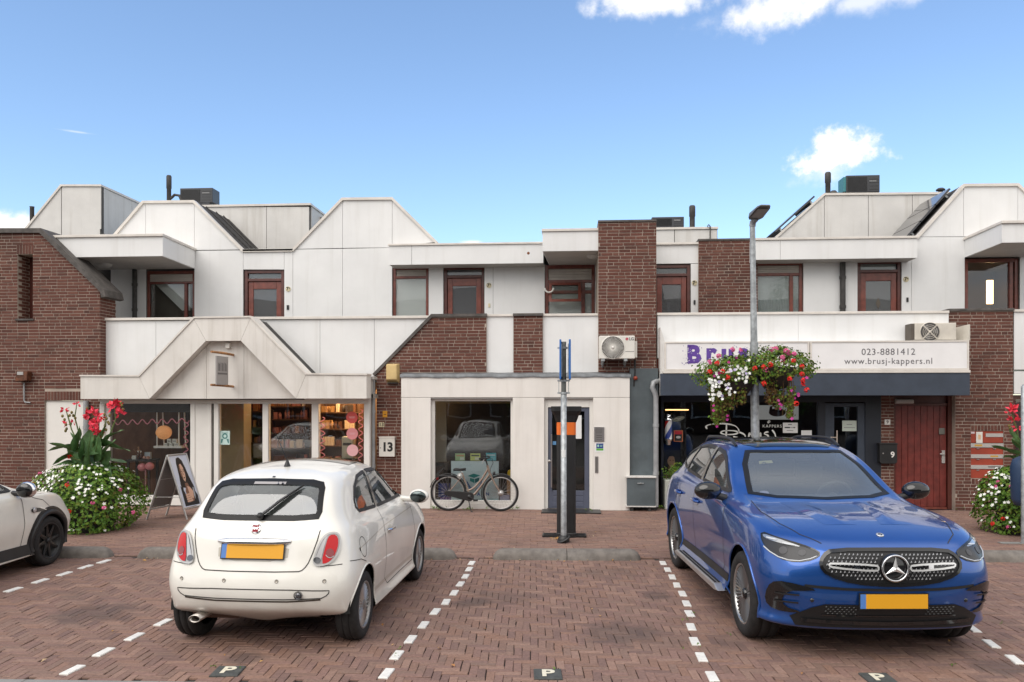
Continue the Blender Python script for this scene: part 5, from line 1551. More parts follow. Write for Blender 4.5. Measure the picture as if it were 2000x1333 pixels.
MB().box(xj - .003, xj + .003, YF4 + .012, YU, z0 + .004, z1 - .045).build('joint', joint, b)
MB().box(x0, x1 + .025, YF4 - .03, YU + .3, z1 - .044, z1).build('roof_edge', cap_white, b, .004)
MB().box(x0, x1 - .02, YF4 + .02, YU, z0 - .006, z0 - .001).build('soffit', soffit_m, b)
x0 = FX(1957, YP); x1 = FX(2100, YP); x2 = FX(1884, YU); za, zb2 = FZ(1990, 474, YP), FZ(1990, 431.5, YP)
MB().zprism([(x0, YP), (x1, YP), (x1, YU), (x2, YU)], za, zb2 - .05).build('balcony_roof', white, b)
MB().zprism([(x0 - .02, YP - .04), (x1, YP - .04), (x1, YU), (x2 - .03, YU)], zb2 - .049, zb2).build('roof_edge', cap_white, b, .004)
MB().zprism([(x0 + .02, YP + .02), (x1, YP + .02), (x1, YU - .02), (x2 + .05, YU - .02)], za - .006, za - .001).build('soffit', soffit_m, b)
window(b, YU, (1886, 505, 1992, 640), divs=[1978], fw=.07)
panels(b, YU, [[(1992, 500), (2085, 500), (2085, 640), (1992, 640)]], white, name='facade_panel')
x0, x1, z0, z1 = rbox(1886, 505, 1992, 640, YU)
mb = MB(); mb.box(x0 - .3, x1 + .3, 18.6, 18.7, z0, z1); mb.box(x0 - .35, x0 - .3, YU + .25, 18.6, z0, z1); mb.box(x1 + .3, x1 + .35, YU + .25, 18.6, z0, z1); mb.box(x0 - .3, x1 + .3, YU + .25, 18.6, z1, z1 + .05)
mb.build('upper_room', pm('brown_room', (.075, .048, .032), .9), b)
tube_m = pm('tube_light', (1.0, .62, .30), .5, emit=4.0)
a, c = F(1933, 548, 18.0), F(1933.5, 594, 18.0); MB().box(a.x - .06, a.x + .06, 17.97, 18.02, c.z, a.z).build('light_tube', tube_m, b)
MB().box(FX(1962, 18.3), FX(1976, 18.3), 18.3, 18.4, z0, FZ(1970, 545, 18.3)).build('room_door', dark_int, b)
MB().box(FX(1290, YU), FX(2080, YU), YU + .31, 25, FZ(1570, 490, YU) - .1, FZ(1570, 470, YU)).build('flat_roof', slate, b)
MB().box(FX(1285, YP), FX(2080, YU), YP + .3, YU + .4, 2.45, 2.6).build('gallery_floor', soffit_m, b)
MB().box(FX(1290, YU), FX(2080, YU), 20.5, 20.7, 0, FZ(1570, 490, YU) - .1).build('rear_wall', dark_int, b)
panels(b, YD, [[(1517, 461), (1610, 381), (1610, 470), (1517, 470)], [(1610, 381), (1696, 380), (1696, 470), (1610, 470)], [(1696, 380), (1782, 379), (1782, 470), (1696, 470)], [(1782, 379), (1870, 378), (1870, 470), (1782, 470)]],
       white_old, gap=.012, name='roof_house_panel', backing_part='roof_house_wall')
trim(b, [(1513, 464), (1609, 378), (1880, 375.5)], YD, .05, .03, .3, cap_white, 'roof_edge')
qd = P2([(1513, 464), (1609, 378), (1880, 375.5), (1880, 464)], YD)
MB().prism(inset(qd, .02), YD + .31, 21.5).build('roof_house_core', slate, b)
flue(b, 1617, 337, 379, 19.4, .065)
p = F(1837, 368, 19.5); MB().lathe([(.05, -.25), (.05, -.06), (.10, -.055), (.10, -.03), (.06, 0), (0, 0)], p, 'Z', 14).build('roof_vent', darkpipe, b)
p = F(1628, 378, 19.2); MB().lathe([(.10, -.1), (.10, .0), (.05, .06), (0, .06)], p, 'Z', 12).build('roof_vent', darkpipe, b)
pv = pm('solar_cells', (.018, .018, .024), .15, var=.2, coat=.6)
def solar(lab, a, c, y0, y1, lift, n, th=.04):
 """panels lying on a roof slope that runs from a (low) to c (high) in the XZ plane"""
 a, c = Vector(a), Vector(c); d = (c - a).normalized(); nn = Vector((-d.y, d.x))
 if nn.y < 0: nn = -nn
 t = thing('solar_panel', lab, 'solar panel', (a.x, y0, a.y), 0, 'solar panels on the roof slopes')
 for k in range(n):
  s0 = a.lerp(c, k / n) + d * .01; s1 = a.lerp(c, (k + 1) / n) - d * .01
  MB().prism([tuple(s0 + nn * lift), tuple(s1 + nn * lift), tuple(s1 + nn * (lift + th)), tuple(s0 + nn * (lift + th))], y0, y1).build('module', pv, t)
 for f in (.12, .88):
  s0 = a.lerp(c, f)
  MB().prism([tuple(s0 + nn * .0 - d * .02), tuple(s0 + nn * .0 + d * .02), tuple(s0 + nn * (lift - .002) + d * .02), tuple(s0 + nn * (lift - .002) - d * .02)], y0 + .03, y1 - .05).build('rail', galv, t)
qa = P2([(1786, 466), (1881, 360)], YU)
solar('dark solar panels on the white gable slope at the right', qa[0], Vector(qa[0]).lerp(Vector(qa[1]), .93), YU + .25, 18.6, .07, 3)
qb = P2([(1513, 464), (1609, 378)], YD)
solar('solar panel seen edge on along the slope left of the big roof box', Vector(qb[0]).lerp(Vector(qb[1]), .08), Vector(qb[0]).lerp(Vector(qb[1]), .90), YD + .1, 20.2, .07, 2)
fr = MB(); ztop = FZ(1500, 781, YH)
def col(a, c, y=YH, d=.12, mb=None): (mb or fr).box(FX(a, YH), FX(c, YH), y, y + d, .0, 2.45)
col(1291, 1296); col(1598, 1612); col(1690, 1721)
fr.box(FX(1296, YH), FX(1598, YH), YH + .001, YH + .12, 0, .42); fr.box(FX(1296, YH), FX(1721, YH), YH + .002, YH + .12, FZ(1500, 786, YH), 2.45)
sf = fr.build('shop_front', navy_d, b, .005)
MB().box(FX(1296, YH), FX(1598, YH), YH + .06, YH + .066, .42, FZ(1500, 786, YH)).build('pane', glass, sf)
dm = MB(); dx0, dx1, dz0, dz1 = rbox(1612, 788, 1690, 992, YH)
g0, g1, gz0, gz1 = rbox(1632, 795, 1688, 975, YH)
g0, g1 = FX(1630, YH), FX(1676, YH)
dm.box(dx0, g0, YH + .02, YH + .1, .02, dz1); dm.box(g1, dx1, YH + .02, YH + .1, .02, dz1); dm.box(g0, g1, YH + .021, YH + .1, gz1, dz1); dm.box(g0, g1, YH + .021, YH + .1, .02, .35)
dd = dm.build('shop_door', navy, b, .005)
MB().box(g0, g1, YH + .055, YH + .061, .35, gz1).build('pane', glass, dd)
mb = MB(); hx = FX(1633, YH); hz0, hz1 = FZ(1633, 868, YH), FZ(1633, 841, YH)
mb.sweep([(hx, YH - .05, hz0 - .3), (hx, YH - .05, hz1)], .013, 8); mb.sweep([(hx - .12, YH - .04, (hz0 + hz1) / 2), (hx, YH - .05, (hz0 + hz1) / 2)], .011, 8); mb.build('handle', pm('pale_handle', (.55, .47, .40), .4, .4), dd)
rm = MB(); r0, r1 = FX(1288, YH), FX(1718, YH)
rm.box(r0, r1, 19.0, 19.1, 0, 2.5); rm.box(r0 - .1, r0, YH + .13, 19, 0, 2.5); rm.box(r1, r1 + .1, YH + .13, 19, 0, 2.5); rm.box(r0, r1, YH + .13, 19, 2.4, 2.5)
rm.build('shop_room', pm('salon_dark', (.028, .024, .022), .9, var=.3), b); MB().box(r0, r1, YH + .13, 19, 0, .04).build('shop_floor', dark_int, b)
a = F(1328, 801, 17.2); MB().box(a.x - .3, a.x + .18, 17.2, 17.24, a.z - .012, a.z + .012).build('ceiling_light', lamp_w, b)
xb0, xb1 = FX(1721, YH), FX(1746, YH)
brick_wall(b, YH, [(xb0, 0), (xb1, 0), (xb1, 2.45), (xb0, 2.45)], .2, n_obj=40, seed=31)
rx0, rx1, rz0, rz1 = rbox(1747, 780, 1864, 992, YH)
mb = MB()
mb.box(rx0, rx0 + .03, YH + .03, YH + .14, 0, 2.45); mb.box(FX(1852, YH), rx1, YH + .0, YH + .14, 0, 2.45); mb.box(rx0 + .03, FX(1852, YH), YH + .031, YH + .14, FZ(1800, 793, YH), FZ(1800, 788, YH))
mb.box(rx0 + .03, FX(1852, YH), YH + .07, YH + .14, FZ(1800, 788, YH), 2.45)
rf = mb.build('red_door_frame', mahog_d, b, .005)
n = 8; xa, xb = rx0 + .035, FX(1851, YH); st = (xb - xa) / n
for k in range(n):
 MB().cbox(xa + k * st + .002, xa + (k + 1) * st - .002, YH + .055 + random.gauss(0, .001), YH + .1, .04, FZ(1800, 793, YH), .006).build('plank', door_red, rf)
MB().box(rx0, xb, YH + .03, YH + .12, 0, .038).build('threshold', mahog, rf)
mb = MB(); q = F(1844.5, 893, YH); mb.box(q.x - .03, q.x + .03, YH + .035, YH + .053, q.z - .12, q.z + .12); mb.box(q.x - .08, q.x + .01, YH - .01, YH + .01, q.z + .045, q.z + .07); mb.box(q.x - .015, q.x + .01, YH + .01, YH + .036, q.z + .047, q.z + .068); mb.build('handle', pm('pale_alu', (.52, .50, .48), .4, .5), rf, .004)
q = F(1841.5, 843, YH); MB().box(q.x - .055, q.x + .055, YH + .03, YH + .053, q.z - .06, q.z + .06).build('lock_plate', pm('grey_green_plate', (.16, .16, .14), .5), rf, .02)
q = F(1766, 783.5, YH); MB().box(q.x - .17, q.x + .17, YH - .04, YH + .065, q.z - .05, q.z + .03).build('bulkhead_lamp', MATS['opal_plastic'], rf, .02)
q = F(1733, 825, YH); t = thing('number_tile', 'small white tile with a 9 on the narrow brick strip', 'number', q)
MB().box(q.x - .052, q.x + .052, YH - .012, YH, q.z - .05, q.z + .05).build('tile', frame_white, t, .003); text_mesh('digits', '9', .085, ink, t, facing(q.x, YH - .0135, q.z), .0008, bold=.001)
t = thing('letterbox', 'black letterbox with a white 9 between the shop door and red door', 'letterbox', F(1735, 905, YH))
x0, x1, z0, z1 = rbox(1718, 869, 1752, 906, YH - .12)
mb = MB(); mb.prism([(x0, z0 + .03), (x0 + .03, z0), (x1 - .03, z0), (x1, z0 + .03), (x1, z1), (x0, z1)], YH - .13, YH); mb.build('box', black_pl, t, .006)
MB().box(x0 - .01, x1 + .01, YH - .14, YH, z1 + .001, z1 + .03).build('lid', black_pl, t, .006)
q = F(1744.5, 889, YH - .13); text_mesh('digits', '9', .15, frame_white, t, facing(q.x - .01, YH - .1315, q.z), .0008, bold=.004)
q = F(1725, 886, YH - .13); MB().lathe([(0, -.006), (.012, -.005), (.013, 0)], (q.x, YH - .13, q.z), 'Y', 10).build('lock', steel, t)
YHW = YH + .0585
script = pm('white_script', (.74, .76, .72), .5)
t = thing('window_lettering', 'white handwritten name across the dark hairdresser window', 'lettering', F(1450, 845, YHW))
def stroke(pts, r=.016, nm='stroke'):
 P = [F(x, y, YHW) for x, y in pts]
 out = []
 for i in range(len(P) - 1):
  p0, p1, p2_, p3 = P[max(i - 1, 0)], P[i], P[i + 1], P[min(i + 2, len(P) - 1)]
  for k in range(5):
   s = k / 5
   out.append(.5 * ((2 * p1) + (-p0 + p2_) * s + (2 * p0 - 5 * p1 + 4 * p2_ - p3) * s * s + (-p0 + 3 * p1 - 3 * p2_ + p3) * s ** 3))
 out.append(P[-1])
 vs = []
 for i, p in enumerate(out):
  d = out[min(i + 1, len(out) - 1)] - out[max(i - 1, 0)]; s = Vector((-d.z, 0, d.x)).normalized() * r * (.75 + .25 * math.sin(i * .5))
  vs += [p - s + Vector((0, -.001, 0)), p + s + Vector((0, -.001, 0))]
 MB().add(vs, [(2 * i, 2 * i + 2, 2 * i + 3, 2 * i + 1) for i in range(len(out) - 1)]).build(nm, script, t)
stroke([(1381, 838), (1379, 833), (1390, 829), (1415, 828), (1435, 832), (1443, 841), (1437, 848), (1418, 849), (1408, 846), (1414, 842), (1434, 842), (1452, 848), (1455, 854), (1444, 856), (1432, 853)])
stroke([(1419, 830), (1418, 858)])
stroke([(1462, 856), (1464, 846), (1467, 850), (1473, 844)])
stroke([(1476, 847), (1476, 854), (1483, 854), (1485, 846), (1486, 855)])
stroke([(1501, 844), (1495, 845), (1493, 848), (1500, 851), (1498, 855), (1488, 854)])
stroke([(1508, 840), (1513, 847), (1516, 857), (1516, 862)])
q = F(1508, 833, YHW); text_mesh('letters', 'KAPPERS', .078, script, t, facing(q.x, YHW - .001, q.z), .0006, space=1.25)
stroke([(1499, 826), (1502, 822), (1504, 824), (1500, 827)], .008)
t = thing('barber_pole', 'red white and blue striped barber pole at the left of the hairdresser window', 'barber pole', F(1305, 865, YH - .12))
q0, q1 = F(1305.5, 857, YH - .12), F(1305.5, 822, YH - .12)
cols = [pm('pole_red', (.42, .02, .02), .3, coat=.5), pm('pole_white', (.72, .72, .72), .3, coat=.5), pm('pole_blue', (.02, .05, .26), .3, coat=.5)]
mb = MB(); n = 24; hN = 24; Hh = q1.z - q0.z; rr_ = .068; vs = []
for i in range(hN + 1):
 for k in range(n):
  a = 2 * math.pi * k / n + 3.2 * i / hN; vs.append((q0.x + rr_ * math.cos(a), YH - .12 + rr_ * math.sin(a), q0.z + Hh * i / hN))
for i in range(hN):
 for k in range(n):
  k2 = (k + 1) % n; kk = (k * 3 // n * 2 + (1 if (k * 6 // n) % 2 else 0))
  seg = (k * 6 // n); mi = (0, 1, 2, 1, 0, 1)[seg] if False else (0, 1, 2, 1)[(k * 4 // n)]
  mb.add([vs[i * n + k], vs[i * n + k2], vs[(i + 1) * n + k2], vs[(i + 1) * n + k]], [(0, 1, 2, 3)], mi)
mb.build('striped_cylinder', cols, t)
for z0_, sg in ((q0.z, -1), (q1.z, 1)):
 MB().lathe([(.078, 0), (.082, sg * .03), (.06, sg * .06), (.05, sg * .10), (.055, sg * .12), (0, sg * .13)] if sg > 0 else [(0, -.13), (.055, -.12), (.05, -.10), (.06, -.06), (.082, -.03), (.078, 0)], (q0.x, YH - .12, z0_), 'Z', 18).build('end_cap', chrome, t)
MB().box(q0.x - .02, q0.x + .02, YH - .06, YH + .02, q0.z - .06, q0.z - .03).build('bracket', steel, t)
t = thing('plant_sign', 'small oval sign with a scrawl beside the barber pole', 'sign', F(1325, 818, YHW)); q = F(1325, 818.5, YHW)
mb = MB(); vs = [(q.x + .12 * math.cos(a) , YHW - .002, q.z + .045 * math.sin(a) + .03 * math.cos(a)) for a in [2 * math.pi * k / 24 for k in range(24)]]
mb.add(vs, [tuple(range(24))]); mb.build('plaque', pm('sage_plaque', (.22, .24, .19), .6), t)
mb = MB(); mb.sweep([(q.x - .09, YHW - .004, q.z - .02), (q.x - .04, YHW - .004, q.z + .015), (q.x, YHW - .004, q.z - .005), (q.x + .08, YHW - .004, q.z + .03)], .006, 5); mb.build('scrawl', cap_w, t)
t = thing('framed_card', 'small black card in an orange frame with a red heading in the hairdresser window', 'sign', F(1324.5, 862, YHW))
x0, x1, z0, z1 = rbox(1316, 841, 1333.5, 863, YHW)
MB().box(x0, x1, YHW - .003, YHW - .0005, z0, z1).build('border', pm('orange_border', (.50, .14, .05), .5), t); MB().box(x0 + .015, x1 - .015, YHW - .0045, YHW - .0035, z0 + .012, z1 - .012).build('card', ink, t)
MB().box(x0 + .016, x1 - .016, YHW - .006, YHW - .005, z1 - .075, z1 - .013).build('heading', cols[0], t); MB().ball(((x0 + x1) / 2, YHW - .0058, z0 + .085), .035, 14, 0, (1.3, .03, .7)).build('emblem', pm('silver_print', (.45, .45, .45), .4), t)
for px, lb, bold in (((1529, 826, 1558, 846), 'white paper notice with two lines of print on the hairdresser window', 1), ((1565, 841, 1585.5, 856), 'blank white paper notice right of the printed one on the hairdresser window', 0), ((1531, 855.5, 1550, 862), 'white paper edge showing above the blue car roof', 0)):
 x0, x1, z0, z1 = rbox(*px, YHW); t = thing('paper_notice', lb, 'notice', ((x0 + x1) / 2, YHW, z0), 0, 'paper notices on the hairdresser window')
 MB().box(x0, x1, YHW - .003, YHW, z0, z1).build('sheet', paper, t)
 if bold:
  mb = MB(); w = x1 - x0
  for (f0, f1, h, th_) in ((.35, .6, .78, .012), (.12, .5, .47, .022), (.58, .64, .47, .02), (.7, .82, .47, .02), (.25, .7, .2, .008)): mb.box(x0 + w * f0, x0 + w * f1, YHW - .0042, YHW - .0035, z0 + (z1 - z0) * h, z0 + (z1 - z0) * h + th_)
  mb.build('print', ink, t)
 else:
  MB().box(x0 + .05, x1 - .05, YHW - .0042, YHW - .0035, z0 + .04, z0 + .048).build('print', blind, t)
YDW = YH + .054
x0, x1, z0, z1 = rbox(1645, 822, 1673, 842.5, YDW); t = thing('door_notice', 'pale green paper notice on the glass of the dark shop door', 'notice', ((x0 + x1) / 2, YDW, z0))
MB().box(x0, x1, YDW - .003, YDW, z0, z1).build('sheet', pm('pale_green_paper', (.55, .62, .55), .7), t)
mb = MB(); mb.box(x0 + .08, x1 - .08, YDW - .0042, YDW - .0035, z0 + .12, z0 + .132); mb.box(x0 + .03, x1 - .03, YDW - .0042, YDW - .0035, z0 + .06, z0 + .072); mb.build('print', blind, t)
x0, x1, z0, z1 = rbox(1482, 792, 1560, 820, 17.0); t = thing('wall_screen', 'white lit board with a dark oval emblem inside the hairdresser shop', 'sign', ((x0 + x1) / 2, 17, z0))
MB().box(x0, x1, 17.0, 17.05, z0, z1).build('board', pm('dim_white_board', (.50, .50, .50), .6, emit=.22), t, .01)
c = F(1518, 806, 17); mb = MB(); mb.lathe([(0, 0), (.17, 0)], (c.x, 16.995, c.z), 'Y', 26); mb.v = [(c.x + (v[0] - c.x) * 1.0, v[1], c.z + (v[2] - c.z) * .5) for v in mb.v]
mb.add([(c.x - .17, 16.995, c.z), (c.x - .1, 16.995, c.z + .02), (c.x - .1, 16.995, c.z + .14), (c.x - .15, 16.995, c.z + .12)], [(0, 1, 2, 3)]); mb.build('emblem', pm('brown_emblem', (.06, .02, .016), .6), t)
YPo = YH + .3
t = thing('portrait_poster', 'photo poster of a dark haired person low at the left of the hairdresser window', 'poster', F(1310, 960, YPo))
x0, x1, z0, z1 = rbox(1297, 880, 1328, 985, YPo)
MB().box(x0, x1, YPo, YPo + .01, z0, z1).build('sheet', pm('poster_black', (.02, .017, .016), .5), t)
skin = pm('poster_skin', (.46, .27, .17), .6); c = F(1310, 903, YPo); yy = YPo - .001
def blob(pts, m_, nm, y=0): MB().prism(P2(pts, YPo), YPo - .002 - y, YPo - .0008 - y).build(nm, m_, t)
blob([(1303, 895), (1306, 889), (1313, 889), (1317, 894), (1318, 903), (1316, 910), (1312, 914), (1308, 912), (1304, 905)], skin, 'face')
blob([(1305, 911), (1312, 914), (1313, 921), (1322, 930), (1320, 940), (1300, 938), (1299, 928), (1306, 921)], pm('poster_skin_dim', (.30, .17, .11), .6), 'neck')
blob([(1301, 900), (1302, 889), (1308, 884), (1316, 886), (1318, 893), (1313, 891), (1307, 892), (1304, 898)], ink, 'hair', .0012)
mb = MB()
for pts in ([(1307.5, 899), (1310.5, 898.5), (1310.5, 900), (1307.5, 900.2)], [(1313.5, 898.5), (1316.5, 898.8), (1316.3, 900), (1313.5, 900)], [(1311, 908), (1315, 908), (1314, 909.3), (1311.5, 909.3)]): mb.prism(P2(pts, YPo), YPo - .0035, YPo - .0022)
mb.build('features', pm('poster_features', (.12, .05, .035), .6), t)
# ================================================================== RIGHT BRICK WALL
YR = 15.58
b = thing('brick_pier_wall', 'dark brick wall with red letterboxes at the right, beside the red plank door', 'wall', F(1920, 995, YR).xy.to_3d())
zA = 2.46
za, zt_ = zA, FZ(1915, 606, YR)
lx0, lx1, lz0, lz1 = rbox(1896.5, 842, 1961, 935, YR)
poly = [(FX(1866, YR), 0), (FX(1979, YR), 0), (FX(1979, YR), zt_), (FX(1853.5, YR), zt_), (FX(1853.5, YR), zA), (FX(1866, YR), zA)]
brick_wall(b, YR, poly, .3, holes=[(lx0, lx1, lz0, lz1)], n_obj=290, seed=41, soldiers=[(lx0 - .0, lx1 + .0, lz1 + .001, lz1 + .11), (lx0 + .01, lx1, lz0 - .11, lz0 - .001)])
cap(b, 1852.5, 1980, 603, YR, .03, .35, .045, coping_m)
t = thing('letterbox_block', 'block of red letterboxes with pale name strips set in the brick wall', 'letterboxes', ((lx0 + lx1) / 2, YR, lz0))
lred = pm('letterbox_red', (.30, .045, .022), .45, var=.12)
MB().box(lx0, lx1, YR + .045, YR + .25, lz0, lz1).build('cabinet', MATS['mahogany_frame'], t)
rows = [(842, 866), (875, 889), (896, 910), (917, 935)]
for k, (a, c) in enumerate(rows):
 z1, z0 = FZ(1929, a, YR) - .006, FZ(1929, c, YR) + .004
 MB().box(lx0 + .004, lx1 - .004, YR + .02, YR + .044, z0, z1).build('red_flap', lred, t, .003)
strip_m = pm('name_strip', (.44, .42, .40), .45, .2)
for k, (a, c) in enumerate(((866.5, 874.5), (887.5 + .5, 895.5), (908.5 + .5, 916.5))):
 z1, z0 = FZ(1929, a, YR), FZ(1929, c, YR)
 o = MB().box(lx0 + .003, lx1 - .003, YR + .012, YR + .044, z0, z1).build('name_strip', strip_m, t)
 mb = MB()
 for f in ((.12, .35), (.6, .83)):
  if (k == 0 and f[0] > .5) or (k == 1 and f[0] < .5) or k == 2: continue
  mb.box(lx0 + (lx1 - lx0) * f[0], lx0 + (lx1 - lx0) * f[1], YR + .0105, YR + .0118, z0 + .02, z1 - .02)
 if mb.v: mb.build('bell_label', pm('amber_label', (.50, .28, .05), .5), o)
 if k == 2: MB().box(lx0 + (lx1 - lx0) * .53, lx1 - .02, YR + .0105, YR + .0118, z0 + .03, z1 - .025).build('open_slot', ink, o)
 mb = MB()
 for f in (.22, .72): mb.box(lx0 + (lx1 - lx0) * f - .025, lx0 + (lx1 - lx0) * f + .025, YR + .008, YR + .019, z0 - .03, z0 - .016)
 mb.build('lock', steel, o)
x0, x1, z0, z1 = rbox(1907, 844, 1919.5, 866, YR); o = MB().box(x0, x1, YR + .004, YR + .019, z0, z1).build('intercom', ac_white, t, .004)
MB().box(x0 + .035, x1 - .035, YR + .001, YR + .0035, z0 + .07, z1 - .05).build('bell_label', pm('peach_label', (.62, .40, .24), .5), o)
x0, x1, z0, z1 = rbox(1926, 847, 1960, 854, YR); MB().box(x0, x1, YR + .012, YR + .0195, z0, z1).build('name_strip', strip_m, t)
x0, x1, z0, z1 = rbox(1897, 843.5, 1904.5, 847.5, YR); MB().box(x0, x1, YR + .015, YR + .0195, z0, z1).build('sticker', pm('pale_pink_paper', (.6, .5, .52), .6), t)
b2 = thing('end_house', 'white panelled house end cut off by the right edge of the photo', 'building', F(2040, 1000, YR).xy.to_3d())
panels(b2, YR + .03, [[(1980, 609), (2060, 608), (2060, 723), (1980, 723)], [(1980, 725), (2060, 725), (2060, 770), (1980, 770)], [(2060, 608), (2800, 600), (2800, 770), (2060, 770)]], white, gap=.012, name='parapet_panel', backing_part='parapet')
MB().box(FX(1979.5, YR), FX(2800, YR), YR, YR + .3, FZ(2050, 609, YR) + .003, FZ(2050, 604, YR)).build('parapet_capping', cap_white, b2)
MB().box(FX(1980, YR), FX(2800, YR), YR + .12, YR + .3, 0, FZ(2050, 772, YR)).build('shop_wall', mahog_d, b2)
MB().box(FX(1990, YR), FX(2800, YR), YR + .10, YR + .119, .4, FZ(2050, 780, YR)).build('pane', glass, b2)
# ================================================================== ROOF AND SIGN-TOP AIR CONDITIONERS
def roof_ac(px, Y, cx, lab):
 x0, x1, z0, z1 = rbox(*px, Y)
 t = thing('air_conditioner', lab, 'air conditioner', ((x0 + x1) / 2, Y, z0), 0, 'outdoor air conditioning units')
 MB().box(x0, x1, Y, Y + .42, z0, z1).build('casing', ac_dark, t, .012)
 xm = x0 + (x1 - x0) * .62
 MB().box(x0 + .03, xm, Y - .004, Y, z0 + .03, z1 - .04).build('fan_opening', black_pl, t)
 mb = MB(); nn = 13
 for k in range(nn): mb.box(x0 + .03, xm, Y - .012, Y - .005, z0 + .03 + (z1 - z0 - .07) * (k + .3) / nn, z0 + .03 + (z1 - z0 - .07) * (k + .45) / nn)
 mb.build('grille', ac_dark, t)
 mb = MB()
 for k in range(4): mb.box(xm + .05, x1 - .03, Y - .004, Y, z0 + (z1 - z0) * (.15 + .2 * k), z0 + (z1 - z0) * (.15 + .2 * k) + .008)
 mb.box(xm + .05, x1 - .08, Y - .005, Y, z0 + (z1 - z0) * .62, z0 + (z1 - z0) * .62 + .022, 1)
 mb.build('louvre', [black_pl, blind], t)
 mb = MB()
 for xx in (x0 + .05, x1 - .1): mb.box(xx, xx + .06, Y + .05, Y + .38, z0 - .05, z0 - .001)
 mb.build('foot', black_pl, t)
 return t
roof_ac((351.5, 367.5, 415, 396), 19.6, None, 'dark grey air conditioner on the roof at the left, above the gabled shop')
roof_ac((1273, 424, 1336, 444), 19.0, None, 'dark grey air conditioner on the roof behind the tall brick pier')
t = roof_ac((1653, 342.5, 1718.5, 376), 19.6, None, 'dark grey air conditioner on the big roof box at the right')
x0, x1, z0, z1 = rbox(1653, 342.5, 1718.5, 376, 19.6)
MB().box(x0 - .06, x0 - .002, 19.62, 20.0, z0 + .03, z1 - .03).build('coil_side', pm('teal_coil', (.05, .22, .25), .5), t)
YO = YA + .1
t, x0, x1, z0, z1 = ac_unit('air_conditioner', 'stained cream air conditioner standing on top of the phone number sign', (1787, 631, 1868, 664.5), YO, .30, ac_old, (1816, 648.5), .165, cross=True)
MB().box(x0 - .06, x0 - .002, YO + .02, YO + .28, z0 + .01, z1 - .01).build('coil_side', dim_int, t)
t = thing('screen_panel', 'upright white panel beside the stained air conditioner on the sign top', 'panel', F(1880, 664, YA + .3))
x0, x1, z0, z1 = rbox(1871, 634, 1892.5, 665, YA + .1)
MB().add([(x0, YA + .75, z0), (x1, YA + .1, z0), (x1, YA + .1, z1), (x0, YA + .75, z1 - .06), (x0 + .03, YA + .77, z0), (x1 + .03, YA + .12, z0), (x1 + .03, YA + .12, z1), (x0 + .03, YA + .77, z1 - .06)],
         [(0, 1, 2, 3), (5, 4, 7, 6), (1, 5, 6, 2), (4, 0, 3, 7), (3, 2, 6, 7), (0, 4, 5, 1)]).build('sheet', ac_old, t)
# ================================================================== STREET FURNITURE
p = G(1101, 1059)
t = thing('sign_post', 'galvanised post with two blue signs seen edge on, before the black pillar', 'sign', p)
Y = p.y
zt = FZ(1103, 668, Y); zm = FZ(1103, 770, Y)
MB().lathe([(.043, 0), (.043, zm), (0, zm)], p, 'Z', 16).build('post', galv, t)
MB().lathe([(.036, zm), (.036, zt), (0, zt)], p, 'Z', 14).build('post_sleeve', pm('dark_galv', (.11, .115, .11), .6, .3, var=.3, vscale=10), t)
sb = pm('sign_blue', (.02, .13, .42), .4)
for px0, px1, s in ((1093, 1096.5, -1), (1111, 1115, 1)):
 x0, x1 = FX(px0, Y), FX(px1, Y)
 mb = MB(); z0, z1 = FZ(1103, 742, Y), FZ(1103, 665, Y)
 mb.box(x0, x1, Y - .22, Y + .22, z0, z1)
 mb.build('sign_plate', sb, t, .008)
 xb = x1 if s < 0 else x0
 MB().box(xb - (.0 if s < 0 else .014), xb + (.014 if s < 0 else 0), Y - .17, Y + .17, z0 + .04, z1 - .06).build('sign_back', galv, t)
mb = MB()
for py in (744, 768, 680):
 z = FZ(1103, py, Y); mb.lathe([(.05, -.015), (.05, .015)], (p.x, Y, z), 'Z', 14); mb.box(p.x - .09, p.x + .09, Y - .02, Y + .02, z - .012, z + .012)
mb.box(p.x - .075, p.x - .065, Y - .01, Y + .01, FZ(1103, 768, Y), FZ(1103, 742, Y)); mb.box(p.x + .065, p.x + .075, Y - .01, Y + .01, FZ(1103, 768, Y), FZ(1103, 742, Y))
mb.build('clamp', galv, t)
MB().lathe([(.085, .0), (.085, .05), (.06, .09), (.044, .1)], p, 'Z', 14).build('foot_collar', black_pl, t)
MB().sweep([(p.x + .08 * math.cos(a), p.y - .05 + .05 * math.sin(a), .05 + .045 * math.sin(a * 1.0 + 1)) for a in [2 * math.pi * k / 16 for k in range(17)]], .018, 8).build('ground_ring', black_pl, t)
mb = MB(); z = FZ(1100, 886, Y)
zs = z; vs = []
for k in range(7):
 a = R(225 + 90 * (k / 6)); vs += [(p.x + .0445 * math.cos(a), Y + .0445 * math.sin(a), zs - .055), (p.x + .0445 * math.cos(a), Y + .0445 * math.sin(a), zs + .055)]
MB().add(vs, [(2 * k, 2 * k + 2, 2 * k + 3, 2 * k + 1) for k in range(6)]).build('sticker', paper, t)
p = G(1106, 1051)
Y = p.y + .12
t = thing('parking_meter', 'tall black pillar with a flared top and an orange band behind the sign post', 'parking meter', (p.x, Y, 0))
def ring(hw, hd, z, c=.035):
 return [(p.x - hw + c, Y - hd, z), (p.x + hw - c, Y - hd, z), (p.x + hw, Y - hd + c, z), (p.x + hw, Y + hd - c, z), (p.x + hw - c, Y + hd, z), (p.x - hw + c, Y + hd, z), (p.x - hw, Y + hd - c, z), (p.x - hw, Y - hd + c, z)]
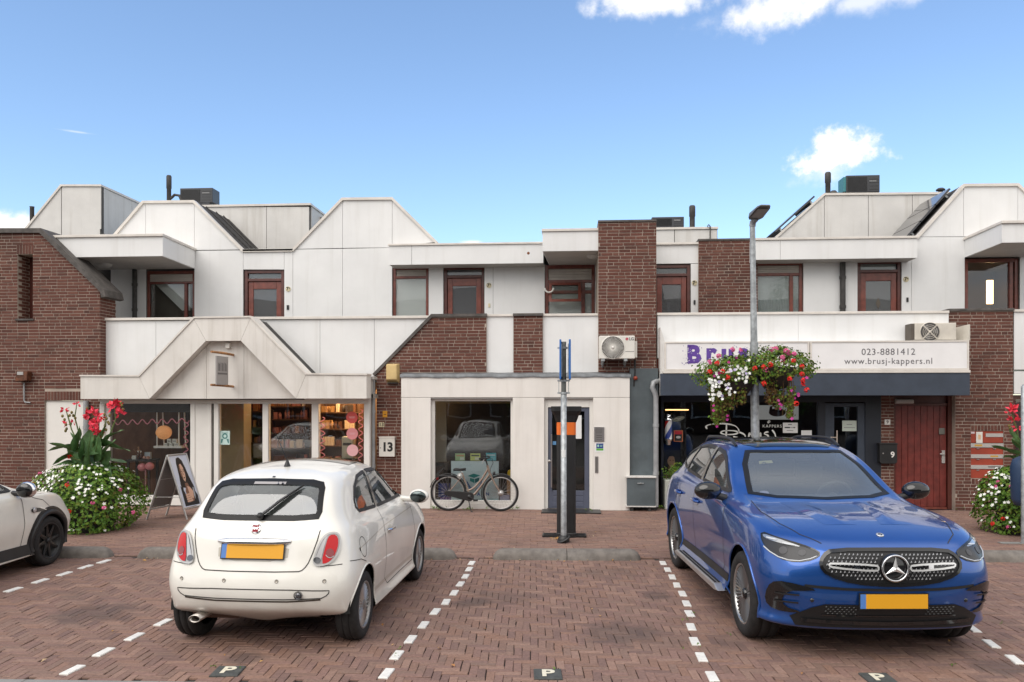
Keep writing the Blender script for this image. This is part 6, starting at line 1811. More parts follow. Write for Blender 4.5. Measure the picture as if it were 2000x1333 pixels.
def rings(rs, nm, m_):
 mb = MB(); vs = sum(rs, []); n = 8
 fs = [(i * n + k, i * n + (k + 1) % n, (i + 1) * n + (k + 1) % n, (i + 1) * n + k) for i in range(len(rs) - 1) for k in range(n)]
 mb.add(vs, fs); mb.add(rs[0], [tuple(range(n - 1, -1, -1))]); mb.add(rs[-1], [tuple(range(n))])
 return mb.build(nm, m_, t, .006)
zb = [FZ(1106, y, Y) for y in (849.5, 825, 824, 803, 794)]
rings([ring(.150, .13, .0), ring(.148, .13, .06), ring(.142, .125, .07), ring(.142, .125, zb[0])], 'column', black_pl)
rings([ring(.144, .127, zb[0] + .001), ring(.144, .127, zb[1])], 'band', pm('orange_band', (.78, .16, .02), .45))
rings([ring(.150, .125, zb[1] + .001), ring(.185, .15, zb[1] + .10), ring(.225, .19, zb[3]), ring(.228, .19, zb[4])], 'hood', black_pl)
mb = MB(); mb.box(p.x - .36, p.x + .30, Y - .10, Y + .14, .004, .03)
for k in range(3): mb.box(p.x - .34, p.x + .28, Y - .07 + k * .07, Y - .05 + k * .07, .0305, .036)
mb.build('foot_plate', black_pl, t)
Yl = 12.0
p = Vector((FX(1478, Yl), Yl, 0))
t = thing('street_lamp', 'grey street lamp post with a flat lamp head, behind the blue car', 'street lamp', p)
zt = FZ(1471, 436, Yl); dxl = FX(1469.5, Yl) - FX(1478, Yl)      # the post leans slightly
plx, zt_l = p.x, zt
def at(z): return Vector((plx + dxl * z / zt_l, Yl, z))
MB().sweep([at(0), at(1.2), at(1.5), at(2.9)], [.066, .066, .060, .058], 18).build('pole', galv, t)
MB().sweep([at(2.9), at(3.4), at(zt)], [.050, .045, .038], 16).build('upper_pole', galv, t)
q = at(zt)
MB().sweep([q + Vector((0, 0, -.05)), q + Vector((.005, -.01, .01)), q + Vector((.02, -.05, .03)), q + Vector((.03, -.08, .04))], [.048, .046, .044, .044], 12).build('arm', zinc, t)
hd = MB(); c = q + Vector((.01, -.06, .03))
top = pm('lamp_head_grey', (.15, .15, .15), .5, .3)
d = Vector((.07, -.40, .11)); s = Vector((.27, .04, .0)); u = Vector((0, .02, .05))
v = []
for (a, w, h) in ((0, .55, .9), (.15, .8, 1.0), (.8, .75, .5), (1.0, .55, .25)):
 b_ = c + d * a
 v += [b_ - s * w * .5, b_ + s * w * .5, b_ + s * w * .4 + u * h * 1.6, b_ - s * w * .4 + u * h * 1.6]
fs = [(0, 1, 2, 3), (15, 14, 13, 12)]
for i in range(3):
 for k in range(4): fs.append((4 * i + k, 4 * (i + 1) + k, 4 * (i + 1) + (k + 1) % 4, 4 * i + (k + 1) % 4))
hd.add(v, fs); hd.build('lamp_head', top, t, .008)
lp = MB(); vs = []
for (a, w) in ((.22, .62), (.82, .58)):
 b_ = c + d * a - Vector((0, 0, .0065)) - u * .05; vs += [b_ - s * w * .5, b_ + s * w * .5]
lp.add(vs, [(0, 2, 3, 1)]); lp.build('lens', pm('lamp_lens', (.34, .33, .31), .25), t)
p = G(1998, 1063)
t = thing('edge_post', 'grey metal post at the right edge in front of the flower planter', 'post', p)
MB().lathe([(.044, 0), (.044, 2.25), (.02, 2.28), (0, 2.28)], (p.x + .02, p.y, 0), 'Z', 16).build('post', galv, t)
MB().box(p.x - .30, p.x + .35, p.y - .02, p.y + .10, .002, .012).build('foot_slab', conc, t)
t = thing('litter_bin', 'dark blue litter bin fixed to the post at the right edge', 'litter bin', (p.x + .09, p.y + .16, 1.0))
z0, z1 = FZ(1990, 990, p.y), FZ(1990, 893, p.y)
bl = pm('bin_blue', (.02, .045, .10), .45)
MB().lathe([(0, z0), (.15, z0), (.19, z0 + .1), (.20, z1 - .16), (.17, z1 - .05), (.08, z1), (0, z1)], (p.x + .13, p.y + .17, 0), 'Z', 20).build('bin_body', bl, t)
MB().box(p.x + .02, p.x + .22, p.y - .034, p.y - .02, z1 - .22, z1 - .14).build('opening', ink, t)
N1, N2, F1, F2 = G(286, 1015.5), G(364.5, 1015.5), G(324.5, 1007), G(401, 1007)
t = thing('pavement_board', 'silver A-frame pavement board with a portrait poster in front of the shop', 'pavement sign', (N1 + F2) / 2)
RN, RF = F(326, 889, (N1.y + N2.y) / 2), F(368, 887, (F1.y + F2.y) / 2)
zz = (RN.z + RF.z) / 2; RN.z = RF.z = zz
F1 = N1 + (F2 - N2); RF = RN + (F2 - N2)
alu = pm('satin_aluminium', (.50, .49, .48), .35, .7, var=.1)
def abox(a, c, w, nrm, th=.016, nm='frame', m_=None, par=None):
 pass
def quad_board(A, B, C, D, nm, m_, off0, off1, u0=0., u1=1., v0=0., v1=1., par=None):
 """slab on the plane of the quad A(bottom near) B(bottom far) C(top far) D(top near); u along AB, v upwards"""
 n = (B - A).cross(D - A).normalized()
 if n.y > 0: n = -n
 def pt(u_, v_): return (A.lerp(B, u_)).lerp(D.lerp(C, u_), v_)
 q_ = [pt(u0, v0), pt(u1, v0), pt(u1, v1), pt(u0, v1)]
 vs = [x + n * off0 for x in q_] + [x + n * off1 for x in q_]
 return MB().add(vs, [(0, 1, 2, 3), (7, 6, 5, 4), (0, 4, 5, 1), (1, 5, 6, 2), (2, 6, 7, 3), (3, 7, 4, 0)]).build(nm, m_, par or t), pt, n
v_lo = .16
fr = []
for (A, B, nm) in ((N2, F2, 'poster'), (N1, F1, 'back')):
 sh, pt, n = quad_board(A, B, RF, RN, 'sheet', pm('poster_sky', (.52, .56, .66), .35) if nm == 'poster' else pm('grey_sheet', (.16, .15, .145), .3), 0, -.006, .05, .95, v_lo + .02, .98)
 mb = MB()
 for uu in (.02, .98): mb.sweep([pt(uu, 0), pt(uu, 1.0)], .017, 8)
 mb.sweep([pt(.02, .995), pt(.98, .995)], .017, 8); mb.sweep([pt(.02, v_lo), pt(.98, v_lo)], .015, 8)
 if nm == 'back': mb.sweep([pt(.02, .62), pt(.98, .62)], .006, 6)
 mb.build('frame', alu, t)
 if nm == 'poster':
  def art(pts, m_, k, part):
   pq = [pt(.05 + .90 * x, v_lo + .02 + (.96 - v_lo) * y) + n * (.001 + .0008 * k) for x, y in pts]
   o = MB().add(pq, [tuple(range(len(pq)))]).build(part, m_, sh)
   return o
  hairm = pm('print_hair', (.022, .016, .014), .4); sk = pm('print_skin', (.58, .36, .26), .45); sk2 = pm('print_skin_shadow', (.20, .10, .065), .45); jk = pm('print_jacket', (.018, .017, .018), .45); pale_ = pm('print_jacket_edge', (.35, .37, .40), .45)
  art([(.30, .86), (.36, .95), (.52, .97), (.66, .90), (.74, .75), (.80, .58), (.92, .36), (.88, .22), (.66, .34), (.30, .38), (.22, .2), (.20, .45), (.26, .62)], hairm, 0, 'hair')
  art([(.12, .02), (.95, .02), (.98, .20), (.82, .36), (.70, .30), (.62, .10), (.40, .08), (.30, .30), (.16, .42)], jk, 1, 'jacket')
  art([(.44, .46), (.60, .46), (.66, .38), (.80, .30), (.72, .10), (.42, .08), (.36, .30), (.44, .38)], sk2, 2, 'neck')
  art([(.52, .40), (.66, .37), (.78, .28), (.70, .14), (.54, .20)], sk, 3, 'chest')
  art([(.36, .72), (.40, .82), (.52, .84), (.60, .76), (.62, .64), (.58, .54), (.50, .48), (.42, .54), (.37, .62)], sk, 3, 'face')
  art([(.36, .72), (.40, .82), (.44, .83), (.43, .70), (.45, .60), (.44, .53), (.42, .54), (.37, .62)], sk2, 4, 'face_shadow')
  for q_ in ([(.43, .695), (.475, .705), (.475, .685), (.43, .68)], [(.53, .70), (.585, .695), (.58, .68), (.53, .685)], [(.47, .57), (.55, .575), (.54, .55), (.49, .548)], [(.42, .72), (.48, .73), (.48, .722), (.42, .712)], [(.53, .73), (.60, .718), (.60, .71), (.53, .722)]):
   art(q_, hairm, 5, 'features')
  art([(.49, .68), (.505, .68), (.52, .62), (.475, .615)], sk2, 5, 'nose')
  for k in range(4):
   y_ = .245 - k * .042; art([(.30, y_), (.60, y_ + .015), (.64, y_ - .005), (.60, y_ - .022), (.30, y_ - .032)], sk, 4, 'fingers')
  art([(.80, .36), (.86, .36), (.84, .20), (.78, .12), (.76, .2)], pale_, 5, 'jacket_edge')
mb = MB(); mb.sweep([N1.lerp(RN, .35), N2.lerp(RN, .35)], .006, 6); mb.build('strut', alu, t)
YBk = 14.86
def bp(x, y, dy=0.0): return F(830 + x / 5.553, 770 + y / 5.553, YBk) + Vector((0, dy, 0))
rc, fc = bp(255, 1085), bp(820, 1085)
Rw = .338
rc.z = fc.z = Rw
t = thing('bicycle', 'taupe step-through bicycle parked on its stand before the display window', 'bicycle', ((rc.x + fc.x) / 2, YBk, 0))
taupe = pm('taupe_metallic', (.27, .205, .165), .35, .35, coat=.4)
bk = pm('bike_black', (.014, .014, .015), .45)
for c in (rc, fc):
 tb = MB().sweep([(c.x + (Rw - .022) * math.cos(a), YBk, Rw + (Rw - .022) * math.sin(a)) for a in [2 * math.pi * k / 48 for k in range(49)]], .022, 10, caps=False)
 w = tb.build('wheel', rubber, t)
 rim = MB().sweep([(c.x + (Rw - .05) * math.cos(a), YBk, Rw + (Rw - .05) * math.sin(a)) for a in [2 * math.pi * k / 48 for k in range(49)]], .011, 8, caps=False)
 rim.build('rim', alu, w)
 hb = MB().lathe([(0, -.06), (.02, -.06), (.045 if c is rc else .055, -.03), (.045 if c is rc else .055, .03), (.02, .06), (0, .06)], (c.x, YBk, Rw), 'Y', 16); hb.build('hub', alu, w)
 sp = MB()
 for k in range(28):
  a = 2 * math.pi * k / 28; o_ = .35 * (1 if k % 2 else -1); yy = .02 * (1 if k % 4 < 2 else -1)
  sp.sweep([(c.x + .04 * math.cos(a + o_), YBk + yy, Rw + .04 * math.sin(a + o_)), (c.x + (Rw - .05) * math.cos(a), YBk, Rw + (Rw - .05) * math.sin(a))], .0016, 4, caps=False)
 sp.build('spokes', steel, w)
bb = bp(488, 1108); st = bp(402, 855); sadd = bp(378, 822); ht, hbm = bp(682, 792), bp(706, 862)
mb = MB()
mb.sweep([bb, st], .019, 10)
mb.sweep([ht + (hbm - ht) * .2, bp(620, 920), bp(540, 1010), bp(500, 1035), bp(455, 1050)], [.021, .020, .020, .019, .017], 10)
mb.sweep([hbm, bp(600, 1010), bp(540, 1085), bb], [.023, .023, .022, .022], 10)
mb.sweep([ht + Vector((-.01, 0, .03)), hbm + Vector((.005, 0, -.03))], .024, 12)
for s in (-.05, .05):
 mb.sweep([bb + Vector((0, s * .6, 0)), rc + Vector((0, s, 0))], .011, 8)
 mb.sweep([bp(408, 890, s * .5), rc + Vector((0, s, 0))], .009, 8)
mb.build('frame', taupe, t)
mb = MB()
for s in (-.05, .05): mb.sweep([hbm + Vector((.01, s, -.01)), hbm.lerp(fc, .5) + Vector((-.012, s, 0)), fc + Vector((0, s, 0))], [.016, .014, .010], 8)
mb.sweep([hbm + Vector((.005, -.05, -.01)), hbm + Vector((.005, .05, -.01))], .018, 8)
mb.build('fork', taupe, t)
mb = MB(); mb.sweep([ht, bp(668, 740), bp(655, 712)], .014, 8)
mb.sweep([bp(655, 712, -.0), bp(690, 690, -.12), bp(660, 684, -.26), bp(612, 690, -.30)], .012, 8); mb.sweep([bp(655, 712, 0), bp(695, 690, .12), bp(668, 684, .26), bp(620, 690, .30)], .012, 8)
hbar = mb.build('handlebar', bk, t)
MB().sweep([bp(655, 684, -.27), bp(606, 692, -.30)], .018, 8).build('grip', rubber, hbar)
MB().sweep([bp(655, 700, -.2), bp(632, 745, -.22)], .006, 6).build('brake_lever', alu, hbar)
mb = MB(); mb.sweep([st, sadd], .013, 8); mb.build('seat_post', alu, t)
mb = MB(); prof = [(310, .04, 812), (322, .075, 806), (345, .085, 806), (375, .06, 808), (405, .03, 806), (430, .022, 802), (444, .012, 803)]
vs = []
for x, hw, y in prof:
 c = bp(x, y)
 for (dy_, dz_) in ((-1, -.25), (-.8, .0), (0, .02), (.8, .0), (1, -.25), (0, -.5)): vs.append((c.x, YBk + dy_ * hw, c.z + dz_ * .10))
fs = [(6 * i + k, 6 * (i + 1) + k, 6 * (i + 1) + (k + 1) % 6, 6 * i + (k + 1) % 6) for i in range(len(prof) - 1) for k in range(6)] + [tuple(range(6)), tuple(range(6 * len(prof) - 1, 6 * len(prof) - 7, -1))]
mb.add(vs, fs, 0, True); mb.build('saddle', bk, t)
def guard(c, a0, a1, nm):
 mb = MB(); vs = []; n = 26; r_ = Rw + .022
 for k in range(n + 1):
  a = R(a0 + (a1 - a0) * k / n)
  for (dy_, dr_) in ((-.028, -.012), (-.018, 0), (.018, 0), (.028, -.012)): vs.append((c.x + (r_ + dr_) * math.cos(a), YBk + dy_, c.z + (r_ + dr_) * math.sin(a)))
 mb.add(vs, [(4 * k + j, 4 * k + 4 + j, 4 * k + 5 + j, 4 * k + 1 + j) for k in range(n) for j in range(3)], 0, True)
 return mb.build(nm, bk, t)
guard(rc, 20, 165, 'mudguard'); guard(fc, 60, 200, 'mudguard')
mb = MB()
for s in (-.06, .06):
 mb.sweep([bp(318, 884, s), bp(150, 884, s), bp(128, 905, s)], .008, 6); mb.sweep([bp(245, 886, s), rc + Vector((0, s, .0))], .007, 6)
mb.sweep([bp(150, 884, -.06), bp(150, 884, .06)], .008, 6); mb.sweep([bp(230, 884, -.06), bp(230, 884, .06)], .008, 6); mb.sweep([bp(318, 884, -.06), bp(318, 884, .06)], .008, 6)
mb.build('carrier', bk, t)
mb = MB().box(bp(125, 0).x, bp(150, 0).x, YBk - .05, YBk + .05, bp(0, 925).z, bp(0, 900).z); mb.build('rear_light', pm('rear_lens', (.20, .01, .01), .3), t, .004)
mb = MB()
prof = []
a_, c_ = rc + Vector((-.02, -.075, 0)), bb + Vector((.0, -.075, 0))
def obl(c, r_, a0, a1, n=8): return [(c.x + r_ * math.cos(R(a0 + (a1 - a0) * k / n)), c.z + r_ * math.sin(R(a0 + (a1 - a0) * k / n))) for k in range(n + 1)]
mb.prism(obl(a_, .045, 90, 270) + obl(c_, .085, -90, 90), YBk - .095, YBk - .06)
mb.build('chain_case', bk, t, .006)
mb = MB(); mb.lathe([(0, -.11), (.035, -.105), (.04, -.096)], (bb.x, YBk, bb.z), 'Y', 14)
mb.sweep([(bb.x, YBk - .105, bb.z), bp(540, 1140, -.105)], .011, 8); mb.sweep([(bb.x, YBk + .08, bb.z), bp(440, 1078, .08)], .011, 8)
cr = mb.build('crank', bk, t)
mb = MB(); c = bp(560, 1142, -.16); mb.box(c.x - .04, c.x + .04, c.y - .045, c.y + .045, c.z - .014, c.z + .014); c = bp(425, 1074, .13); mb.box(c.x - .04, c.x + .04, c.y - .045, c.y + .045, c.z - .014, c.z + .014); mb.build('pedal', rubber, cr, .004)
q = bp(515, 1242, -.17); MB().sweep([bp(478, 1150, -.06), Vector((q.x, q.y, .012)), Vector((q.x + .03, q.y, .012))], .010, 6).build('kickstand', bk, t)
q = bp(748, 862); MB().lathe([(0, -.03), (.03, -.02), (.034, .02), (0, .03)], q, 'X', 14).build('headlight', bk, t)
mb = MB(); q = bp(382, 885, -.06); mb.sweep([(q.x + .045 * math.cos(a), q.y, q.z + .045 * math.sin(a)) for a in [2 * math.pi * k / 14 for k in range(15)]], .008, 6, caps=False); mb.lathe([(0, -.012), (.03, -.012), (.03, .012), (0, .012)], q, 'Y', 14); mb.build('ring_lock', pm('lock_silver', (.55, .55, .53), .35, .5), t)
mb = MB(); mb.sweep([bp(690, 700, -.05), bp(735, 700, -.06), bp(742, 745, -.05), bp(715, 800, -.03), bp(708, 850, -.02)], .005, 6); mb.build('cable', bk, t)
# ================================================================== PLANTS
leaf_g = piece_mat('leaf_green', [(.045, .115, .012), (.08, .175, .017), (.13, .23, .024), (.055, .135, .016), (.18, .27, .032)], rough=.55, bump=.2, bscale=40)
leaf_y = piece_mat('leaf_olive', [(.10, .15, .015), (.16, .19, .02), (.07, .12, .012), (.14, .11, .02)], rough=.6, bump=.2)
leaf_brown = piece_mat('leaf_dry', [(.10, .05, .018), (.14, .08, .022), (.07, .035, .014)], rough=.7, bump=.2)
stem_g = pm('stem_green', (.09, .13, .03), .6, var=.2, vscale=30)
pet_w = piece_mat('petal_white', [(.66, .66, .60), (.78, .78, .74), (.70, .72, .66)], rough=.6, bump=.1)
pet_p = piece_mat('petal_pink', [(.62, .09, .24), (.70, .16, .32), (.55, .07, .22)], rough=.6, bump=.1)
pet_r = piece_mat('petal_red', [(.62, .018, .012), (.72, .03, .02), (.55, .012, .018)], rough=.55, bump=.1)
pet_c = piece_mat('petal_coral', [(.66, .03, .06), (.74, .06, .10), (.58, .02, .035)], rough=.55, bump=.1)
pet_m = piece_mat('petal_magenta', [(.35, .02, .16), (.42, .04, .24)], rough=.6, bump=.1)
pet_l = piece_mat('petal_lilac', [(.44, .38, .60), (.52, .46, .66)], rough=.6, bump=.1)
def frame_of(n, rnd):
 n = n.normalized(); u = n.orthogonal().normalized(); a = rnd.random() * 6.283
 w = n.cross(u); return u * math.cos(a) + w * math.sin(a), w * math.cos(a) - u * math.sin(a), n
def leaf_add(mb, p, n, s, rnd, mi=0, ratio=.7):
 u, w, n = frame_of(n, rnd); h = s * ratio * .5
 mb.add([p - u * s * .5, p - w * h + n * s * .12, p + u * s * .55 - n * s * .10, p + w * h + n * s * .12, p + n * 0], [(0, 1, 4), (1, 2, 4), (2, 3, 4), (3, 0, 4)], mi)
def flower_add(mb, p, n, s, rnd, mi=0, petals=5):
 u, w, n = frame_of(n, rnd); a0 = rnd.random() * 6
 vs = [p]
 k2 = petals * 2
 for k in range(k2):
  a = a0 + 2 * math.pi * k / k2; r_ = s * (1.0 if k % 2 else .62)
  vs.append(p + (u * math.cos(a) + w * math.sin(a)) * r_ + n * (s * .25 if k % 2 else s * .12))
 mb.add(vs, [(0, 1 + k, 1 + (k + 1) % k2) for k in range(k2)], mi)
def cluster(mb, p, n, R_, rnd, mi=0, k=14, s=.022):
 for _ in range(k):
  d = Vector((rnd.gauss(0, 1), rnd.gauss(0, 1), rnd.gauss(0, 1))).normalized()
  if d.dot(n) < -.3: d = -d
  flower_add(mb, p + d * R_ * (.7 + .3 * rnd.random()), d, s, rnd, mi)
def bush_radius(z, H):
 f = z / H
 return .60 + .28 * math.sin(min(1, f / .55) * math.pi / 2) if f < .55 else .88 * math.sqrt(max(0, 1 - ((f - .55) / .47) ** 2.2))
def flower_planter(pos, label, seed, sc=1.0, H=1.08, nleaf=5200, white=330, canna=True, group=None):
 rnd = random.Random(seed); X, Yp = pos.x, pos.y
 t = thing('flower_planter', label, 'planter', pos, 0, group)
 MB().lathe([(.42 * sc, 0), (.50 * sc, .5), (.5 * sc, .52), (0, .5)], (X, Yp, 0), 'Z', 22).build('pot', pm('pot_dark', (.03, .028, .026), .8), t)
 lumps = [(rnd.random() * 6.283, rnd.uniform(.1, .95) * H, rnd.uniform(.10, .28), rnd.uniform(-.10, .13)) for _ in range(38)]
 def rad(a, z):
  r_ = bush_radius(z, H) * sc
  for (la, lz, ls, lh) in lumps:
   da = (a - la + math.pi) % (2 * math.pi) - math.pi
   r_ += lh * sc * math.exp(-((da * .8) ** 2 + (z - lz) ** 2) / (2 * ls * ls))
  return max(.02, r_)
 def sample(deep=True):
  z = H * (rnd.random() ** .85); a = rnd.random() * 6.283
  r_ = rad(a, z) * (1 - (abs(rnd.gauss(0, .10)) if deep else 0));
  if z > H * .7 and rnd.random() < .45: r_ *= math.sqrt(rnd.random())
  n = Vector((math.cos(a), math.sin(a), .25 + 1.3 * max(0, z / H - .5)))
  zz = z
  return Vector((X + r_ * math.cos(a), Yp + r_ * math.sin(a), zz)), n
 mb = MB()
 for _ in range(nleaf):
  p, n = sample(); n = n + Vector((rnd.gauss(0, .45), rnd.gauss(0, .45), rnd.gauss(.25, .45)))
  if rnd.random() < .05: p = p + Vector((p.x - X, p.y - Yp, rnd.uniform(.0, .25))) * rnd.uniform(.03, .16)
  leaf_add(mb, p, n, rnd.uniform(.035, .075), rnd, 0 if rnd.random() < .86 else 1, .75)
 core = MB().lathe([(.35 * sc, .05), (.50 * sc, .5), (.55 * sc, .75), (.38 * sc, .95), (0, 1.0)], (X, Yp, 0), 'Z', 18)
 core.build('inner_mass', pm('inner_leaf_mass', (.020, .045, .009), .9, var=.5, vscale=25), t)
 tag(mb.build('foliage', [leaf_g, leaf_y], t), kind='stuff')
 mb = MB()
 cents = [c_ for c_ in (sample(False) for _ in range(140)) if c_[0].y < Yp + .2 and (c_[0].z > .5 * H or c_[0].x < X)][:44]
 for _ in range(white):
  if rnd.random() < .7:
   c, n = rnd.choice(cents); p = c + Vector((rnd.gauss(0, .07), rnd.gauss(0, .07), rnd.gauss(0, .05)))
   d = Vector((p.x - X, p.y - Yp, 0)); a = math.atan2(d.y, d.x); zc = min(max(p.z, .08), H * .99); r_ = rad(a, zc) + .015
   if d.length > r_ or zc < .75 * H: p = Vector((X + r_ * math.cos(a), Yp + r_ * math.sin(a), zc))
  else: p, n = sample(False)
  if p.z < .5 * H and rnd.random() < .35: continue
  flower_add(mb, p + n.normalized() * .02, n + Vector((0, -.5, .5)), rnd.uniform(.014, .031), rnd)
 tag(mb.build('white_flowers', pet_w, t), kind='stuff')
 for m_, nm, k in ((pet_p, 'pink_flower', 9), (pet_r, 'red_flower', 4)):
  for _ in range(k):
   p, n = sample(False)
   if p.y > Yp: p.y = 2 * Yp - p.y; n.y = -n.y
   mb = MB(); cluster(mb, p + n.normalized() * .02, n, .030, rnd, 0, 12, .018); mb.build(nm, m_, t)
 return t, rnd
def big_leaf(t, base, d, L_, w, droop, rnd, fold=.25, roll=0):
 """canna leaf: a long pointed blade that arches away from its stalk"""
 d = Vector(d).normalized(); side = d.cross(Vector((0, 0, 1)))
 if side.length < .1: side = Vector((1, 0, 0))
 side.normalize(); up = side.cross(d).normalized()
 if roll:
  M = Matrix.Rotation(roll, 3, d); side = M @ side; up = M @ up
 n = 9; vs = []
 for i in range(n + 1):
  s = i / n; c = Vector(base) + d * (L_ * s) + Vector((0, 0, -droop * L_ * s * s))
  hw = w * .5 * (math.sin(math.pi * min(1, s * .92 + .08) ** .8) if s < 1 else .0)
  wave = .012 * math.sin(s * 9 + rnd.random())
  vs += [c - side * hw + up * (fold * hw + wave), c - side * hw * .5 + up * fold * hw * .4, c, c + side * hw * .5 + up * fold * hw * .4, c + side * hw + up * (fold * hw - wave)]
 fs = [(5 * i + k, 5 * i + 5 + k, 5 * i + 6 + k, 5 * i + 1 + k) for i in range(n) for k in range(4)]
 mb = MB().add(vs, fs, 0, True)
 mb.sweep([vs[2], vs[2 + 5 * 4], vs[2 + 5 * 8]], [.008, .006, .003], 5, 1)
 return mb.build('leaf', [canna_leaf, stem_g], t)
canna_leaf = pm('canna_leaf', (.10, .20, .075), .42, var=.45, vscale=9, coat=.1, bump=.2, bscale=60, dirt=.3, dirtcol=(.14, .10, .03))
p0 = F(172, 900, G(172, 1046).y + .5); p0.z = 0
t, rnd = flower_planter(p0, 'round planter of white flowers with tall red cannas beside the shop at left', 5, sc=.86, H=1.04, white=400, group='flower planters with cannas')
YCn = p0.y
def cp(px, py, dy=0.0): return F(px, py, YCn + dy)
for (b0, tip, w, droop, roll) in [((160, 885), (103, 868), .15, -.1, .3), ((152, 872), (102, 880), .13, .15, .2), ((158, 905), (110, 910), .14, .1, -.2), ((150, 890), (112, 906), .15, .35, .4), ((175, 885), (208, 922), .17, .3, .6),
                                  ((185, 870), (245, 880), .22, .12, -.5), ((190, 900), (240, 903), .15, .05, .1), ((165, 880), (190, 885), .20, .2, .8), ((150, 880), (155, 838), .17, -.0, .9), ((172, 890), (178, 842), .19, -.0, 1.1),
                                  ((190, 880), (205, 832), .14, .0, .7), ((195, 870), (243, 838), .09, .25, .2), ((182, 905), (190, 925), .17, .4, .9), ((160, 925), (108, 918), .12, .1, .1), ((195, 895), (225, 860), .12, .1, .5), ((165, 900), (140, 850), .16, .05, .8), ((180, 920), (225, 915), .13, .2, .3), ((166, 900), (162, 858), .17, 0, 1.3), ((184, 900), (192, 856), .17, 0, -1.3), ((176, 912), (172, 870), .18, 0, 1.4), ((188, 915), (214, 882), .15, .1, -1.2), ((158, 915), (132, 876), .15, .1, 1.2)]:
 dy0 = rnd.uniform(-.12, .12); a = cp(*b0, dy0); c = cp(*tip, dy0 + rnd.uniform(-.35, .1)); d = c - a
 big_leaf(t, a, d + Vector((0, 0, max(0, droop) * d.length)), d.length * 1.15, w * 1.5, max(0, droop), rnd, .25, roll)
def canna_spike(pts, flowers, seedpods, mat):
 dy = rnd.uniform(-.1, .1); P = [cp(x, y, dy) for x, y in pts]
 s = MB().sweep(P, [.014] + [.010] * (len(P) - 2) + [.006], 6).build('stalk', stem_g, t)
 mb = MB()
 for (fx, fy, r_, k) in flowers:
  c = cp(fx, fy, dy)
  for _ in range(k):
   d = Vector((rnd.gauss(0, 1), rnd.gauss(0, 1), rnd.gauss(.4, .8))).normalized(); u, w, n = frame_of(d, rnd)
   L_ = r_ * rnd.uniform(1.0, 1.6); q = c + d * r_ * .2
   mb.add([q, q + d * L_ * .5 + w * L_ * .32, q + d * L_ + u * L_ * .15, q + d * L_ * .5 - w * L_ * .32, q + d * L_ * .55 + u * L_ * .12], [(0, 1, 4), (1, 2, 4), (2, 3, 4), (3, 0, 4)], 0)
 tag(mb.build('petals', mat, s), kind='stuff')
 mb = MB()
 for (fx, fy) in seedpods: mb.ball(cp(fx, fy, dy), .020, 8, 0, (1, 1, 1.3))
 if seedpods: mb.build('seed_pods', pm('seed_pod', (.16, .12, .03), .7, var=.4, vscale=20), s)
canna_spike([(165, 900), (150, 860), (140, 840), (133, 815), (129, 802)], [(126, 801, .06, 7), (131, 828, .05, 6)], [(122, 813), (126, 820), (129, 830), (130, 838), (136, 812), (128, 842)], pet_c)
canna_spike([(166, 895), (155, 850), (146, 815), (150, 790)], [(151, 790, .05, 6), (144, 825, .045, 5)], [(140, 806), (143, 812), (147, 817), (138, 828)], pet_c)
canna_spike([(178, 895), (178, 850), (182, 825), (180, 808)], [(172, 810, .065, 9), (183, 806, .075, 11), (189, 815, .075, 10), (172, 822, .06, 7)], [(170, 798), (171, 803)], pet_c)
canna_spike([(180, 890), (185, 850), (190, 830)], [(183, 832, .075, 10), (190, 828, .075, 10), (193, 843, .06, 9), (196, 847, .055, 7), (187, 838, .06, 7)], [], pet_c)
canna_spike([(188, 890), (198, 855), (206, 830), (208, 812)], [(203, 818, .04, 5)], [(204, 810), (208, 818), (211, 825), (205, 832), (214, 812), (213, 828), (207, 840)], pet_r)
canna_spike([(190, 890), (212, 855), (226, 820), (224, 797)], [(220, 792, .095, 13), (226, 796, .07, 8), (234, 808, .07, 8)], [(238, 793), (240, 800), (236, 788)], pet_c)
canna_spike([(160, 900), (140, 895)], [(137, 893, .045, 6)], [], pet_r)
canna_spike([(185, 900), (196, 898)], [(197, 899, .045, 6)], [], pm('petal_dark_red', (.20, .01, .025), .6))
p1 = G(1978, 1052); p1.y += .5; p1.x = FX(1990, p1.y); p1.z = 0
t, rnd = flower_planter(p1, 'planter of white and pink flowers with a red canna at the right edge', 8, sc=.66, H=1.02, nleaf=3800, white=230, group='flower planters with cannas')
YCn = p1.y
for (b0, tip, w, droop, roll) in [((1992, 888), (1940, 872), .15, -.0, .3), ((1990, 895), (1960, 893), .12, .1, .4), ((1990, 870), (1972, 838), .13, .0, .8), ((1996, 875), (1976, 858), .12, .1, .6), ((1998, 880), (2035, 850), .16, .1, .5), ((1998, 895), (2040, 885), .16, .15, .2), ((1995, 885), (2003, 840), .15, .0, .9)]:
 dy0 = rnd.uniform(-.05, .1); a = cp(*b0, dy0); c = cp(*tip, dy0 + rnd.uniform(-.15, .1)); d = c - a
 big_leaf(t, a, d + Vector((0, 0, max(0, droop) * d.length)), d.length * 1.1, w, max(0, droop), rnd, .25, roll)
canna_spike([(1994, 885), (1986, 840), (1978, 815), (1976, 800)], [(1976, 801, .075, 10), (1969, 804, .05, 6), (1980, 806, .06, 7), (1979, 822, .07, 8), (1974, 820, .045, 5), (1988, 836, .06, 7)], [(1971, 832), (1973, 836)], pet_c)
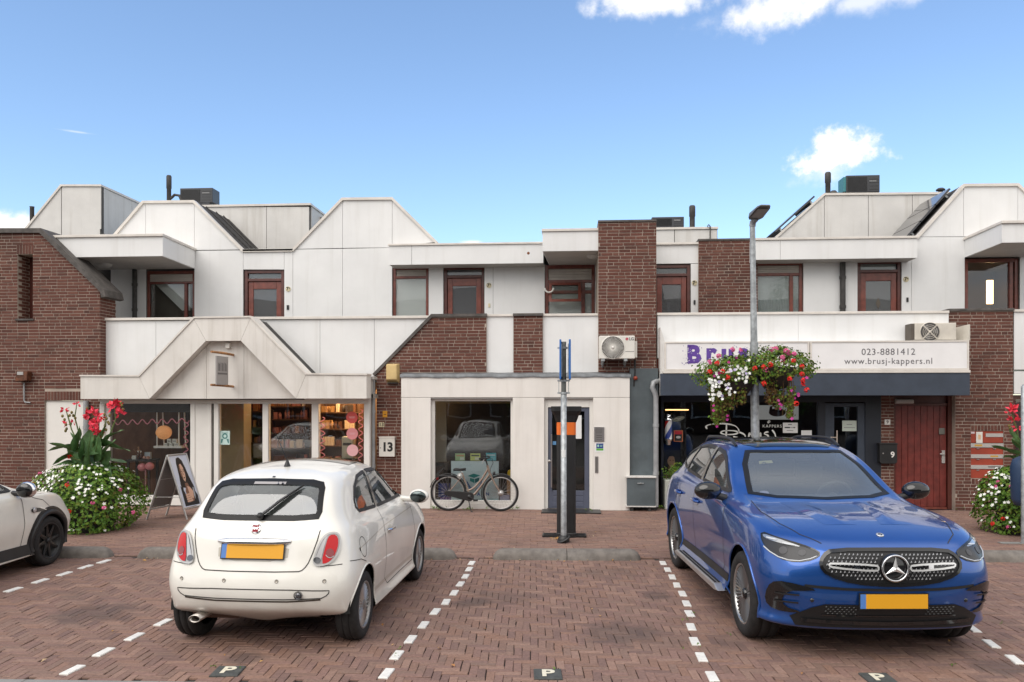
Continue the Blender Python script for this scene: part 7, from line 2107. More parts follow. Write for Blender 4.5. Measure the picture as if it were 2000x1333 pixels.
def hanging_basket(label, cx, sgn, seed, fl, trail):
 rnd = random.Random(seed); Yb = Yl
 c = F(cx, 722 if sgn > 0 else 738, Yb); t = thing('hanging_basket', label, 'flower basket', c, 0, 'flower baskets on the lamp post')
 pole = at(c.z)
 MB().lathe([(0, -.30), (.16, -.27), (.27, -.10), (.30, .02), (.27, .03), (0, .0)], c, 'Z', 18).build('basket', pm('basket_dark', (.035, .026, .018), .9, var=.3), t)
 MB().sweep([Vector((pole.x, Yl, c.z - .12)), Vector((c.x, Yb, c.z - .32))], .012, 6).build('bracket', galv, t)
 mb = MB()
 for _ in range(2300):
  a = rnd.random() * 6.283; el = rnd.uniform(-.55, 1.45); r_ = .30 + .12 * rnd.random() + .07 * math.sin(3 * a + seed) + (.10 * rnd.random() if rnd.random() < .07 else 0)
  d = Vector((math.cos(a) * math.cos(el), math.sin(a) * math.cos(el), .72 * math.sin(el)))
  p = c + Vector((d.x * r_ * 1.45, d.y * r_ * .95, d.z * r_ * .92 + .03)); n = d + Vector((rnd.gauss(0, .5), rnd.gauss(0, .5), rnd.gauss(.3, .4)))
  leaf_add(mb, p, n, rnd.uniform(.028, .06), rnd, 0 if rnd.random() < .55 else 1, .7)
 for (x, y0, y1, k, dry) in trail:
  for _ in range(k):
   f = rnd.random(); p = F(x + rnd.gauss(0, 7 * (1 - .5 * f)), y0 + (y1 - y0) * f, Yb + rnd.uniform(-.25, .05)); n = Vector((rnd.gauss(0, .6), -1, rnd.gauss(0, .5)))
   leaf_add(mb, p, n, rnd.uniform(.025, .055), rnd, 2 if rnd.random() < dry else (1 if rnd.random() < .75 else 0), .6)
 tag(mb.build('foliage', [leaf_g, leaf_y, leaf_brown], t), kind='stuff')
 st_ = MB()
 for (x, y0, y1, k, dry) in trail:
  for _ in range(max(3, k // 40)):
   xx = x + rnd.gauss(0, 6); dy = rnd.uniform(-.22, .0)
   st_.sweep([F(xx, y0 - 10, Yb + dy), F(xx + rnd.gauss(0, 3), (y0 + y1) / 2, Yb + dy), F(xx + rnd.gauss(0, 5), y1 - rnd.uniform(0, 10), Yb + dy)], .004, 4)
 tag(st_.build('trailing_stems', leaf_brown, t), kind='stuff')
 mats_ = {'w': (pet_w, 'white_flower'), 'r': (pet_r, 'red_flower'), 'p': (pet_p, 'pink_flower'), 'm': (pet_m, 'magenta_flower'), 'l': (pet_l, 'lilac_flower')}
 for (kind, x, y, n_) in fl:
  m_, nm = mats_[kind]; mb = MB()
  for _ in range(n_):
   q = F(x + (rnd.gauss(0, 5) if n_ > 1 else 0), y + (rnd.gauss(0, 5) if n_ > 1 else 0), Yb - rnd.uniform(.34, .42))
   if kind in 'rp': cluster(mb, q, Vector((0, -1, .3)), .036, rnd, 0, 16, .019)
   else: flower_add(mb, q, Vector((rnd.gauss(0, .3), -1, rnd.gauss(.2, .3))), rnd.uniform(.022, .031), rnd)
  fo = mb.build(nm, m_, t)
  if n_ > 1: tag(fo, kind='stuff')
hanging_basket('flower basket at left of the lamp post, white petunias cascading', 1436, -1, 3,
 [('w', 1396, 742, 7), ('w', 1394, 760, 9), ('w', 1400, 772, 6), ('w', 1412, 752, 4), ('w', 1425, 758, 4), ('w', 1440, 742, 3), ('w', 1435, 723, 4), ('w', 1448, 725, 5), ('w', 1456, 747, 1), ('w', 1430, 765, 3), ('w', 1463, 704, 1), ('w', 1389, 778, 6), ('w', 1392, 750, 8), ('w', 1452, 733, 4), ('w', 1410, 768, 4),
     ('r', 1386, 727, 1), ('r', 1411, 726, 1), ('r', 1421, 738, 1), ('r', 1400, 710, 1), ('p', 1404, 696, 1), ('p', 1431, 683, 1), ('p', 1445, 685, 1), ('p', 1387, 708, 1), ('m', 1403, 727, 2), ('m', 1423, 708, 1), ('m', 1438, 699, 1), ('m', 1397, 808, 2), ('m', 1418, 815, 2), ('m', 1400, 833, 1), ('l', 1410, 750, 2), ('l', 1430, 722, 2), ('l', 1456, 724, 2), ('l', 1417, 765, 2)],
 [(1398, 755, 830, 380, .15), (1428, 750, 800, 260, .55), (1412, 760, 825, 260, .4), (1448, 755, 790, 260, .45), (1392, 735, 780, 200, .1)])
hanging_basket('flower basket at right of the lamp post, red geraniums over dry stems', 1514, 1, 6,
 [('r', 1474, 720, 1), ('r', 1492, 717, 1), ('r', 1505, 713, 1), ('r', 1492, 750, 1), ('r', 1543, 741, 1), ('r', 1566, 731, 1), ('r', 1568, 743, 1), ('r', 1569, 751, 1), ('r', 1576, 762, 1), ('r', 1555, 789, 1), ('r', 1566, 716, 1), ('r', 1549, 705, 1), ('p', 1529, 699, 1), ('p', 1530, 707, 1), ('p', 1496, 723, 1), ('p', 1551, 692, 1), ('p', 1515, 682, 1), ('p', 1507, 683, 1), ('p', 1536, 686, 1),
     ('m', 1546, 763, 1), ('m', 1518, 780, 2), ('m', 1520, 795, 2), ('m', 1560, 770, 3), ('m', 1547, 818, 1), ('m', 1563, 742, 2), ('p', 1541, 690, 1), ('w', 1462, 727, 2), ('w', 1457, 745, 1)],
 [(1543, 755, 818, 330, .25), (1505, 740, 790, 260, .85), (1520, 760, 800, 160, .5)])
pq = F(1312, 990, YH - .25); pq.z = 0
t = thing('shop_planter', 'pale planter with a small leafy shrub at the left of the hairdresser window', 'planter', pq)
x0, x1 = FX(1296, pq.y), FX(1330, pq.y)
MB().box(x0, x1 + .2, pq.y - .18, pq.y + .18, 0, .56).build('pot', pm('pale_pot', (.46, .48, .43), .7, var=.1), t, .02)
rr = random.Random(9); mb = MB()
for _ in range(520):
 q = F(1322 + rr.gauss(0, 12), 927 + rr.gauss(0, 9), pq.y + rr.gauss(0, .10)); leaf_add(mb, q, Vector((rr.gauss(0, .7), -.7, rr.gauss(.5, .5))), rr.uniform(.03, .065), rr, 0 if rr.random() < .8 else 1, .5)
tag(mb.build('foliage', [leaf_g, leaf_y], t), kind='stuff')
rr = random.Random(12); mb = MB()
for (px, py, k) in ((850, 995, 26), (915, 998, 16), (1005, 996, 14), (960, 997, 8), (1262, 992, 26), (1245, 994, 12), (1890, 996, 16), (1878, 998, 8), (1290, 995, 16), (1150, 1000, 4)):
 for _ in range(k):
  q = G(px + rr.gauss(0, 6), py + rr.gauss(0, .7)); leaf_add(mb, q + Vector((0, 0, rr.uniform(.01, .07))), Vector((rr.gauss(0, 1), rr.gauss(-.5, 1), 1)), rr.uniform(.03, .07), rr, 0, .35)
for (px, py) in ((417, 1303), (778, 1270), (1340, 1212), (1365, 1262), (1335, 1268), (1420, 1240), (1860, 1300), (1958, 1219), (1085, 1310), (775, 1283), (1356, 1200), (470, 1308), (1440, 1220)):
 for _ in range(5):
  q = G(px + rr.gauss(0, 3), py + rr.gauss(0, 1.5)); leaf_add(mb, q + Vector((0, 0, rr.uniform(.005, .02))), Vector((rr.gauss(0, .6), rr.gauss(0, .6), 1)), rr.uniform(.015, .03), rr, 0, .5)
tag(mb.build('weeds', [leaf_g]), kind='stuff')
litter_y = piece_mat('fallen_leaf', [(.42, .20, .04), (.50, .30, .10), (.34, .14, .04), (.48, .40, .26)], rough=.7, bump=.1)
mb = MB()
pts = [(858, 1269, .05), (885, 1302, .05), (946, 1230, .04), (1172, 1205, .04), (86, 1292, .05), (70, 1270, .04), (282, 1096, .05), (300, 1092, .04), (170, 1110, .03), (1102, 1098, .03)]
for _ in range(150):
 pts.append((rr.uniform(-50, 2050), rr.choice((rr.uniform(1000, 1075), rr.uniform(1000, 1075), rr.uniform(1090, 1330))), rr.uniform(.012, .035)))
for _ in range(110):
 px = rr.uniform(265, 1260); q = G(px, 1094 + rr.gauss(0, 1.6)); s_ = rr.uniform(.015, .04)
 leaf_add(mb, q + Vector((0, 0, .012)), Vector((rr.gauss(0, .3), rr.gauss(0, .3), 1)), s_, rr, 0, .6)
for (px, py, s_) in pts:
 leaf_add(mb, G(px, py) + Vector((0, 0, .010)), Vector((rr.gauss(0, .25), rr.gauss(0, .25), 1)), s_, rr, 0, .6)
for _ in range(40): leaf_add(mb, G(1088 + rr.gauss(0, 6), 1054 + rr.gauss(0, 1.2)) + Vector((0, 0, .02)), Vector((rr.gauss(0, .3), rr.gauss(0, .3), 1)), rr.uniform(.02, .05), rr, 0, .5)
tag(mb.build('fallen_leaves', [litter_y]), kind='stuff')
# ================================================================== CARS
Z3 = Vector((0, 0, 1))
def dens(pts, step=.03, closed=True):
 out = []; n = len(pts)
 for i in range(n if closed else n - 1):
  p, q = Vector(pts[i]), Vector(pts[(i + 1) % n]); k = max(1, int((q - p).length / step))
  out += [p.lerp(q, j / k) for j in range(k)]
 if not closed: out.append(Vector(pts[-1]))
 return out
def rnd_poly(pts, it=2):
 """corner cutting: rounds an outline"""
 p = [Vector(q) for q in pts]
 for _ in range(it):
  o = []
  for i in range(len(p)):
   a, b_ = p[i], p[(i + 1) % len(p)]; o += [a.lerp(b_, .25), a.lerp(b_, .75)]
  p = o
 return p
class Car:
 def __init__(s, root, loops, paint, lining):
  s.root = root; s.cut = []; s.paint = paint; s.lining = lining
  vid = {}; vs = []
  def V(i, m_, sd):
   p = loops[i][m_]
   k = (i, m_, 0 if abs(p[1]) < 1e-6 else sd)
   if k not in vid:
    vid[k] = len(vs); vs.append((p[0], p[1] * sd, p[2]))
   return vid[k]
  fs = []
  for i in range(len(loops) - 1):
   for m_ in range(len(loops[0]) - 1):
    for sd in (1, -1):
     f = [V(i, m_, sd), V(i, m_ + 1, sd), V(i + 1, m_ + 1, sd), V(i + 1, m_, sd)]
     g_ = []
     for q in f:
      if q not in g_: g_.append(q)
     if len(g_) > 2: fs.append(g_ if sd > 0 else g_[::-1])
  tgt = [Vector(v) for v in vs]; cur = [v.copy() for v in tgt]
  def ev(levels, pos):
   me = bpy.data.meshes.new('cage'); me.from_pydata([tuple(v) for v in pos], [], fs); me.update()
   o = bpy.data.objects.new('cage', me); COL.objects.link(o)
   md = o.modifiers.new('s', 'SUBSURF'); md.levels = md.render_levels = levels; md.use_limit_surface = True
   r_ = bpy.data.meshes.new_from_object(o.evaluated_get(bpy.context.evaluated_depsgraph_get()))
   bpy.data.objects.remove(o); return r_
  for _ in range(5):
   e = ev(1, cur)
   for i in range(len(cur)): cur[i] += (tgt[i] - e.vertices[i].co) * .85
  me = ev(4, cur)
  s.bm = bmesh.new(); s.bm.from_mesh(me)
  bmesh.ops.recalc_face_normals(s.bm, faces=s.bm.faces)
  for f in s.bm.faces: f.smooth = True
  s.bvh = BVHTree.FromBMesh(s.bm)
 AX = {'R': (Vector((1, 0, 0)), Vector((0, 1, 0)), Z3), 'F': (Vector((-1, 0, 0)), Vector((0, 1, 0)), Z3), 'L': (Vector((0, -1, 0)), Vector((1, 0, 0)), Z3),
          'S': (Vector((0, 1, 0)), Vector((1, 0, 0)), Z3), 'T': (Vector((0, 0, -1)), Vector((1, 0, 0)), Vector((0, 1, 0)))}
 def ax(s, a):
  if isinstance(a, str): return s.AX[a]
  d = Vector(a).normalized(); U = d.cross(Z3).normalized();
  return d, U, U.cross(d).normalized()
 def surf(s, a, p, off=0.0):
  d, U, Vv = s.ax(a); o = U * p[0] + Vv * p[1] - d * 6
  h, n, _, _ = s.bvh.ray_cast(o, d)
  if h is None:
   h, n, _, _ = s.bvh.find_nearest(o + d * 4.5)
  return h + n * off, n
 def to2(s, a, P):
  d, U, Vv = s.ax(a); P = Vector(P); return Vector((P.dot(U), P.dot(Vv)))
 def patch(s, name, a, outline, mat, off=.004, parent=None, cell=.04):
  ol = dens(outline, cell)
  bm = bmesh.new(); bm.faces.new([bm.verts.new((p[0], p[1], 0)) for p in ol])
  for k in (0, 1):
   lo = min(p[k] for p in ol); hi = max(p[k] for p in ol); n = int((hi - lo) / cell)
   for i in range(1, n + 1):
    co = [0, 0, 0]; no = [0, 0, 0]; co[k] = lo + i * (hi - lo) / (n + 1); no[k] = 1
    bmesh.ops.bisect_plane(bm, geom=bm.verts[:] + bm.edges[:] + bm.faces[:], plane_co=co, plane_no=no)
  vs = [];
  for i, v in enumerate(bm.verts): v.index = i; vs.append(s.surf(a, v.co, off)[0])
  d = s.ax(a)[0]; fs = []
  for f in bm.faces:
   q = [v.index for v in f.verts]
   nn = (vs[q[1]] - vs[q[0]]).cross(vs[q[2]] - vs[q[0]])
   fs.append(q if nn.dot(d) < 0 else q[::-1])
  bm.free()
  return MB().add(vs, fs, 0, True).build(name, mat, parent or s.root)
 def strip(s, name, a, pts, w, mat, off=.0025, closed=False, parent=None, side=0, mb=None):
  p = dens(pts, .03, closed); n = len(p); vs = []; d = s.ax(a)[0]
  for i in range(n):
   e = (p[(i + 1) % n] - p[i - 1]) if closed else (p[min(i + 1, n - 1)] - p[max(i - 1, 0)])
   e = e.normalized() if e.length > 1e-9 else Vector((1, 0)); nn = Vector((-e.y, e.x))
   vs += [s.surf(a, p[i] - nn * w * (.5 - side), off)[0], s.surf(a, p[i] + nn * w * (.5 + side), off)[0]]
  fs = []
  for i in range(n if closed else n - 1):
   j = (i + 1) % n; q = [2 * i, 2 * j, 2 * j + 1, 2 * i + 1]
   nn = (vs[q[1]] - vs[q[0]]).cross(vs[q[2]] - vs[q[0]])
   fs.append(q if nn.dot(d) < 0 else q[::-1])
  if mb is not None: return mb.add(vs, fs, 0, True)
  return MB().add(vs, fs, 0, True).build(name, mat, parent or s.root)
 def window(s, name, a, outline, glass_, trim_, tw=.03, cut_in=.012, ring=None):
  o = [tuple(p) for p in outline]
  s.cut.append((a, [Vector(p) for p in inset(o, cut_in)]))
  g_ = s.patch(name, a, inset(o, .002), glass_, -.003)
  if ring: s.ring('frit', a, o, ring, trim_, .003, g_)
  else: s.strip('seal', a, o, tw, trim_, .004, True, g_)
  return g_
 def ring(s, name, a, o, w, mat, off, parent=None):
  pi = inset(o, w); A = dens(o, .03);
  B = []; n = len(o); oo = [Vector(p) for p in o]
  area = sum(o[i][0] * o[(i + 1) % n][1] - o[(i + 1) % n][0] * o[i][1] for i in range(n))
  src = oo if area > 0 else oo[::-1]
  A = []
  for i in range(n):
   p, q = src[i], src[(i + 1) % n]; k = max(1, int((q - p).length / .03)); pp, qq = Vector(pi[i]), Vector(pi[(i + 1) % n])
   for j in range(k): A.append(p.lerp(q, j / k)); B.append(pp.lerp(qq, j / k))
  N_ = len(A); K_ = 4; vs = []; d = s.ax(a)[0]
  for i in range(N_):
   for k in range(K_ + 1): vs.append(s.surf(a, A[i].lerp(B[i], k / K_), off)[0])
  fs = []
  for i in range(N_):
   j = (i + 1) % N_
   for k in range(K_):
    q = [i * (K_ + 1) + k, j * (K_ + 1) + k, j * (K_ + 1) + k + 1, i * (K_ + 1) + k + 1]
    nn = (vs[q[1]] - vs[q[0]]).cross(vs[q[2]] - vs[q[0]]); fs.append(q if nn.dot(d) < 0 else q[::-1])
  return MB().add(vs, fs, 0, True).build(name, mat, parent or s.root)
 def arches(s, xs, zc, r_, y_in, half, lip, lw=.018):
  s.arch = (xs, zc, r_, y_in)
  for x in xs:
   for sd in (1, -1):
    pts = []
    for k in range(29):
     a = R(-22 + 224 * k / 28); q = (x + r_ * math.cos(a), zc + r_ * math.sin(a))
     h = s.bvh.ray_cast(Vector((q[0], 6 * sd, q[1])), Vector((0, -sd, 0)))[0]
     if h is None or abs(h.y) < y_in + .1: continue
     pts.append(Vector((q[0], h.y, q[1])))
    MB().sweep(pts, lw, 8).build('arch_lip', lip, s.root)
    vs = []
    for k in range(25):
     a = R(0 + 180 * k / 24)
     for y in (y_in, half - .03): vs.append((x + (r_ + .012) * math.cos(a), sd * y, zc + (r_ + .012) * math.sin(a)))
    mb = MB().add(vs, [(2 * k, 2 * k + 1, 2 * k + 3, 2 * k + 2) for k in range(24)], 0, True)
    mb.add([vs[2 * k] for k in range(25)], [tuple(range(25))])
    mb.build('wheel_well', dark_pl2, s.root)
 def finish(s):
  dele = []
  xs, zc, r_, y_in = s.arch
  for f in s.bm.faces:
   c = f.calc_center_median(); n = f.normal; kill = False
   if abs(c.y) > y_in:
    for x in xs:
     if (c.x - x) ** 2 + (c.z - zc) ** 2 < r_ * r_: kill = True
   if not kill:
    for a, pl in s.cut:
     d = s.ax(a)[0]
     if n.dot(d) < -.05:
      p = s.to2(a, c)
      if in_poly(pl, p[0], p[1]): kill = True; break
   if kill: dele.append(f)
  bmesh.ops.delete(s.bm, geom=dele, context='FACES')
  me = bpy.data.meshes.new('body'); s.bm.to_mesh(me); s.bm.free()
  me.materials.append(s.paint)
  o = link('body', me, s.root)
  return o
dark_pl2 = pm('wheel_well_dark', (.010, .010, .010), .9, world=False)
def car_paint(name, col, flake=0.0, coat=1.0, rough=.35, lining=(.05, .05, .052), dirt=0.0):
 m_, t, b_ = newmat(name); N = t.nodes.new; K = t.links.new
 ge = N('ShaderNodeNewGeometry'); mx = N('ShaderNodeMixRGB'); K(ge.outputs['Backfacing'], mx.inputs[0]); mx.inputs[2].default_value = (*lining, 1)
 tcn = N('ShaderNodeTexCoord'); nz = N('ShaderNodeTexNoise'); nz.inputs['Scale'].default_value = 3.0; nz.inputs['Detail'].default_value = 6; K(tcn.outputs['Object'], nz.inputs['Vector'])
 mr = N('ShaderNodeMapRange'); K(nz.outputs[0], mr.inputs[0]); mr.inputs[1].default_value = .3; mr.inputs[2].default_value = .7; mr.inputs[3].default_value = .94; mr.inputs[4].default_value = 1.04
 mc = N('ShaderNodeMixRGB'); mc.blend_type = 'MULTIPLY'; mc.inputs[0].default_value = 1; mc.inputs[1].default_value = (*col, 1)
 cc = N('ShaderNodeCombineXYZ'); [K(mr.outputs[0], cc.inputs[i]) for i in range(3)]; K(cc.outputs[0], mc.inputs[2])
 cur = mc.outputs[0]
 if dirt:    # road film low on the body
  sx = N('ShaderNodeSeparateXYZ'); K(tcn.outputs['Object'], sx.inputs[0]); ma = N('ShaderNodeMath'); ma.operation = 'MULTIPLY_ADD'; K(nz.outputs[0], ma.inputs[0]); ma.inputs[1].default_value = .5; K(sx.outputs[2], ma.inputs[2])
  md = N('ShaderNodeMapRange'); md.interpolation_type = 'SMOOTHSTEP'; K(ma.outputs[0], md.inputs[0]); md.inputs[1].default_value = .75; md.inputs[2].default_value = .42; md.inputs[4].default_value = dirt
  m2 = N('ShaderNodeMixRGB'); K(md.outputs[0], m2.inputs[0]); K(cur, m2.inputs[1]); m2.inputs[2].default_value = (.30, .23, .16, 1); cur = m2.outputs[0]
 K(cur, mx.inputs[1]); K(mx.outputs[0], b_.inputs['Base Color'])
 b_.inputs['Roughness'].default_value = rough; b_.inputs['Metallic'].default_value = flake
 b_.inputs['Coat Weight'].default_value = coat; b_.inputs['Coat Roughness'].default_value = .02
 MATS[name] = m_; return m_
def rows(spec):
 return [[(x, y, z) for x, y, z in zip(*r_)] for r_ in spec]
def wheel(car, x, y, Rw, wd, sd, style, rim_r, mats):
 """tyre, rim and spokes; outer face on side sd (+1 left, -1 right)"""
 tyre, rimm, lipm, hubm = mats; q = lambda v: v * sd
 hw = wd / 2; c = (x, y, Rw)
 prof = [(rim_r, -hw * .9), (rim_r + .012, -hw), (Rw - .035, -hw * 1.02), (Rw - .008, -hw * .86), (Rw, -hw * .6), (Rw, -hw * .35), (Rw - .006, -hw * .33), (Rw - .006, -hw * .27), (Rw, -hw * .25), (Rw, hw * .25), (Rw - .006, hw * .27), (Rw - .006, hw * .33), (Rw, hw * .35), (Rw, hw * .6), (Rw - .008, hw * .86), (Rw - .035, hw * 1.02), (rim_r + .012, hw), (rim_r, hw * .9)]
 w = MB().lathe(prof, c, 'Y', 56).build('wheel', tyre, car.root)
 o = hw * .86
 rim = MB().lathe([(rim_r + .004, q(o + .008)), (rim_r - .006, q(o + .012)), (rim_r - .014, q(o)), (rim_r - .018, q(o - .012))], c, 'Y', 56)
 rm = rim.build('rim', lipm, w)
 MB().lathe([(rim_r - .018, q(o - .012)), (rim_r - .03, q(o - .03)), (rim_r - .045, q(-hw * .6)), (.05, q(-hw * .7))], c, 'Y', 40).build('rim_barrel', pm('barrel_dark', (.05, .05, .05), .5, .5, world=False), w)
 MB().lathe([(rim_r * .66, q(o - .075)), (.03, q(o - .075))], c, 'Y', 36).build('brake_disc', pm('disc_grey', (.16, .15, .145), .5, .6, world=False), w)
 sp = MB()
 def spoke(a, w0, w1, r0, r1, y0, y1, lean=0.0, th=.02):
  d0 = Vector((math.cos(a), 0, math.sin(a))); t0 = Vector((-d0.z, 0, d0.x)); d1 = Vector((math.cos(a + lean), 0, math.sin(a + lean))); t1 = Vector((-d1.z, 0, d1.x)); C = Vector(c)
  A = [C + d0 * r0 - t0 * w0 + Vector((0, q(y0), 0)), C + d0 * r0 + t0 * w0 + Vector((0, q(y0), 0)), C + d1 * r1 + t1 * w1 + Vector((0, q(y1), 0)), C + d1 * r1 - t1 * w1 + Vector((0, q(y1), 0))]
  Bk = [v - Vector((0, q(th), 0)) for v in A]
  mid = [(A[0] + A[1]) / 2 + Vector((0, q(.006), 0)), (A[2] + A[3]) / 2 + Vector((0, q(.006), 0))]
  sp.add(A + Bk + mid, [(0, 8, 9, 3), (8, 1, 2, 9), (0, 3, 7, 4), (1, 5, 6, 2), (4, 7, 6, 5)])
 if style == 'multi':
  for k in range(14):
   for dd in (-.075, .075): spoke(2 * math.pi * k / 14 + dd, .012, .010, .045, rim_r - .012, o - .005, o - .012, dd * .5)
  hub_r = .052
 elif style == 'thin':
  for k in range(10):
   a = 2 * math.pi * k / 10
   for dd in (-.22, -.07, .07, .22): spoke(a + dd * .55, .013, .010, .05, rim_r - .02, o - .028, o - .008, dd * .55)
  hub_r = .045
 else:
  for k in range(8): spoke(2 * math.pi * k / 8 + .2, .028, .016, .04, rim_r - .02, o - .022, o - .01, .05 * (1 if k % 2 else -1))
  hub_r = .036
 sp.build('spokes', rimm, w)
 MB().lathe([(0, q(o + .004)), (hub_r * .8, q(o + .002)), (hub_r, q(o - .01)), (hub_r, q(o - .05))], c, 'Y', 24).build('hub_cap', hubm, w)
 return w
def tilt_box(mb, x0, x1, y0, y1, z0, z1, sl=0.0):
 m2 = MB().box(x0, x1, y0, y1, z0, z1)
 mb.add([(v[0] - (v[2] - z0) * sl, v[1], v[2]) for v in m2.v], m2.f)
def interior(car, m_, seats, floor, dash, wheel_c, head=True):
 x0, x1, hw, z0, zt = floor
 mb = MB().box(x0, x1, -hw, hw, z0, z0 + .03); mb.box(x0, x1, hw, hw + .02, z0, zt); mb.box(x0, x1, -hw - .02, -hw, z0, zt)
 mb.build('cabin', m_, car.root)
 for (x, y, w, zs, zb, sl) in seats:
  mb = MB(); tilt_box(mb, x - .08, x + .06, y - w, y + w, zs, zb, sl); mb.box(x, x + .48, y - w, y + w, zs - .14, zs)
  s_ = mb.build('seat', m_, car.root, .03)
  if head:
   mb = MB(); xx = x - (zb - zs) * sl; mb.box(xx - .07, xx + .04, y - w * .55, y + w * .55, zb + .03, zb + .22); mb.build('headrest', m_, s_, .03)
 dx, dz, dw = dash
 MB().prism([(dx - .05, dz - .35), (dx + .42, dz - .35), (dx + .42, dz + .0), (dx + .1, dz + .04), (dx - .03, dz - .05)], -dw, dw).build('dashboard', m_, car.root, .02)
 c = Vector(wheel_c); mb = MB(); u = Vector((.42, 0, .9)).normalized(); v = Vector((0, 1, 0))
 mb.sweep([c + (u * math.sin(a) + v * math.cos(a)) * .18 for a in [2 * math.pi * k / 28 for k in range(29)]], .015, 8, caps=False)
 mb.sweep([c - v * .18, c + v * .18], .013, 6); mb.sweep([c, c - u * .18], .013, 6); mb.ball(c, .05, 12); mb.build('steering_wheel', m_, car.root)
seat_dark = pm('seat_fabric', (.12, .12, .122), .9, world=False); seat_grey = pm('seat_light', (.30, .29, .28), .9, world=False)
red_lens = pm('red_lens_car', (.50, .010, .014), .25, coat=.25, spec=.3, world=False); dark_red = pm('dark_red_lens', (.22, .008, .012), .12, coat=1.0, world=False); clear_lens = pm('clear_lens', (.50, .49, .49), .2, .4, coat=.4, world=False)
smoke_lens = pm('smoke_lens', (.10, .10, .11), .08, .5, coat=1.0, world=False); gap_m = pm('panel_gap', (.035, .030, .026), .9, world=False); plate_y = pm('plate_yellow', (.72, .34, .012), .5, world=False); plate_b = pm('plate_blue', (.08, .20, .52), .5, world=False)
def bakeplate(car, M, w=.52, h=.11):
 t_ = MB().box(-w / 2 - .008, w / 2 + .008, -.004, .006, -h / 2 - .008, h / 2 + .008); t_.v = [tuple(M @ Vector(v)) for v in t_.v]; p = t_.build('plate_holder', black_pl, car.root)
 t_ = MB().box(-w / 2 + .042, w / 2, -.008, -.0041, -h / 2, h / 2); t_.v = [tuple(M @ Vector(v)) for v in t_.v]; t_.build('number_plate', plate_y, p, .001)
 t_ = MB().box(-w / 2, -w / 2 + .042, -.008, -.0041, -h / 2, h / 2); t_.v = [tuple(M @ Vector(v)) for v in t_.v]; t_.build('country_strip', plate_b, p)
def place(px_r, px_f, half_out):
 """car frame from the foot of its right rear and right front tyre; returns (origin, heading)"""
 a, c = G(*px_r), G(*px_f); d = (c - a).normalized(); left = Vector((-d.y, d.x, 0))
 o = (a + c) / 2 + left * half_out
 return o, math.atan2(d.y, d.x)
# ------------------------------------------------------------------ white hatchback
FIAT = rows([
 ([1.45, 1.4, 1.3, 1.0, .4, -.4, -1.0, -1.25, -1.35, -1.40], [0] * 10, [.20] * 10),
 ([1.72, 1.68, 1.50, 1.10, .4, -.4, -1.10, -1.42, -1.55, -1.58], [0, .40, .66, .72, .73, .73, .72, .65, .40, 0], [.21, .21, .20, .19, .18, .18, .20, .26, .30, .30]),
 ([1.80, 1.76, 1.58, 1.12, .4, -.4, -1.12, -1.50, -1.645, -1.675], [0, .45, .73, .79, .775, .775, .79, .75, .49, 0], [.30, .30, .29, .28, .27, .27, .29, .36, .385, .39]),
 ([1.85, 1.81, 1.63, 1.14, .4, -.4, -1.14, -1.53, -1.68, -1.71], [0, .47, .755, .813, .80, .80, .815, .775, .51, 0], [.52, .52, .52, .52, .52, .52, .53, .54, .54, .54]),
 ([1.80, 1.75, 1.56, 1.12, .4, -.4, -1.12, -1.50, -1.635, -1.66], [0, .46, .735, .80, .797, .797, .805, .755, .50, 0], [.70, .70, .71, .72, .73, .74, .74, .74, .73, .73]),
 ([1.66, 1.61, 1.42, 1.05, .4, -.4, -1.1, -1.455, -1.585, -1.605], [0, .42, .67, .755, .768, .768, .757, .705, .48, 0], [.80, .81, .85, .90, .91, .92, .94, .94, .93, .93]),
 ([1.32, 1.28, 1.16, .90, .38, -.4, -1.05, -1.39, -1.52, -1.54], [0, .36, .58, .68, .715, .718, .705, .655, .45, 0], [.93, .93, .95, .985, 1.0, 1.01, 1.03, 1.045, 1.05, 1.05]),
 ([.90, .86, .74, .58, .30, -.4, -.98, -1.30, -1.425, -1.445], [0, .34, .53, .62, .66, .668, .652, .60, .43, 0], [1.0, 1.01, 1.03, 1.08, 1.12, 1.14, 1.16, 1.175, 1.18, 1.18]),
 ([.55, .52, .43, .30, .10, -.40, -.90, -1.20, -1.315, -1.335], [0, .31, .49, .565, .597, .605, .598, .555, .40, 0], [1.22, 1.225, 1.23, 1.26, 1.29, 1.30, 1.30, 1.295, 1.30, 1.30]),
 ([.24, .22, .15, .05, -.08, -.42, -.82, -1.08, -1.185, -1.205], [0, .27, .43, .495, .52, .53, .525, .49, .36, 0], [1.40, 1.40, 1.39, 1.395, 1.40, 1.41, 1.40, 1.385, 1.385, 1.385]),
 ([.08, .06, .0, -.08, -.18, -.42, -.70, -.88, -.97, -.99], [0, .18, .27, .31, .325, .34, .34, .32, .23, 0], [1.455, 1.455, 1.45, 1.455, 1.46, 1.465, 1.458, 1.448, 1.445, 1.445]),
 ([-.05, -.08, -.12, -.18, -.28, -.42, -.56, -.66, -.74, -.78], [0] * 10, [1.478, 1.48, 1.482, 1.485, 1.488, 1.49, 1.485, 1.48, 1.474, 1.47])])
o, hd = place((712, 1246), (818, 1132), .79)
root = thing('white_hatchback', 'small cream white hatchback parked nose in, rear wiper tilted and plate yellow', 'car', o, hd)
WL[root.name] = Vector()
cream_p = car_paint('cream_paint', (.80, .775, .715), dirt=.28)
c = Car(root, FIAT, cream_p, None)
rw = [(-.50, 1.075), (-.3, 1.062), (.3, 1.062), (.50, 1.075), (.515, 1.13), (.485, 1.31), (.455, 1.355), (.36, 1.375), (0, 1.382), (-.36, 1.375), (-.455, 1.355), (-.485, 1.31), (-.515, 1.13)]
c.window('rear_window', 'R', rw, glass_car, frit_m, ring=.044, cut_in=.03)
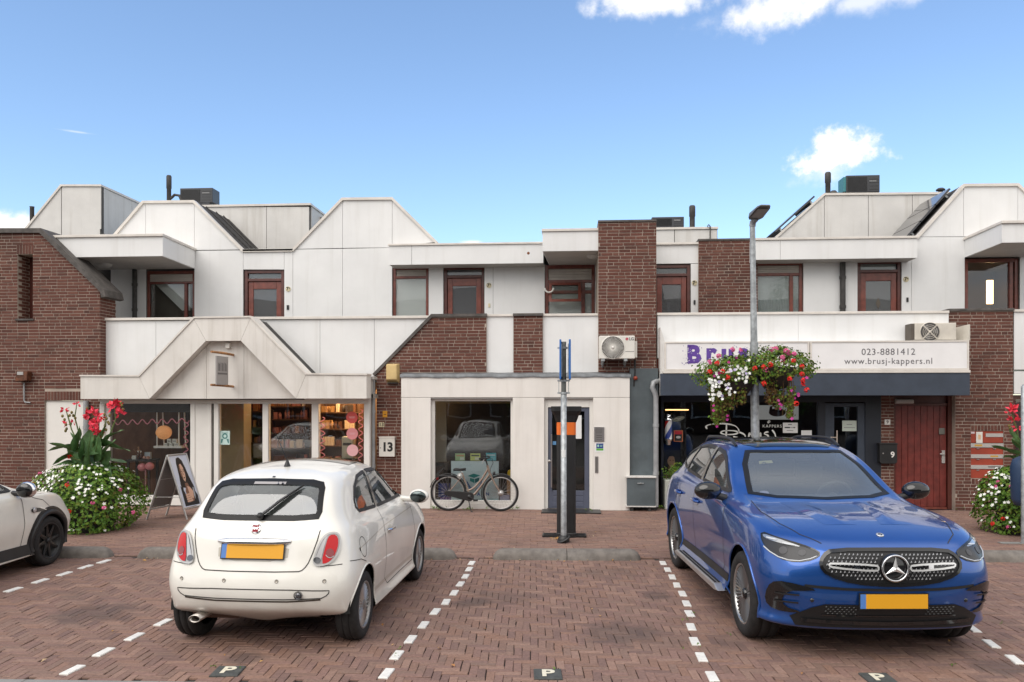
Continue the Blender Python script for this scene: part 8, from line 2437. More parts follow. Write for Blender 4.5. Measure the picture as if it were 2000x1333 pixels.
door_w = [(.66, 1.035), (.50, 1.14), (.20, 1.325), (.08, 1.365), (-.33, 1.378), (-.40, 1.05)]
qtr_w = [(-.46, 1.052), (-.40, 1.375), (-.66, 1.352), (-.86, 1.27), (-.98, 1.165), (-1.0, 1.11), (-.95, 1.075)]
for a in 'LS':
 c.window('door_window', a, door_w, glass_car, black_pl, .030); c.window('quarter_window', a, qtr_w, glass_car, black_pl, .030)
 c.strip('pillar_strip', a, [(-.43, 1.05), (-.365, 1.38)], .06, black_gl, .006)
ws = [(.98, -.52), (.98, .52)]
c.window('windscreen', (-.75, 0, -.6), [tuple(c.to2((-.75, 0, -.6), p)) for p in ((.80, .50, 1.04), (.22, .40, 1.39), (.22, -.40, 1.39), (.80, -.50, 1.04))], glass_car, black_pl, .03)
c.arches((1.15, -1.15), .30, .345, .50, .80, cream_p, .008)
body = c.finish()
rf = c.patch('glass_roof', 'T', [(.10, -.36), (.10, .36), (-.10, .43), (-.50, .455), (-.50, -.455), (-.10, -.43)], black_gl, .004)
for a in 'LS':
 c.strip('door_gap', a, [(.74, .95), (.83, .60), (.80, .30), (-.28, .28), (-.40, .36), (-.43, .60), (-.43, 1.03)], .007, gap_m)
 c.strip('bumper_gap', a, [(-1.49, .735), (-1.30, .715), (-1.17, .67)], .006, gap_m)
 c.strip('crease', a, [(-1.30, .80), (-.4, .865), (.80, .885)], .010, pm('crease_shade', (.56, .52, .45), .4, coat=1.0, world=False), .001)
 sd = 1 if a == 'L' else -1
 y = c.surf(a, (-.24, .80), 0)[0].y
 MB().sweep([(-.15, y + sd * .004, .80), (-.17, y + sd * .03, .803), (-.30, y + sd * .03, .806), (-.33, y + sd * .004, .805)], .013, 8).build('door_handle', chrome, root)
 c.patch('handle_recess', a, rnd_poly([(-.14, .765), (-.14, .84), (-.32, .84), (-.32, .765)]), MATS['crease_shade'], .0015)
 m_ = MB().ball((.62, sd * .90, 1.02), .105, 18, 0, (.55, 1.05, .72)); m_.sweep([(.60, sd * .70, 1.0), (.61, sd * .84, .985)], .03, 8)
 mr_ = m_.build('door_mirror', cream_p, root)
 MB().ball((.57, sd * .90, 1.02), .088, 18, 0, (.28, 1.0, .72)).build('mirror_glass', pm('mirror_glass', (.10, .12, .12), .03, .9, world=False), mr_)
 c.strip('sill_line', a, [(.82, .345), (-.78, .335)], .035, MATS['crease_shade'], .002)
fc_ = [(-1.19 + .085 * math.cos(k * .3927), .80 + .085 * math.sin(k * .3927)) for k in range(16)]
c.strip('fuel_cap_gap', 'S', fc_, .006, gap_m, .002, True)
c.patch('cap_lip', 'S', [(-1.285 + .012 * math.cos(k), .795 + .02 * math.sin(k)) for k in range(6)], chrome, .004)
hatch = [(-.52, 1.06), (-.535, .97), (-.475, .76), (-.43, .69), (-.38, .672), (.38, .672), (.43, .69), (.475, .76), (.535, .97), (.52, 1.06)]
c.strip('hatch_gap', 'R', rnd_poly(hatch, 1)[1:-3], .008, gap_m)
def RP(y, z, off=0): return c.surf('R', (y, z), off)[0]
n0 = c.surf('R', (0, .83))[1]; ang = math.asin(max(-1, min(1, n0.z)))
pc = RP(0, .825, .012)
M = Matrix.Translation(pc) @ Matrix.Rotation(R(-90), 4, 'Z') @ Matrix.Rotation(-ang, 4, 'X')
bakeplate(c, M)
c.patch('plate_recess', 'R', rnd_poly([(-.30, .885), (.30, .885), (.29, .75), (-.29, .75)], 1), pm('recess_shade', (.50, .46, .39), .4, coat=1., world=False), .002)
hb = MB(); vs = []
for k in range(17):
 y = -.31 + .62 * k / 16; e = 1 - abs(2 * k / 16 - 1) ** 6; p = RP(y, .905, 0); h_ = .012 + .018 * e
 for (dx, dz) in ((0, -h_), (-.03 * e - .006, -h_ * .8), (-.042 * e - .006, 0), (-.02 * e - .006, h_ * .9), (0, h_)): vs.append((p.x + dx, y, .905 + dz))
hb.add(vs, [(5 * k + j, 5 * k + j + 1, 5 * k + 6 + j, 5 * k + 5 + j) for k in range(16) for j in range(4)], 0, True); hb.build('chrome_handle', chrome, root)
p = RP(0, 1.0); Mb = Matrix.Translation(p) @ Matrix.Rotation(R(-90), 4, 'Z') @ Matrix.Rotation(-math.asin(c.surf('R', (0, 1.0))[1].z), 4, 'X')
mb = MB().lathe([(0, -.014), (.036, -.014), (.042, -.011), (.046, 0)], (0, 0, 0), 'Y', 28); mb.v = [tuple(Mb @ Vector(v)) for v in mb.v]; bd = mb.build('badge', chrome, root)
mb = MB().prism([(-.026, .030), (.026, .030), (.031, .0), (.022, -.032), (-.022, -.032), (-.031, .0)], -.0165, -.0138); mb.v = [tuple(Mb @ Vector(v)) for v in mb.v]; mb.build('shield', pm('badge_red', (.22, .010, .02), .5, spec=.2, world=False), bd)
text_mesh('letters', 'FIAT', .027, chrome, bd, Mb @ facing(0, -.0172, 0), .0006, bold=.0006, space=.9)
for sd in (1, -1):
 s_ = lambda pts: [(p[0] * sd, p[1]) for p in pts]
 a = (.86, -.51 * sd, 0)
 def q3(y, z):
  return tuple(c.to2(a, c.surf('R', (y * sd, z))[0]))
 ol = rnd_poly([q3(.50, .722), q3(.60, .722), q3(.66, .765), q3(.685, .83), q3(.685, .91), q3(.66, .962), q3(.60, .968), q3(.555, .93), q3(.52, .83)], 2)
 tl = c.patch('tail_light', a, ol, pm('lamp_bowl', (.42, .40, .40), .3, .4, world=False), .012)
 c.strip('light_frame', a, ol, .014, pm('lamp_frame', (.50, .49, .48), .3, .5, world=False), .016, True, tl)
 c.patch('red_lens', a, rnd_poly([q3(.565, .735), q3(.61, .735), q3(.65, .775), q3(.672, .84), q3(.672, .905), q3(.65, .95), q3(.605, .952), q3(.59, .90)], 1), red_lens, .018, tl)
 c.patch('clear_lens', a, rnd_poly([q3(.505, .735), q3(.558, .735), q3(.582, .90), q3(.597, .95), q3(.572, .93), q3(.535, .83)], 1), clear_lens, .018, tl)
 p = c.to2(a, c.surf('R', (.624 * sd, .815))[0]); c.patch('lamp_disc', a, [(p[0] + .030 * math.cos(k * .35), p[1] + .034 * math.sin(k * .35)) for k in range(18)], dark_red, .021, tl, .02)
 c.strip('lamp_ring', a, [(p[0] + .034 * math.cos(k * .35), p[1] + .038 * math.sin(k * .35)) for k in range(10, 17)], .005, clear_lens, .022, False, tl)
 p = c.to2(a, c.surf('R', (.532 * sd, .762))[0]); c.patch('reversing_lamp', a, [(p[0] + .026 * math.cos(k * .35), p[1] + .024 * math.sin(k * .35)) for k in range(18)], smoke_lens, .021, tl, .02)
c.strip('bumper_gap', 'R', [(-.72, .722), (-.56, .715)], .006, gap_m); c.strip('bumper_gap', 'R', [(.72, .722), (.56, .715)], .006, gap_m)
ins = rnd_poly([(-.64, .535), (.64, .535), (.63, .49), (.56, .455), (-.56, .455), (-.63, .49)], 1)
c.strip('bumper_groove', 'R', ins, .008, gap_m, .003, True)
c.strip('bumper_slot', 'R', [(-.57, .452), (-.3, .437), (.3, .437), (.57, .452)], .013, pm('slot_dark', (.05, .035, .025), .9, world=False), .003)
for y in (-.60, -.22, .22, .60):
 p, n = c.surf('R', (y, .60)); MB().lathe([(.0, -.0), (.011, .0), (.013, -.003)], p + n * .004, 'X', 12).build('parking_sensor', pm('sensor_ring', (.50, .46, .40), .4, world=False), root); c.strip('sensor_gap', 'R', [(y + .014 * math.cos(k * .7), .60 + .014 * math.sin(k * .7)) for k in range(9)], .0035, gap_m, .003, True)
p, n = c.surf('R', (-.40, .492)); fl = MB().lathe([(.034, -.005), (.034, .012), (.022, .012), (.020, -.002), (0, -.002)], (p.x - .012, -.40, .492), 'X', 20); fl.build('fog_light', smoke_lens, root)
mb = MB()
vs = []
for (x, k_) in ((-1.40, 1), (-1.675, 1), (-1.675, .80), (-1.55, .80)):
 for j in range(20):
  a_ = 2 * math.pi * j / 20; vs.append((x, .48 + .052 * k_ * math.cos(a_), .275 + .031 * k_ * math.sin(a_)))
mb.add(vs, [(20 * i + j, 20 * i + (j + 1) % 20, 20 * i + 20 + (j + 1) % 20, 20 * i + 20 + j) for i in range(3) for j in range(20)], 0, True); mb.build('exhaust', pm('exhaust_steel', (.42, .39, .36), .3, .9, dirt=.4, world=False), root)
MB().box(-1.45, -1.2, .2, .62, .22, .34).build('silencer', pm('rusty_steel', (.10, .06, .045), .7, .5, world=False), root, .03)
MB().box(-1.15, 1.55, -.58, .58, .17, .24).box(-1.52, -1.16, -.55, .55, .33, .45).build('underbody', dark_pl2, root)  # rear box added, unseen behind the bumper, to deepen the shade below
mb = MB(); p0_, p1_ = RP(-.02, 1.085, .03), RP(-.29, 1.305, .03)
mb.sweep([p0_, p0_.lerp(p1_, .5) + Vector((-.012, 0, .005)), p1_], [.022, .020, .007], 8, 0, True, .6); mb.ball(p0_, .03, 12); wp = mb.build('rear_wiper', black_pl, root)
mb = MB(); mb.sweep([RP(-.10, 1.165, .018), RP(-.31, 1.325, .018)], .008, 6); mb.build('wiper_blade', rubber, wp)
c.patch('brake_light', 'R', [(-.14, 1.338), (.14, 1.338), (.14, 1.356), (-.14, 1.356)], pm('pale_lens', (.34, .32, .32), .3, coat=.5, world=False), .0045)
c.patch('washer_jet', 'R', [(-.012, 1.387), (.012, 1.387), (.012, 1.396), (-.012, 1.396)], black_pl, .004)
h, n = c.surf('T', (-.88, 0)); mb = MB().lathe([(.030, 0), (.026, .012), (.010, .055), (.007, .06), (0, .06)], h, 'Z', 14); mb.sweep([h + Vector((0, 0, .05)), h + Vector((-.10, .085, .34))], [.0045, .0025], 6); mb.build('antenna', black_pl, root)
interior(c, seat_grey, [(.02, .34, .22, .52, 1.06, .18), (.02, -.34, .22, .52, 1.06, .18), (-.78, .28, .25, .56, .98, .15), (-.78, -.28, .25, .56, .98, .15)], (-1.2, .9, .62, .3, .80), (.52, .98, .60), (.36, .34, .93))
mats_ = (rubber, pm('silver_alloy', (.50, .49, .47), .35, .8, world=False), pm('silver_alloy_dull', (.30, .29, .28), .4, .7, world=False), pm('hub_grey', (.25, .24, .235), .4, .6, world=False))
for x in (1.15, -1.15):
 for sd in (1, -1): wheel(c, x, sd * .705, .292, .19, sd, 'multi', .198, mats_)
# ------------------------------------------------------------------ blue SUV
GLC = rows([
 ([1.8, 1.75, 1.6, 1.3, .5, -.5, -1.3, -1.7, -1.95, -2.0], [0] * 10, [.25] * 10),
 ([2.12, 2.08, 1.88, 1.42, .5, -.5, -1.42, -1.95, -2.2, -2.25], [0, .50, .80, .86, .88, .88, .86, .80, .50, 0], [.245, .245, .25, .26, .27, .27, .27, .29, .30, .30]),
 ([2.22, 2.18, 1.97, 1.44, .5, -.5, -1.44, -2.08, -2.30, -2.35], [0, .52, .86, .93, .915, .915, .93, .87, .52, 0], [.34, .34, .35, .36, .37, .37, .37, .38, .38, .38]),
 ([2.285, 2.245, 2.03, 1.46, .5, -.5, -1.46, -2.14, -2.36, -2.41], [0, .53, .885, .945, .922, .922, .945, .89, .53, 0], [.56, .56, .57, .58, .58, .59, .6, .6, .6, .6]),
 ([2.285, 2.24, 2.00, 1.45, .5, -.5, -1.45, -2.11, -2.32, -2.37], [0, .53, .87, .94, .932, .932, .943, .88, .53, 0], [.77, .77, .79, .81, .83, .85, .86, .86, .85, .85]),
 ([2.215, 2.165, 1.90, 1.40, .5, -.5, -1.42, -2.03, -2.24, -2.29], [0, .51, .825, .905, .917, .917, .92, .84, .51, 0], [.905, .91, .945, .99, 1.02, 1.045, 1.065, 1.06, 1.05, 1.05]),
 ([1.98, 1.94, 1.75, 1.33, .5, -.5, -1.38, -1.97, -2.17, -2.22], [0, .48, .74, .835, .875, .875, .868, .78, .48, 0], [1.005, 1.005, 1.02, 1.055, 1.085, 1.115, 1.14, 1.15, 1.16, 1.16]),
 ([1.50, 1.47, 1.33, 1.08, .48, -.5, -1.32, -1.90, -2.08, -2.12], [0, .43, .66, .768, .83, .833, .818, .72, .46, 0], [1.085, 1.083, 1.08, 1.095, 1.125, 1.16, 1.19, 1.24, 1.26, 1.26]),
 ([.98, .94, .83, .68, .36, -.5, -1.25, -1.75, -1.92, -1.95], [0, .42, .63, .73, .775, .787, .762, .67, .43, 0], [1.135, 1.14, 1.15, 1.19, 1.25, 1.30, 1.33, 1.38, 1.40, 1.40]),
 ([.55, .52, .43, .31, .12, -.5, -1.18, -1.58, -1.72, -1.75], [0, .38, .57, .66, .695, .707, .68, .59, .38, 0], [1.35, 1.35, 1.36, 1.39, 1.43, 1.46, 1.46, 1.49, 1.50, 1.50]),
 ([.16, .13, .06, -.03, -.15, -.5, -1.08, -1.40, -1.52, -1.55], [0, .34, .51, .58, .607, .612, .59, .51, .33, 0], [1.535, 1.535, 1.53, 1.535, 1.55, 1.57, 1.56, 1.565, 1.57, 1.57]),
 ([-.02, -.04, -.09, -.15, -.25, -.5, -.95, -1.18, -1.27, -1.30], [0, .22, .33, .37, .39, .395, .38, .33, .22, 0], [1.60, 1.60, 1.60, 1.605, 1.61, 1.615, 1.61, 1.605, 1.60, 1.60]),
 ([-.15, -.18, -.22, -.28, -.36, -.55, -.78, -.9, -.98, -1.02], [0] * 10, [1.622, 1.625, 1.628, 1.63, 1.632, 1.636, 1.632, 1.63, 1.626, 1.624])])
a_, c_ = G(1330, 1107), G(1468, 1242)
d_ = (c_ - a_).normalized(); hd = math.atan2(d_.y, d_.x); left = Vector((-d_.y, d_.x, 0))
o = c_ - d_ * 1.444 + left * .93
o -= Vector((.085, 0, 0))
root = thing('blue_suv', 'metallic blue SUV parked facing the street with a studded black grille', 'car', o, hd)
WL[root.name] = Vector()
blue_p = car_paint('blue_paint', (.017, .092, .36), flake=.6, rough=.28, lining=(.03, .03, .032))
c = Car(root, GLC, blue_p, None)
WSA = (-.72, 0, -.69)
wso = [tuple(c.to2(WSA, p)) for p in ((1.00, 0, 1.135), (.93, .45, 1.14), (.78, .68, 1.165), (.30, .60, 1.405), (.05, .50, 1.525), (.13, .30, 1.54), (.15, 0, 1.545), (.13, -.30, 1.54), (.05, -.50, 1.525), (.30, -.60, 1.405), (.78, -.68, 1.165), (.93, -.45, 1.14))]
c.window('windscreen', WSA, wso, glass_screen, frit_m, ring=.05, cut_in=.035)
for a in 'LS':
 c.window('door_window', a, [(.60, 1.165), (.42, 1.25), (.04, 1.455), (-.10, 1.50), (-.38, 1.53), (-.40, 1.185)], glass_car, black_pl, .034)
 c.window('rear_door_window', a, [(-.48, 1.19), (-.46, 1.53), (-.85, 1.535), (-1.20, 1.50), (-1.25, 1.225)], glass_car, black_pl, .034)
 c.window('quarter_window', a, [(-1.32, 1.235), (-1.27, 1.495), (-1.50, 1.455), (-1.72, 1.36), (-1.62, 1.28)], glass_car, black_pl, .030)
 c.strip('pillar_strip', a, [(-.44, 1.18), (-.42, 1.535)], .08, black_gl, .006); c.strip('pillar_strip', a, [(-1.285, 1.23), (-1.235, 1.50)], .075, black_gl, .006)
c.arches((1.444, -1.444), .375, .425, .60, .92, blue_p, .011)
body = c.finish()
c.patch('glass_roof', 'T', [(.05, -.38), (.08, 0), (.05, .38), (-.10, .47), (-.6, .50), (-1.2, .46), (-1.42, .36), (-1.42, -.36), (-1.2, -.46), (-.6, -.50), (-.10, -.47)], black_gl, .004)
for a in 'LS':
 sd = 1 if a == 'L' else -1
 c.strip('door_gap', a, [(.78, 1.07), (.86, .80), (.84, .50), (.72, .40), (-.42, .40), (-.43, 1.16)], .008, gap_m); c.strip('door_gap', a, [(-.43, .40), (-1.02, .41), (-1.14, .62), (-1.30, .90), (-1.28, 1.19)], .008, gap_m)
 c.strip('sill_trim', a, [(.98, .40), (-.98, .40)], .07, black_pl, .004)
 for x in (-.28, -1.12):
  y = c.surf(a, (x, .965), 0)[0].y
  c.patch('handle_recess', a, [(x + .07 * math.cos(k * .45), .955 + .045 * math.sin(k * .45)) for k in range(14)], pm('blue_recess_shade', (.008, .045, .22), .3, .5, coat=1.0, world=False), .002, cell=.03)  # flush patch, shade of the handle hollow put into a darker blue
  MB().sweep([(x + .11, y + sd * .002, .965), (x + .08, y + sd * .035, .967), (x - .08, y + sd * .035, .972), (x - .11, y + sd * .002, .972)], .016, 8).build('door_handle', blue_p, root)
 m_ = MB().ball((.60, sd * 1.02, 1.175), .135, 20, 0, (.62, 1.0, .66)); mr_ = m_.build('door_mirror', black_gl, root)
 MB().sweep([(.60, sd * .84, 1.10), (.60, sd * .95, 1.13)], .035, 8).build('mirror_foot', black_pl, mr_)
 MB().ball((.545, sd * 1.02, 1.175), .12, 18, 0, (.35, .95, .62)).build('mirror_glass', MATS['mirror_glass'], mr_)
 pts = []
 for k in range(13):
  x = -.10 - 1.45 * k / 12; h, n = c.surf('T', (x, sd * (.545 if k < 10 else .545 - .012 * (k - 9)))); lift = .045 * min(1, k / 1.5, (12 - k) / 1.5) + .004; pts.append(h + Vector((0, 0, lift)))
 MB().sweep(pts, .016, 8).build('roof_rail', black_pl, root)
 mb = MB(); ys = sd * .93; mb.prism([(1.0, .285), (.86, .325), (-.86, .325), (-1.0, .285), (-.86, .265), (.86, .265)], ys - .10, ys + .10)
 rb = mb.build('running_board', alu, root, .012)
 mb = MB()
 for k in range(56):
  for j in range(3): mb.box(.82 - k * .029, .808 - k * .029, ys + sd * (-.01 + j * .035), ys + sd * (.012 + j * .035), .3255, .331)
 tag(mb.build('rubber_studs', black_pl, rb), kind='stuff')
 HA = (-.80, -.60 * sd, 0)
 def h2(x, y, z): return c.to2(HA, c.bvh.find_nearest(Vector((x, y * sd, z)))[0])
 ol = rnd_poly([h2(1.78, .87, .975), h2(1.95, .80, .955), h2(2.12, .65, .93), h2(2.205, .54, .885), h2(2.22, .545, .845), h2(2.20, .64, .80), h2(2.12, .76, .785), h2(2.0, .86, .835), h2(1.86, .90, .915)], 1)
 hl = c.patch('headlight', HA, ol, pm('lamp_black', (.03, .031, .034), .25, spec=.4, world=False), .004)
 c.strip('lamp_edge', HA, ol, .010, black_gl, .006, True, hl)
 c.patch('upper_reflector', HA, rnd_poly([h2(1.82, .868, .965), h2(1.97, .79, .945), h2(2.13, .66, .918), h2(2.12, .68, .903), h2(1.98, .815, .918), h2(1.86, .88, .940)], 1), pm('lamp_silver', (.48, .49, .50), .2, .75, coat=1.0, world=False), .007, hl)
 for (x, y, z, L_) in ((1.93, .825, .935, .05), (2.06, .73, .912, .05)):
  q = h2(x, y, z); c.patch('light_bar', HA, rnd_poly([(q[0] - L_, q[1] + .006), (q[0] + L_, q[1] - .0), (q[0] + L_, q[1] - .010), (q[0] - L_, q[1] - .005)], 1), pm('lamp_white', (.55, .57, .59), .15, coat=1.0, world=False), .010, hl, .02)
 for (x, y, z, r_) in ((2.06, .77, .855, .034), (2.16, .66, .862, .028)):
  q = h2(x, y, z); c.patch('projector', HA, [(q[0] + r_ * math.cos(k * .4), q[1] + r_ * .8 * math.sin(k * .4)) for k in range(16)], pm('projector_dark', (.06, .06, .065), .45, world=False), .007, hl, .02)
 MB().sweep([(lambda r_: r_[0] + r_[1] * .008)(c.bvh.find_nearest(Vector((x_, y_ * sd, z_)))) for x_, y_, z_ in ((1.92, .90, .875), (2.0, .868, .842), (2.07, .815, .81), (2.13, .755, .795), (2.18, .685, .80), (2.205, .61, .822), (2.215, .565, .845))], .0055, 6).build('daylight_strip', MATS['lamp_white'], hl)
 c.strip('bonnet_gap', 'T', [(.95, sd * .70), (1.35, sd * .735), (1.75, sd * .70), (2.0, sd * .62), (2.14, sd * .50)], .007, gap_m)
 IA = (-.86, -.50 * sd, 0)
 def i2(y, z): return c.to2(IA, c.surf('F', (y * sd, z))[0])
 fr_ = rnd_poly([i2(.56, .585), i2(.70, .625), i2(.84, .635), i2(.885, .57), i2(.885, .44), i2(.84, .385), i2(.70, .385), i2(.66, .40), i2(.78, .43), i2(.80, .50), i2(.76, .565), i2(.66, .575)], 1)
 ik = c.patch('air_intake', IA, fr_, black_gl, .010)
 for z in (.535, .47): c.strip('fin', IA, [i2(.69, z + .005), i2(.84, z)], .014, black_pl, .016, False, ik)
 p, n = c.surf('F', (.60 * sd, .50)); MB().lathe([(0, .004), (.014, .004), (.016, 0)], p + n * .002, 'X', 12).build('parking_sensor', blue_p, root)
gr = rnd_poly([(-.44, .888), (0, .893), (.44, .888), (.52, .845), (.548, .775), (.50, .71), (.30, .652), (0, .632), (-.30, .652), (-.50, .71), (-.548, .775), (-.52, .845)], 1)
g_ = c.patch('grille', 'F', gr, pm('grille_black', (.006, .006, .007), .5, world=False), .006)
c.strip('grille_frame', 'F', gr, .024, black_gl, .014, True, g_)
mb = MB(); gi = inset([tuple(p) for p in gr], .026); sp_ = .031
for j in range(-1, 12):
 for i in range(-20, 21):
  y, z = (i + (.5 if j % 2 else 0)) * sp_, .634 + j * sp_ * .80
  if not in_poly(gi, y, z) or y * y + (z - .765) ** 2 < .118 ** 2: continue
  p = c.surf('F', (y, z), .012)[0]
  mb.add([p + Vector((.0, -.0095, -.006)), p + Vector((.0, .0095, -.006)), p + Vector((.0, 0, .013)), p + Vector((.010, 0, 0))], [(0, 1, 3), (1, 2, 3), (2, 0, 3)])
tag(mb.build('grille_studs', pm('stud_silver', (.42, .42, .43), .3, .8, world=False), g_), kind='stuff')
for sd in (1, -1):
 ol = rnd_poly([(sd * .135, .788), (sd * .47, .796), (sd * .49, .779), (sd * .46, .763), (sd * .135, .742), (sd * .12, .765)], 1)
 bkp = c.patch('bar_base', 'F', ol, black_gl, .016, g_)
 c.strip('chrome_bar', 'F', ol, .014, pm('satin_bar', (.78, .78, .78), .28, .6, world=False), .024, True, g_)
 c.strip('chrome_web', 'F', [(sd * .285, .788), (sd * .285, .753)], .04, chrome, .024, False, g_)
satin = pm('satin_silver', (.78, .78, .78), .28, .6, world=False); p = c.surf('F', (0, .765), .03)[0]
mb = MB().lathe([(0, .0), (.098, .0), (.105, -.01), (.108, -.03)], p, 'X', 36); em = mb.build('emblem_disc', black_gl, g_)
mb = MB(); mb.sweep([p + Vector((.004, .098 * math.cos(a), .098 * math.sin(a))) for a in [2 * math.pi * k / 40 for k in range(41)]], .0085, 8, caps=False)
mb.build('emblem_ring', chrome, g_)
mb = MB()
for k in range(3):
 a = R(90 + 120 * k); t_ = p + Vector((.008, .092 * math.cos(a), .092 * math.sin(a)))
 for s_ in (1, -1):
  b_ = a + s_ * R(60); v_ = p + Vector((.004, .022 * math.cos(b_), .022 * math.sin(b_)))
  f = [p + Vector((.018, 0, 0)), t_, v_]
  mb.add(f, [(0, 1, 2) if s_ < 0 else (0, 2, 1)])
mb.build('emblem_star', satin, g_)
h, n = c.surf('T', (2.06, 0), .003); Mq = Matrix.Translation(h) @ n.to_track_quat('Z', 'Y').to_matrix().to_4x4()
mb = MB().lathe([(.030, 0), (.029, .003), (0, .003)], (0, 0, 0), 'Z', 24); mb.v = [tuple(Mq @ Vector(v)) for v in mb.v]; bb_ = mb.build('bonnet_badge', pm('badge_silver', (.62, .63, .65), .25, .5, world=False), root)
mb = MB(); mb.lathe([(.017, .0036), (.007, .0036)], (0, 0, 0), 'Z', 18); mb.v = [tuple(Mq @ Vector(v)) for v in mb.v]; mb.build('badge_centre', black_gl, bb_)
c.strip('upper_slot', 'F', [(-.66, .615), (-.35, .60), (0, .595), (.35, .60), (.66, .615)], .022, black_pl, .004)
low = [(-.50, .475), (.50, .475), (.60, .44), (.74, .355), (.70, .285), (-.70, .285), (-.74, .355), (-.60, .44)]
li = c.patch('lower_intake', 'F', low, pm('lower_black', (.009, .009, .010), .45, world=False), .006)
c.strip('splitter', 'F', [(-.66, .335), (0, .325), (.66, .335)], .030, black_gl, .020, False, li)
c.strip('mesh_bar', 'F', [(-.52, .385), (.52, .385)], .010, black_gl, .014, False, li)
mb = MB()
for j in range(4):
 for i in range(-15, 16):
  y, z = (i + (.5 if j % 2 else 0)) * .034, .40 + j * .018
  if abs(y) < .27 or abs(y) > .50: continue
  p = c.surf('F', (y, z), .010)[0]; mb.add([p + Vector((0, -.012, 0)), p + Vector((0, 0, -.007)), p + Vector((0, .012, 0)), p + Vector((0, 0, .007)), p + Vector((.005, 0, 0))], [(0, 1, 4), (1, 2, 4), (2, 3, 4), (3, 0, 4)])
tag(mb.build('mesh_cells', black_pl, li), kind='stuff')
pc = c.surf('F', (0, .51))[0]
bakeplate(c, Matrix.Translation((pc.x + .022, 0, .51)) @ Matrix.Rotation(R(90), 4, 'Z'))
for sd in (1, -1):
 for (pts, w) in (([(1.05, sd * .30), (1.45, sd * .27), (1.85, sd * .20)], .05),):
  vs = []; P_ = dens(pts, .05, False); n_ = len(P_)
  for i, q in enumerate(P_):
   e = math.sin(math.pi * i / (n_ - 1)) ** .7
   for (o_, hgt) in ((-.10, 0), (-.05, .004), (-.015, .012), (0, .014), (.06, .006), (.16, 0)):
    h, nn = c.surf('T', (q[0], q[1] + sd * o_), 0); vs.append(h + Vector((0, 0, .0012 + hgt * e)))
  mb = MB().add(vs, [((6 * i + k, 6 * i + 6 + k, 6 * i + 7 + k, 6 * i + 1 + k) if sd > 0 else (6 * i + k, 6 * i + 1 + k, 6 * i + 7 + k, 6 * i + 6 + k)) for i in range(n_ - 1) for k in range(5)], 0, True)
  mb.build('bonnet_ridge', blue_p, root)
c.patch('parking_card', WSA, [tuple(c.to2(WSA, p)) for p in ((.35, -.44, 1.42), (.35, -.30, 1.425), (.30, -.30, 1.45), (.30, -.43, 1.445))], pm('card_yellow', (.55, .50, .30), .6, world=False), -.012)
c.patch('sensor_pod', WSA, rnd_poly([tuple(c.to2(WSA, p)) for p in ((.20, -.13, 1.52), (.30, -.10, 1.46), (.30, .10, 1.46), (.20, .13, 1.52))], 1), black_pl, -.010)
q = c.to2(WSA, (.80, -.53, 1.19)); c.patch('sticker', WSA, [(q[0] + .045 * math.cos(k * .5), q[1] + .035 * math.sin(k * .5)) for k in range(12)], pm('lilac_sticker', (.42, .40, .60), .5, world=False), -.009)
interior(c, seat_dark, [(-.35, .37, .25, .62, 1.14, .22), (-.35, -.37, .25, .62, 1.14, .22), (-1.25, .36, .28, .66, 1.12, .2), (-1.25, -.36, .28, .66, 1.12, .2)], (-1.9, 1.0, .74, .35, .98), (.42, 1.09, .70), (.20, .37, 1.06))
MB().box(-2.0, 2.0, -.62, .62, .22, .30).build('underbody', dark_pl2, root)
mats_ = (rubber, pm('black_alloy', (.15, .15, .155), .28, .6, coat=.5, world=False), pm('polished_lip', (.40, .40, .40), .25, .8, world=False), black_gl)
for x in (1.444, -1.444):
 for sd in (1, -1): wheel(c, x, sd * .812, .369, .255, sd, 'thin', .258, mats_)
# ------------------------------------------------------------------ cream small car at the left edge
MINI = [[(x * 1.055 + (.02 if x > 1.4 else 0), y * 1.03, z * .955) for x, y, z in r_] for r_ in FIAT]
for i, r_ in enumerate(MINI):
 for m_ in range(4):
  x, y, z = r_[m_]
  if i == 5: MINI[i][m_] = (x + .04, y * 1.04, z + .03)
  if i == 6: MINI[i][m_] = (x + .10, y * 1.05, z + (.02, .02, .0, -.03)[m_])
  if i == 7: MINI[i][m_] = (x + .06, y * 1.02, z + .01)
s0, s1 = G(0, 1092, .22), G(52, 1077, .22)
d_ = (s1 - s0).normalized(); c_ = G(97, 1104); left = Vector((-d_.y, d_.x, 0)); hd = math.atan2(d_.y, d_.x)
o = c_ - d_ * 1.2335 + left * .82
root = thing('small_cream_car', 'cream small car with black arch trim and black alloys, cut by the left edge', 'car', o, hd)
WL[root.name] = Vector()
pepper = car_paint('pepper_white', (.74, .715, .655), dirt=.15)
c = Car(root, MINI, pepper, None)
for a in 'LS':
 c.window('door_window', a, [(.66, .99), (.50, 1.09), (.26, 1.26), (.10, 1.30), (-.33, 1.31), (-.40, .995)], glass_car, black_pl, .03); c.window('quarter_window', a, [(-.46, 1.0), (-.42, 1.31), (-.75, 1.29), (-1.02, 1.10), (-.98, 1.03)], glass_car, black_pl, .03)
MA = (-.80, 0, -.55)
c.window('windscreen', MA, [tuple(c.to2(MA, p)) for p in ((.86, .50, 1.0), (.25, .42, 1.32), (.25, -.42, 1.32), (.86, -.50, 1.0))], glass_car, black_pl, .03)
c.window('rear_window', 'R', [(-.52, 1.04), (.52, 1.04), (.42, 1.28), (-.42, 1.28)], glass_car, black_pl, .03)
c.arches((1.2335, -1.2335), .31, .355, .50, .82, black_pl, .030)
c.finish()
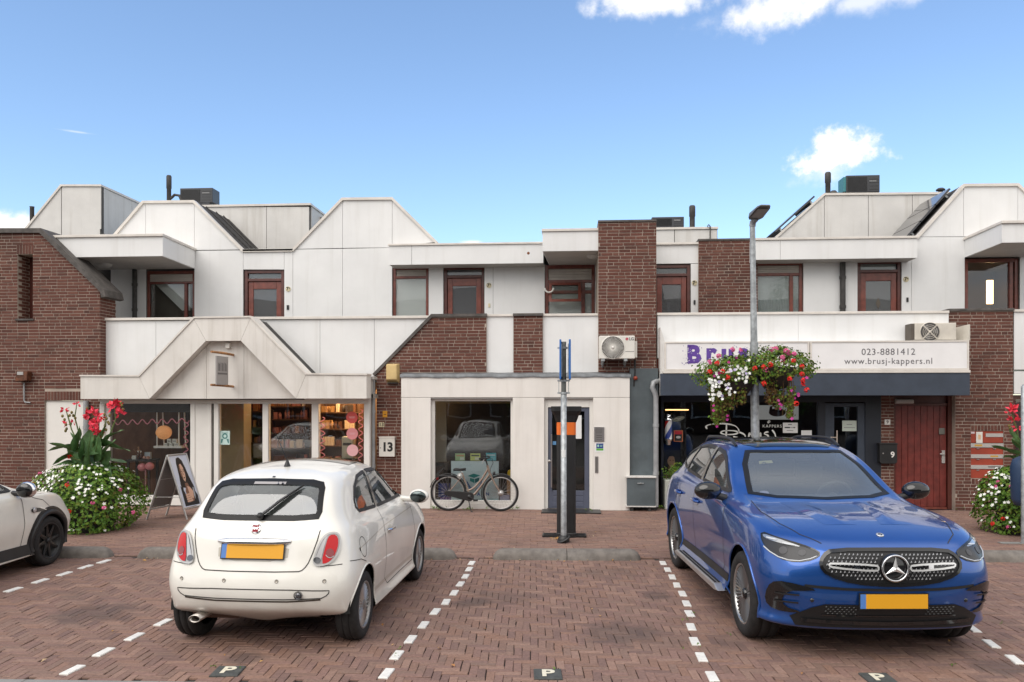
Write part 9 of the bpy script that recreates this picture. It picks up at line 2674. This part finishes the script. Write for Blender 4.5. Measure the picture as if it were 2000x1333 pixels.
for a in 'LS':
 sd = 1 if a == 'L' else -1
 for x in (1.2335, -1.2335):
  vs = []
  for k in range(31):
   an = R(-20 + 220 * k / 30)
   for rr_ in (.345, .40, .425): vs.append(c.surf(a, (x + rr_ * math.cos(an), .31 + rr_ * math.sin(an)), .008 if rr_ < .42 else .002)[0])
  mb = MB().add(vs, [((3 * k + j, 3 * k + 1 + j, 3 * k + 4 + j, 3 * k + 3 + j) if sd < 0 else (3 * k + j, 3 * k + 3 + j, 3 * k + 4 + j, 3 * k + 1 + j)) for k in range(30) for j in range(2)], 0, True); mb.build('arch_trim', black_pl, root)
 c.strip('sill_trim', a, [(.84, .27), (-.84, .27)], .13, black_pl, .006)
 c.strip('door_gap', a, [(.72, .95), (.74, .60), (.70, .33)], .008, gap_m)
 c.strip('bonnet_gap', a, [(.80, .93), (.95, .87), (1.10, .83), (1.22, .74)], .007, gap_m)
 sc = c.patch('side_scuttle', a, rnd_poly([(.86, .755), (1.02, .75), (1.14, .70), (1.0, .695), (.87, .70)], 1), black_gl, .010)
 c.strip('scuttle_rim', a, [(.88, .757), (1.0, .752), (1.14, .705)], .010, chrome, .014, False, sc)
 p = c.surf(a, (.915, .728), .016)[0]; MB().ball(p, .032, 14, 0, (1, .35, 1)).build('side_lamp', clear_lens, sc)
 m_ = MB().ball((.68, sd * .90, 1.0), .115, 18, 0, (.65, 1.0, .85)); mr_ = m_.build('door_mirror', chrome, root)
 MB().ball((.63, sd * .90, 1.0), .10, 18, 0, (.4, 1.0, .85)).build('mirror_glass', black_gl, mr_)
 MB().sweep([(.68, sd * .72, .96), (.68, sd * .84, .95)], .03, 8).build('mirror_foot', black_pl, mr_)
interior(c, seat_dark, [(.02, .34, .22, .52, 1.04, .18), (.02, -.34, .22, .52, 1.04, .18)], (-1.2, .9, .62, .3, .80), (.55, .95, .60), (.36, .34, .92))
MB().box(-1.5, 1.6, -.55, .55, .16, .22).build('underbody', dark_pl2, root)
mats_ = (rubber, pm('mini_black', (.014, .014, .015), .35, .4, coat=.4, world=False), black_pl, black_pl)
for x in (1.2335, -1.2335):
 for sd in (1, -1): wheel(c, x, sd * .735, .305, .195, sd, 'eight', .222, mats_)
# ================================================================== ACROSS THE STREET (seen only in window panes and car paint)
far_brick = pm('far_brick', (.075, .040, .032), .9, var=.25, vscale=3); far_roof = pm('far_roof', (.035, .030, .028), .9, var=.3, vscale=5)
for k, (x0, x1, h, lb) in enumerate(((-24, -9, 6.2, 'left'), (-8.6, 6, 7.0, 'middle'), (6.4, 24, 6.0, 'right'))):
 t = thing('opposite_house', 'dark brick house across the street, %s one, mirrored in the shop windows' % lb, 'building', ((x0 + x1) / 2, -19, 0), 0, 'houses across the street')
 MB().box(x0, x1, -27, -19, 0, h).build('wall', far_brick, t)
 MB().add([(x0 - .3, -18.7, h), (x1 + .3, -18.7, h), (x1 + .3, -27.3, h), (x0 - .3, -27.3, h), (x0 - .3, -23, h + 3), (x1 + .3, -23, h + 3)], [(0, 1, 5, 4), (2, 3, 4, 5), (0, 4, 3), (1, 2, 5)]).build('roof', far_roof, t)
 n = int((x1 - x0) / 2.6)
 for i in range(n):
  for z in (.9, 3.9):
   x = x0 + 1 + i * 2.6; w = MB().box(x, x + 1.4, -19.02, -18.96, z, z + 1.5).build('window', frame_white, t); MB().box(x + .1, x + 1.3, -18.955, -18.95, z + .1, z + 1.4).build('pane', dark_int, w)
rr = random.Random(77)
for k, (x, y, h) in enumerate(((-11, -11, 7.5), (-3.5, -12, 8.5), (4.5, -11.5, 7.8), (12, -12, 8.2))):
 t = thing('street_tree', 'leafy street tree across the road, number %s from the left' % ('one', 'two', 'three', 'four')[k], 'tree', (x, y, 0), 0, 'trees across the street')
 MB().sweep([(x, y, 0), (x + .05, y, 1.5), (x - .05, y, 3), (x, y, 5)], [.16, .13, .11, .05], 8).build('trunk', pm('bark', (.06, .045, .035), .9, var=.3), t)
 mb = MB()
 cs = [(Vector((x + rr.gauss(0, 1.1), y + rr.gauss(0, 1.1), h * .62 + rr.gauss(0, 1.2))), rr.uniform(.7, 1.3)) for _ in range(11)]
 for _ in range(2200):
  c_, r_ = rr.choice(cs); d = Vector((rr.gauss(0, 1), rr.gauss(0, 1), rr.gauss(0, 1))).normalized(); leaf_add(mb, c_ + d * r_ * rr.uniform(.6, 1.05), d + Vector((0, 0, .4)), rr.uniform(.16, .34), rr, 0, .6)
 tag(mb.build('crown', leaf_g, t), kind='stuff')
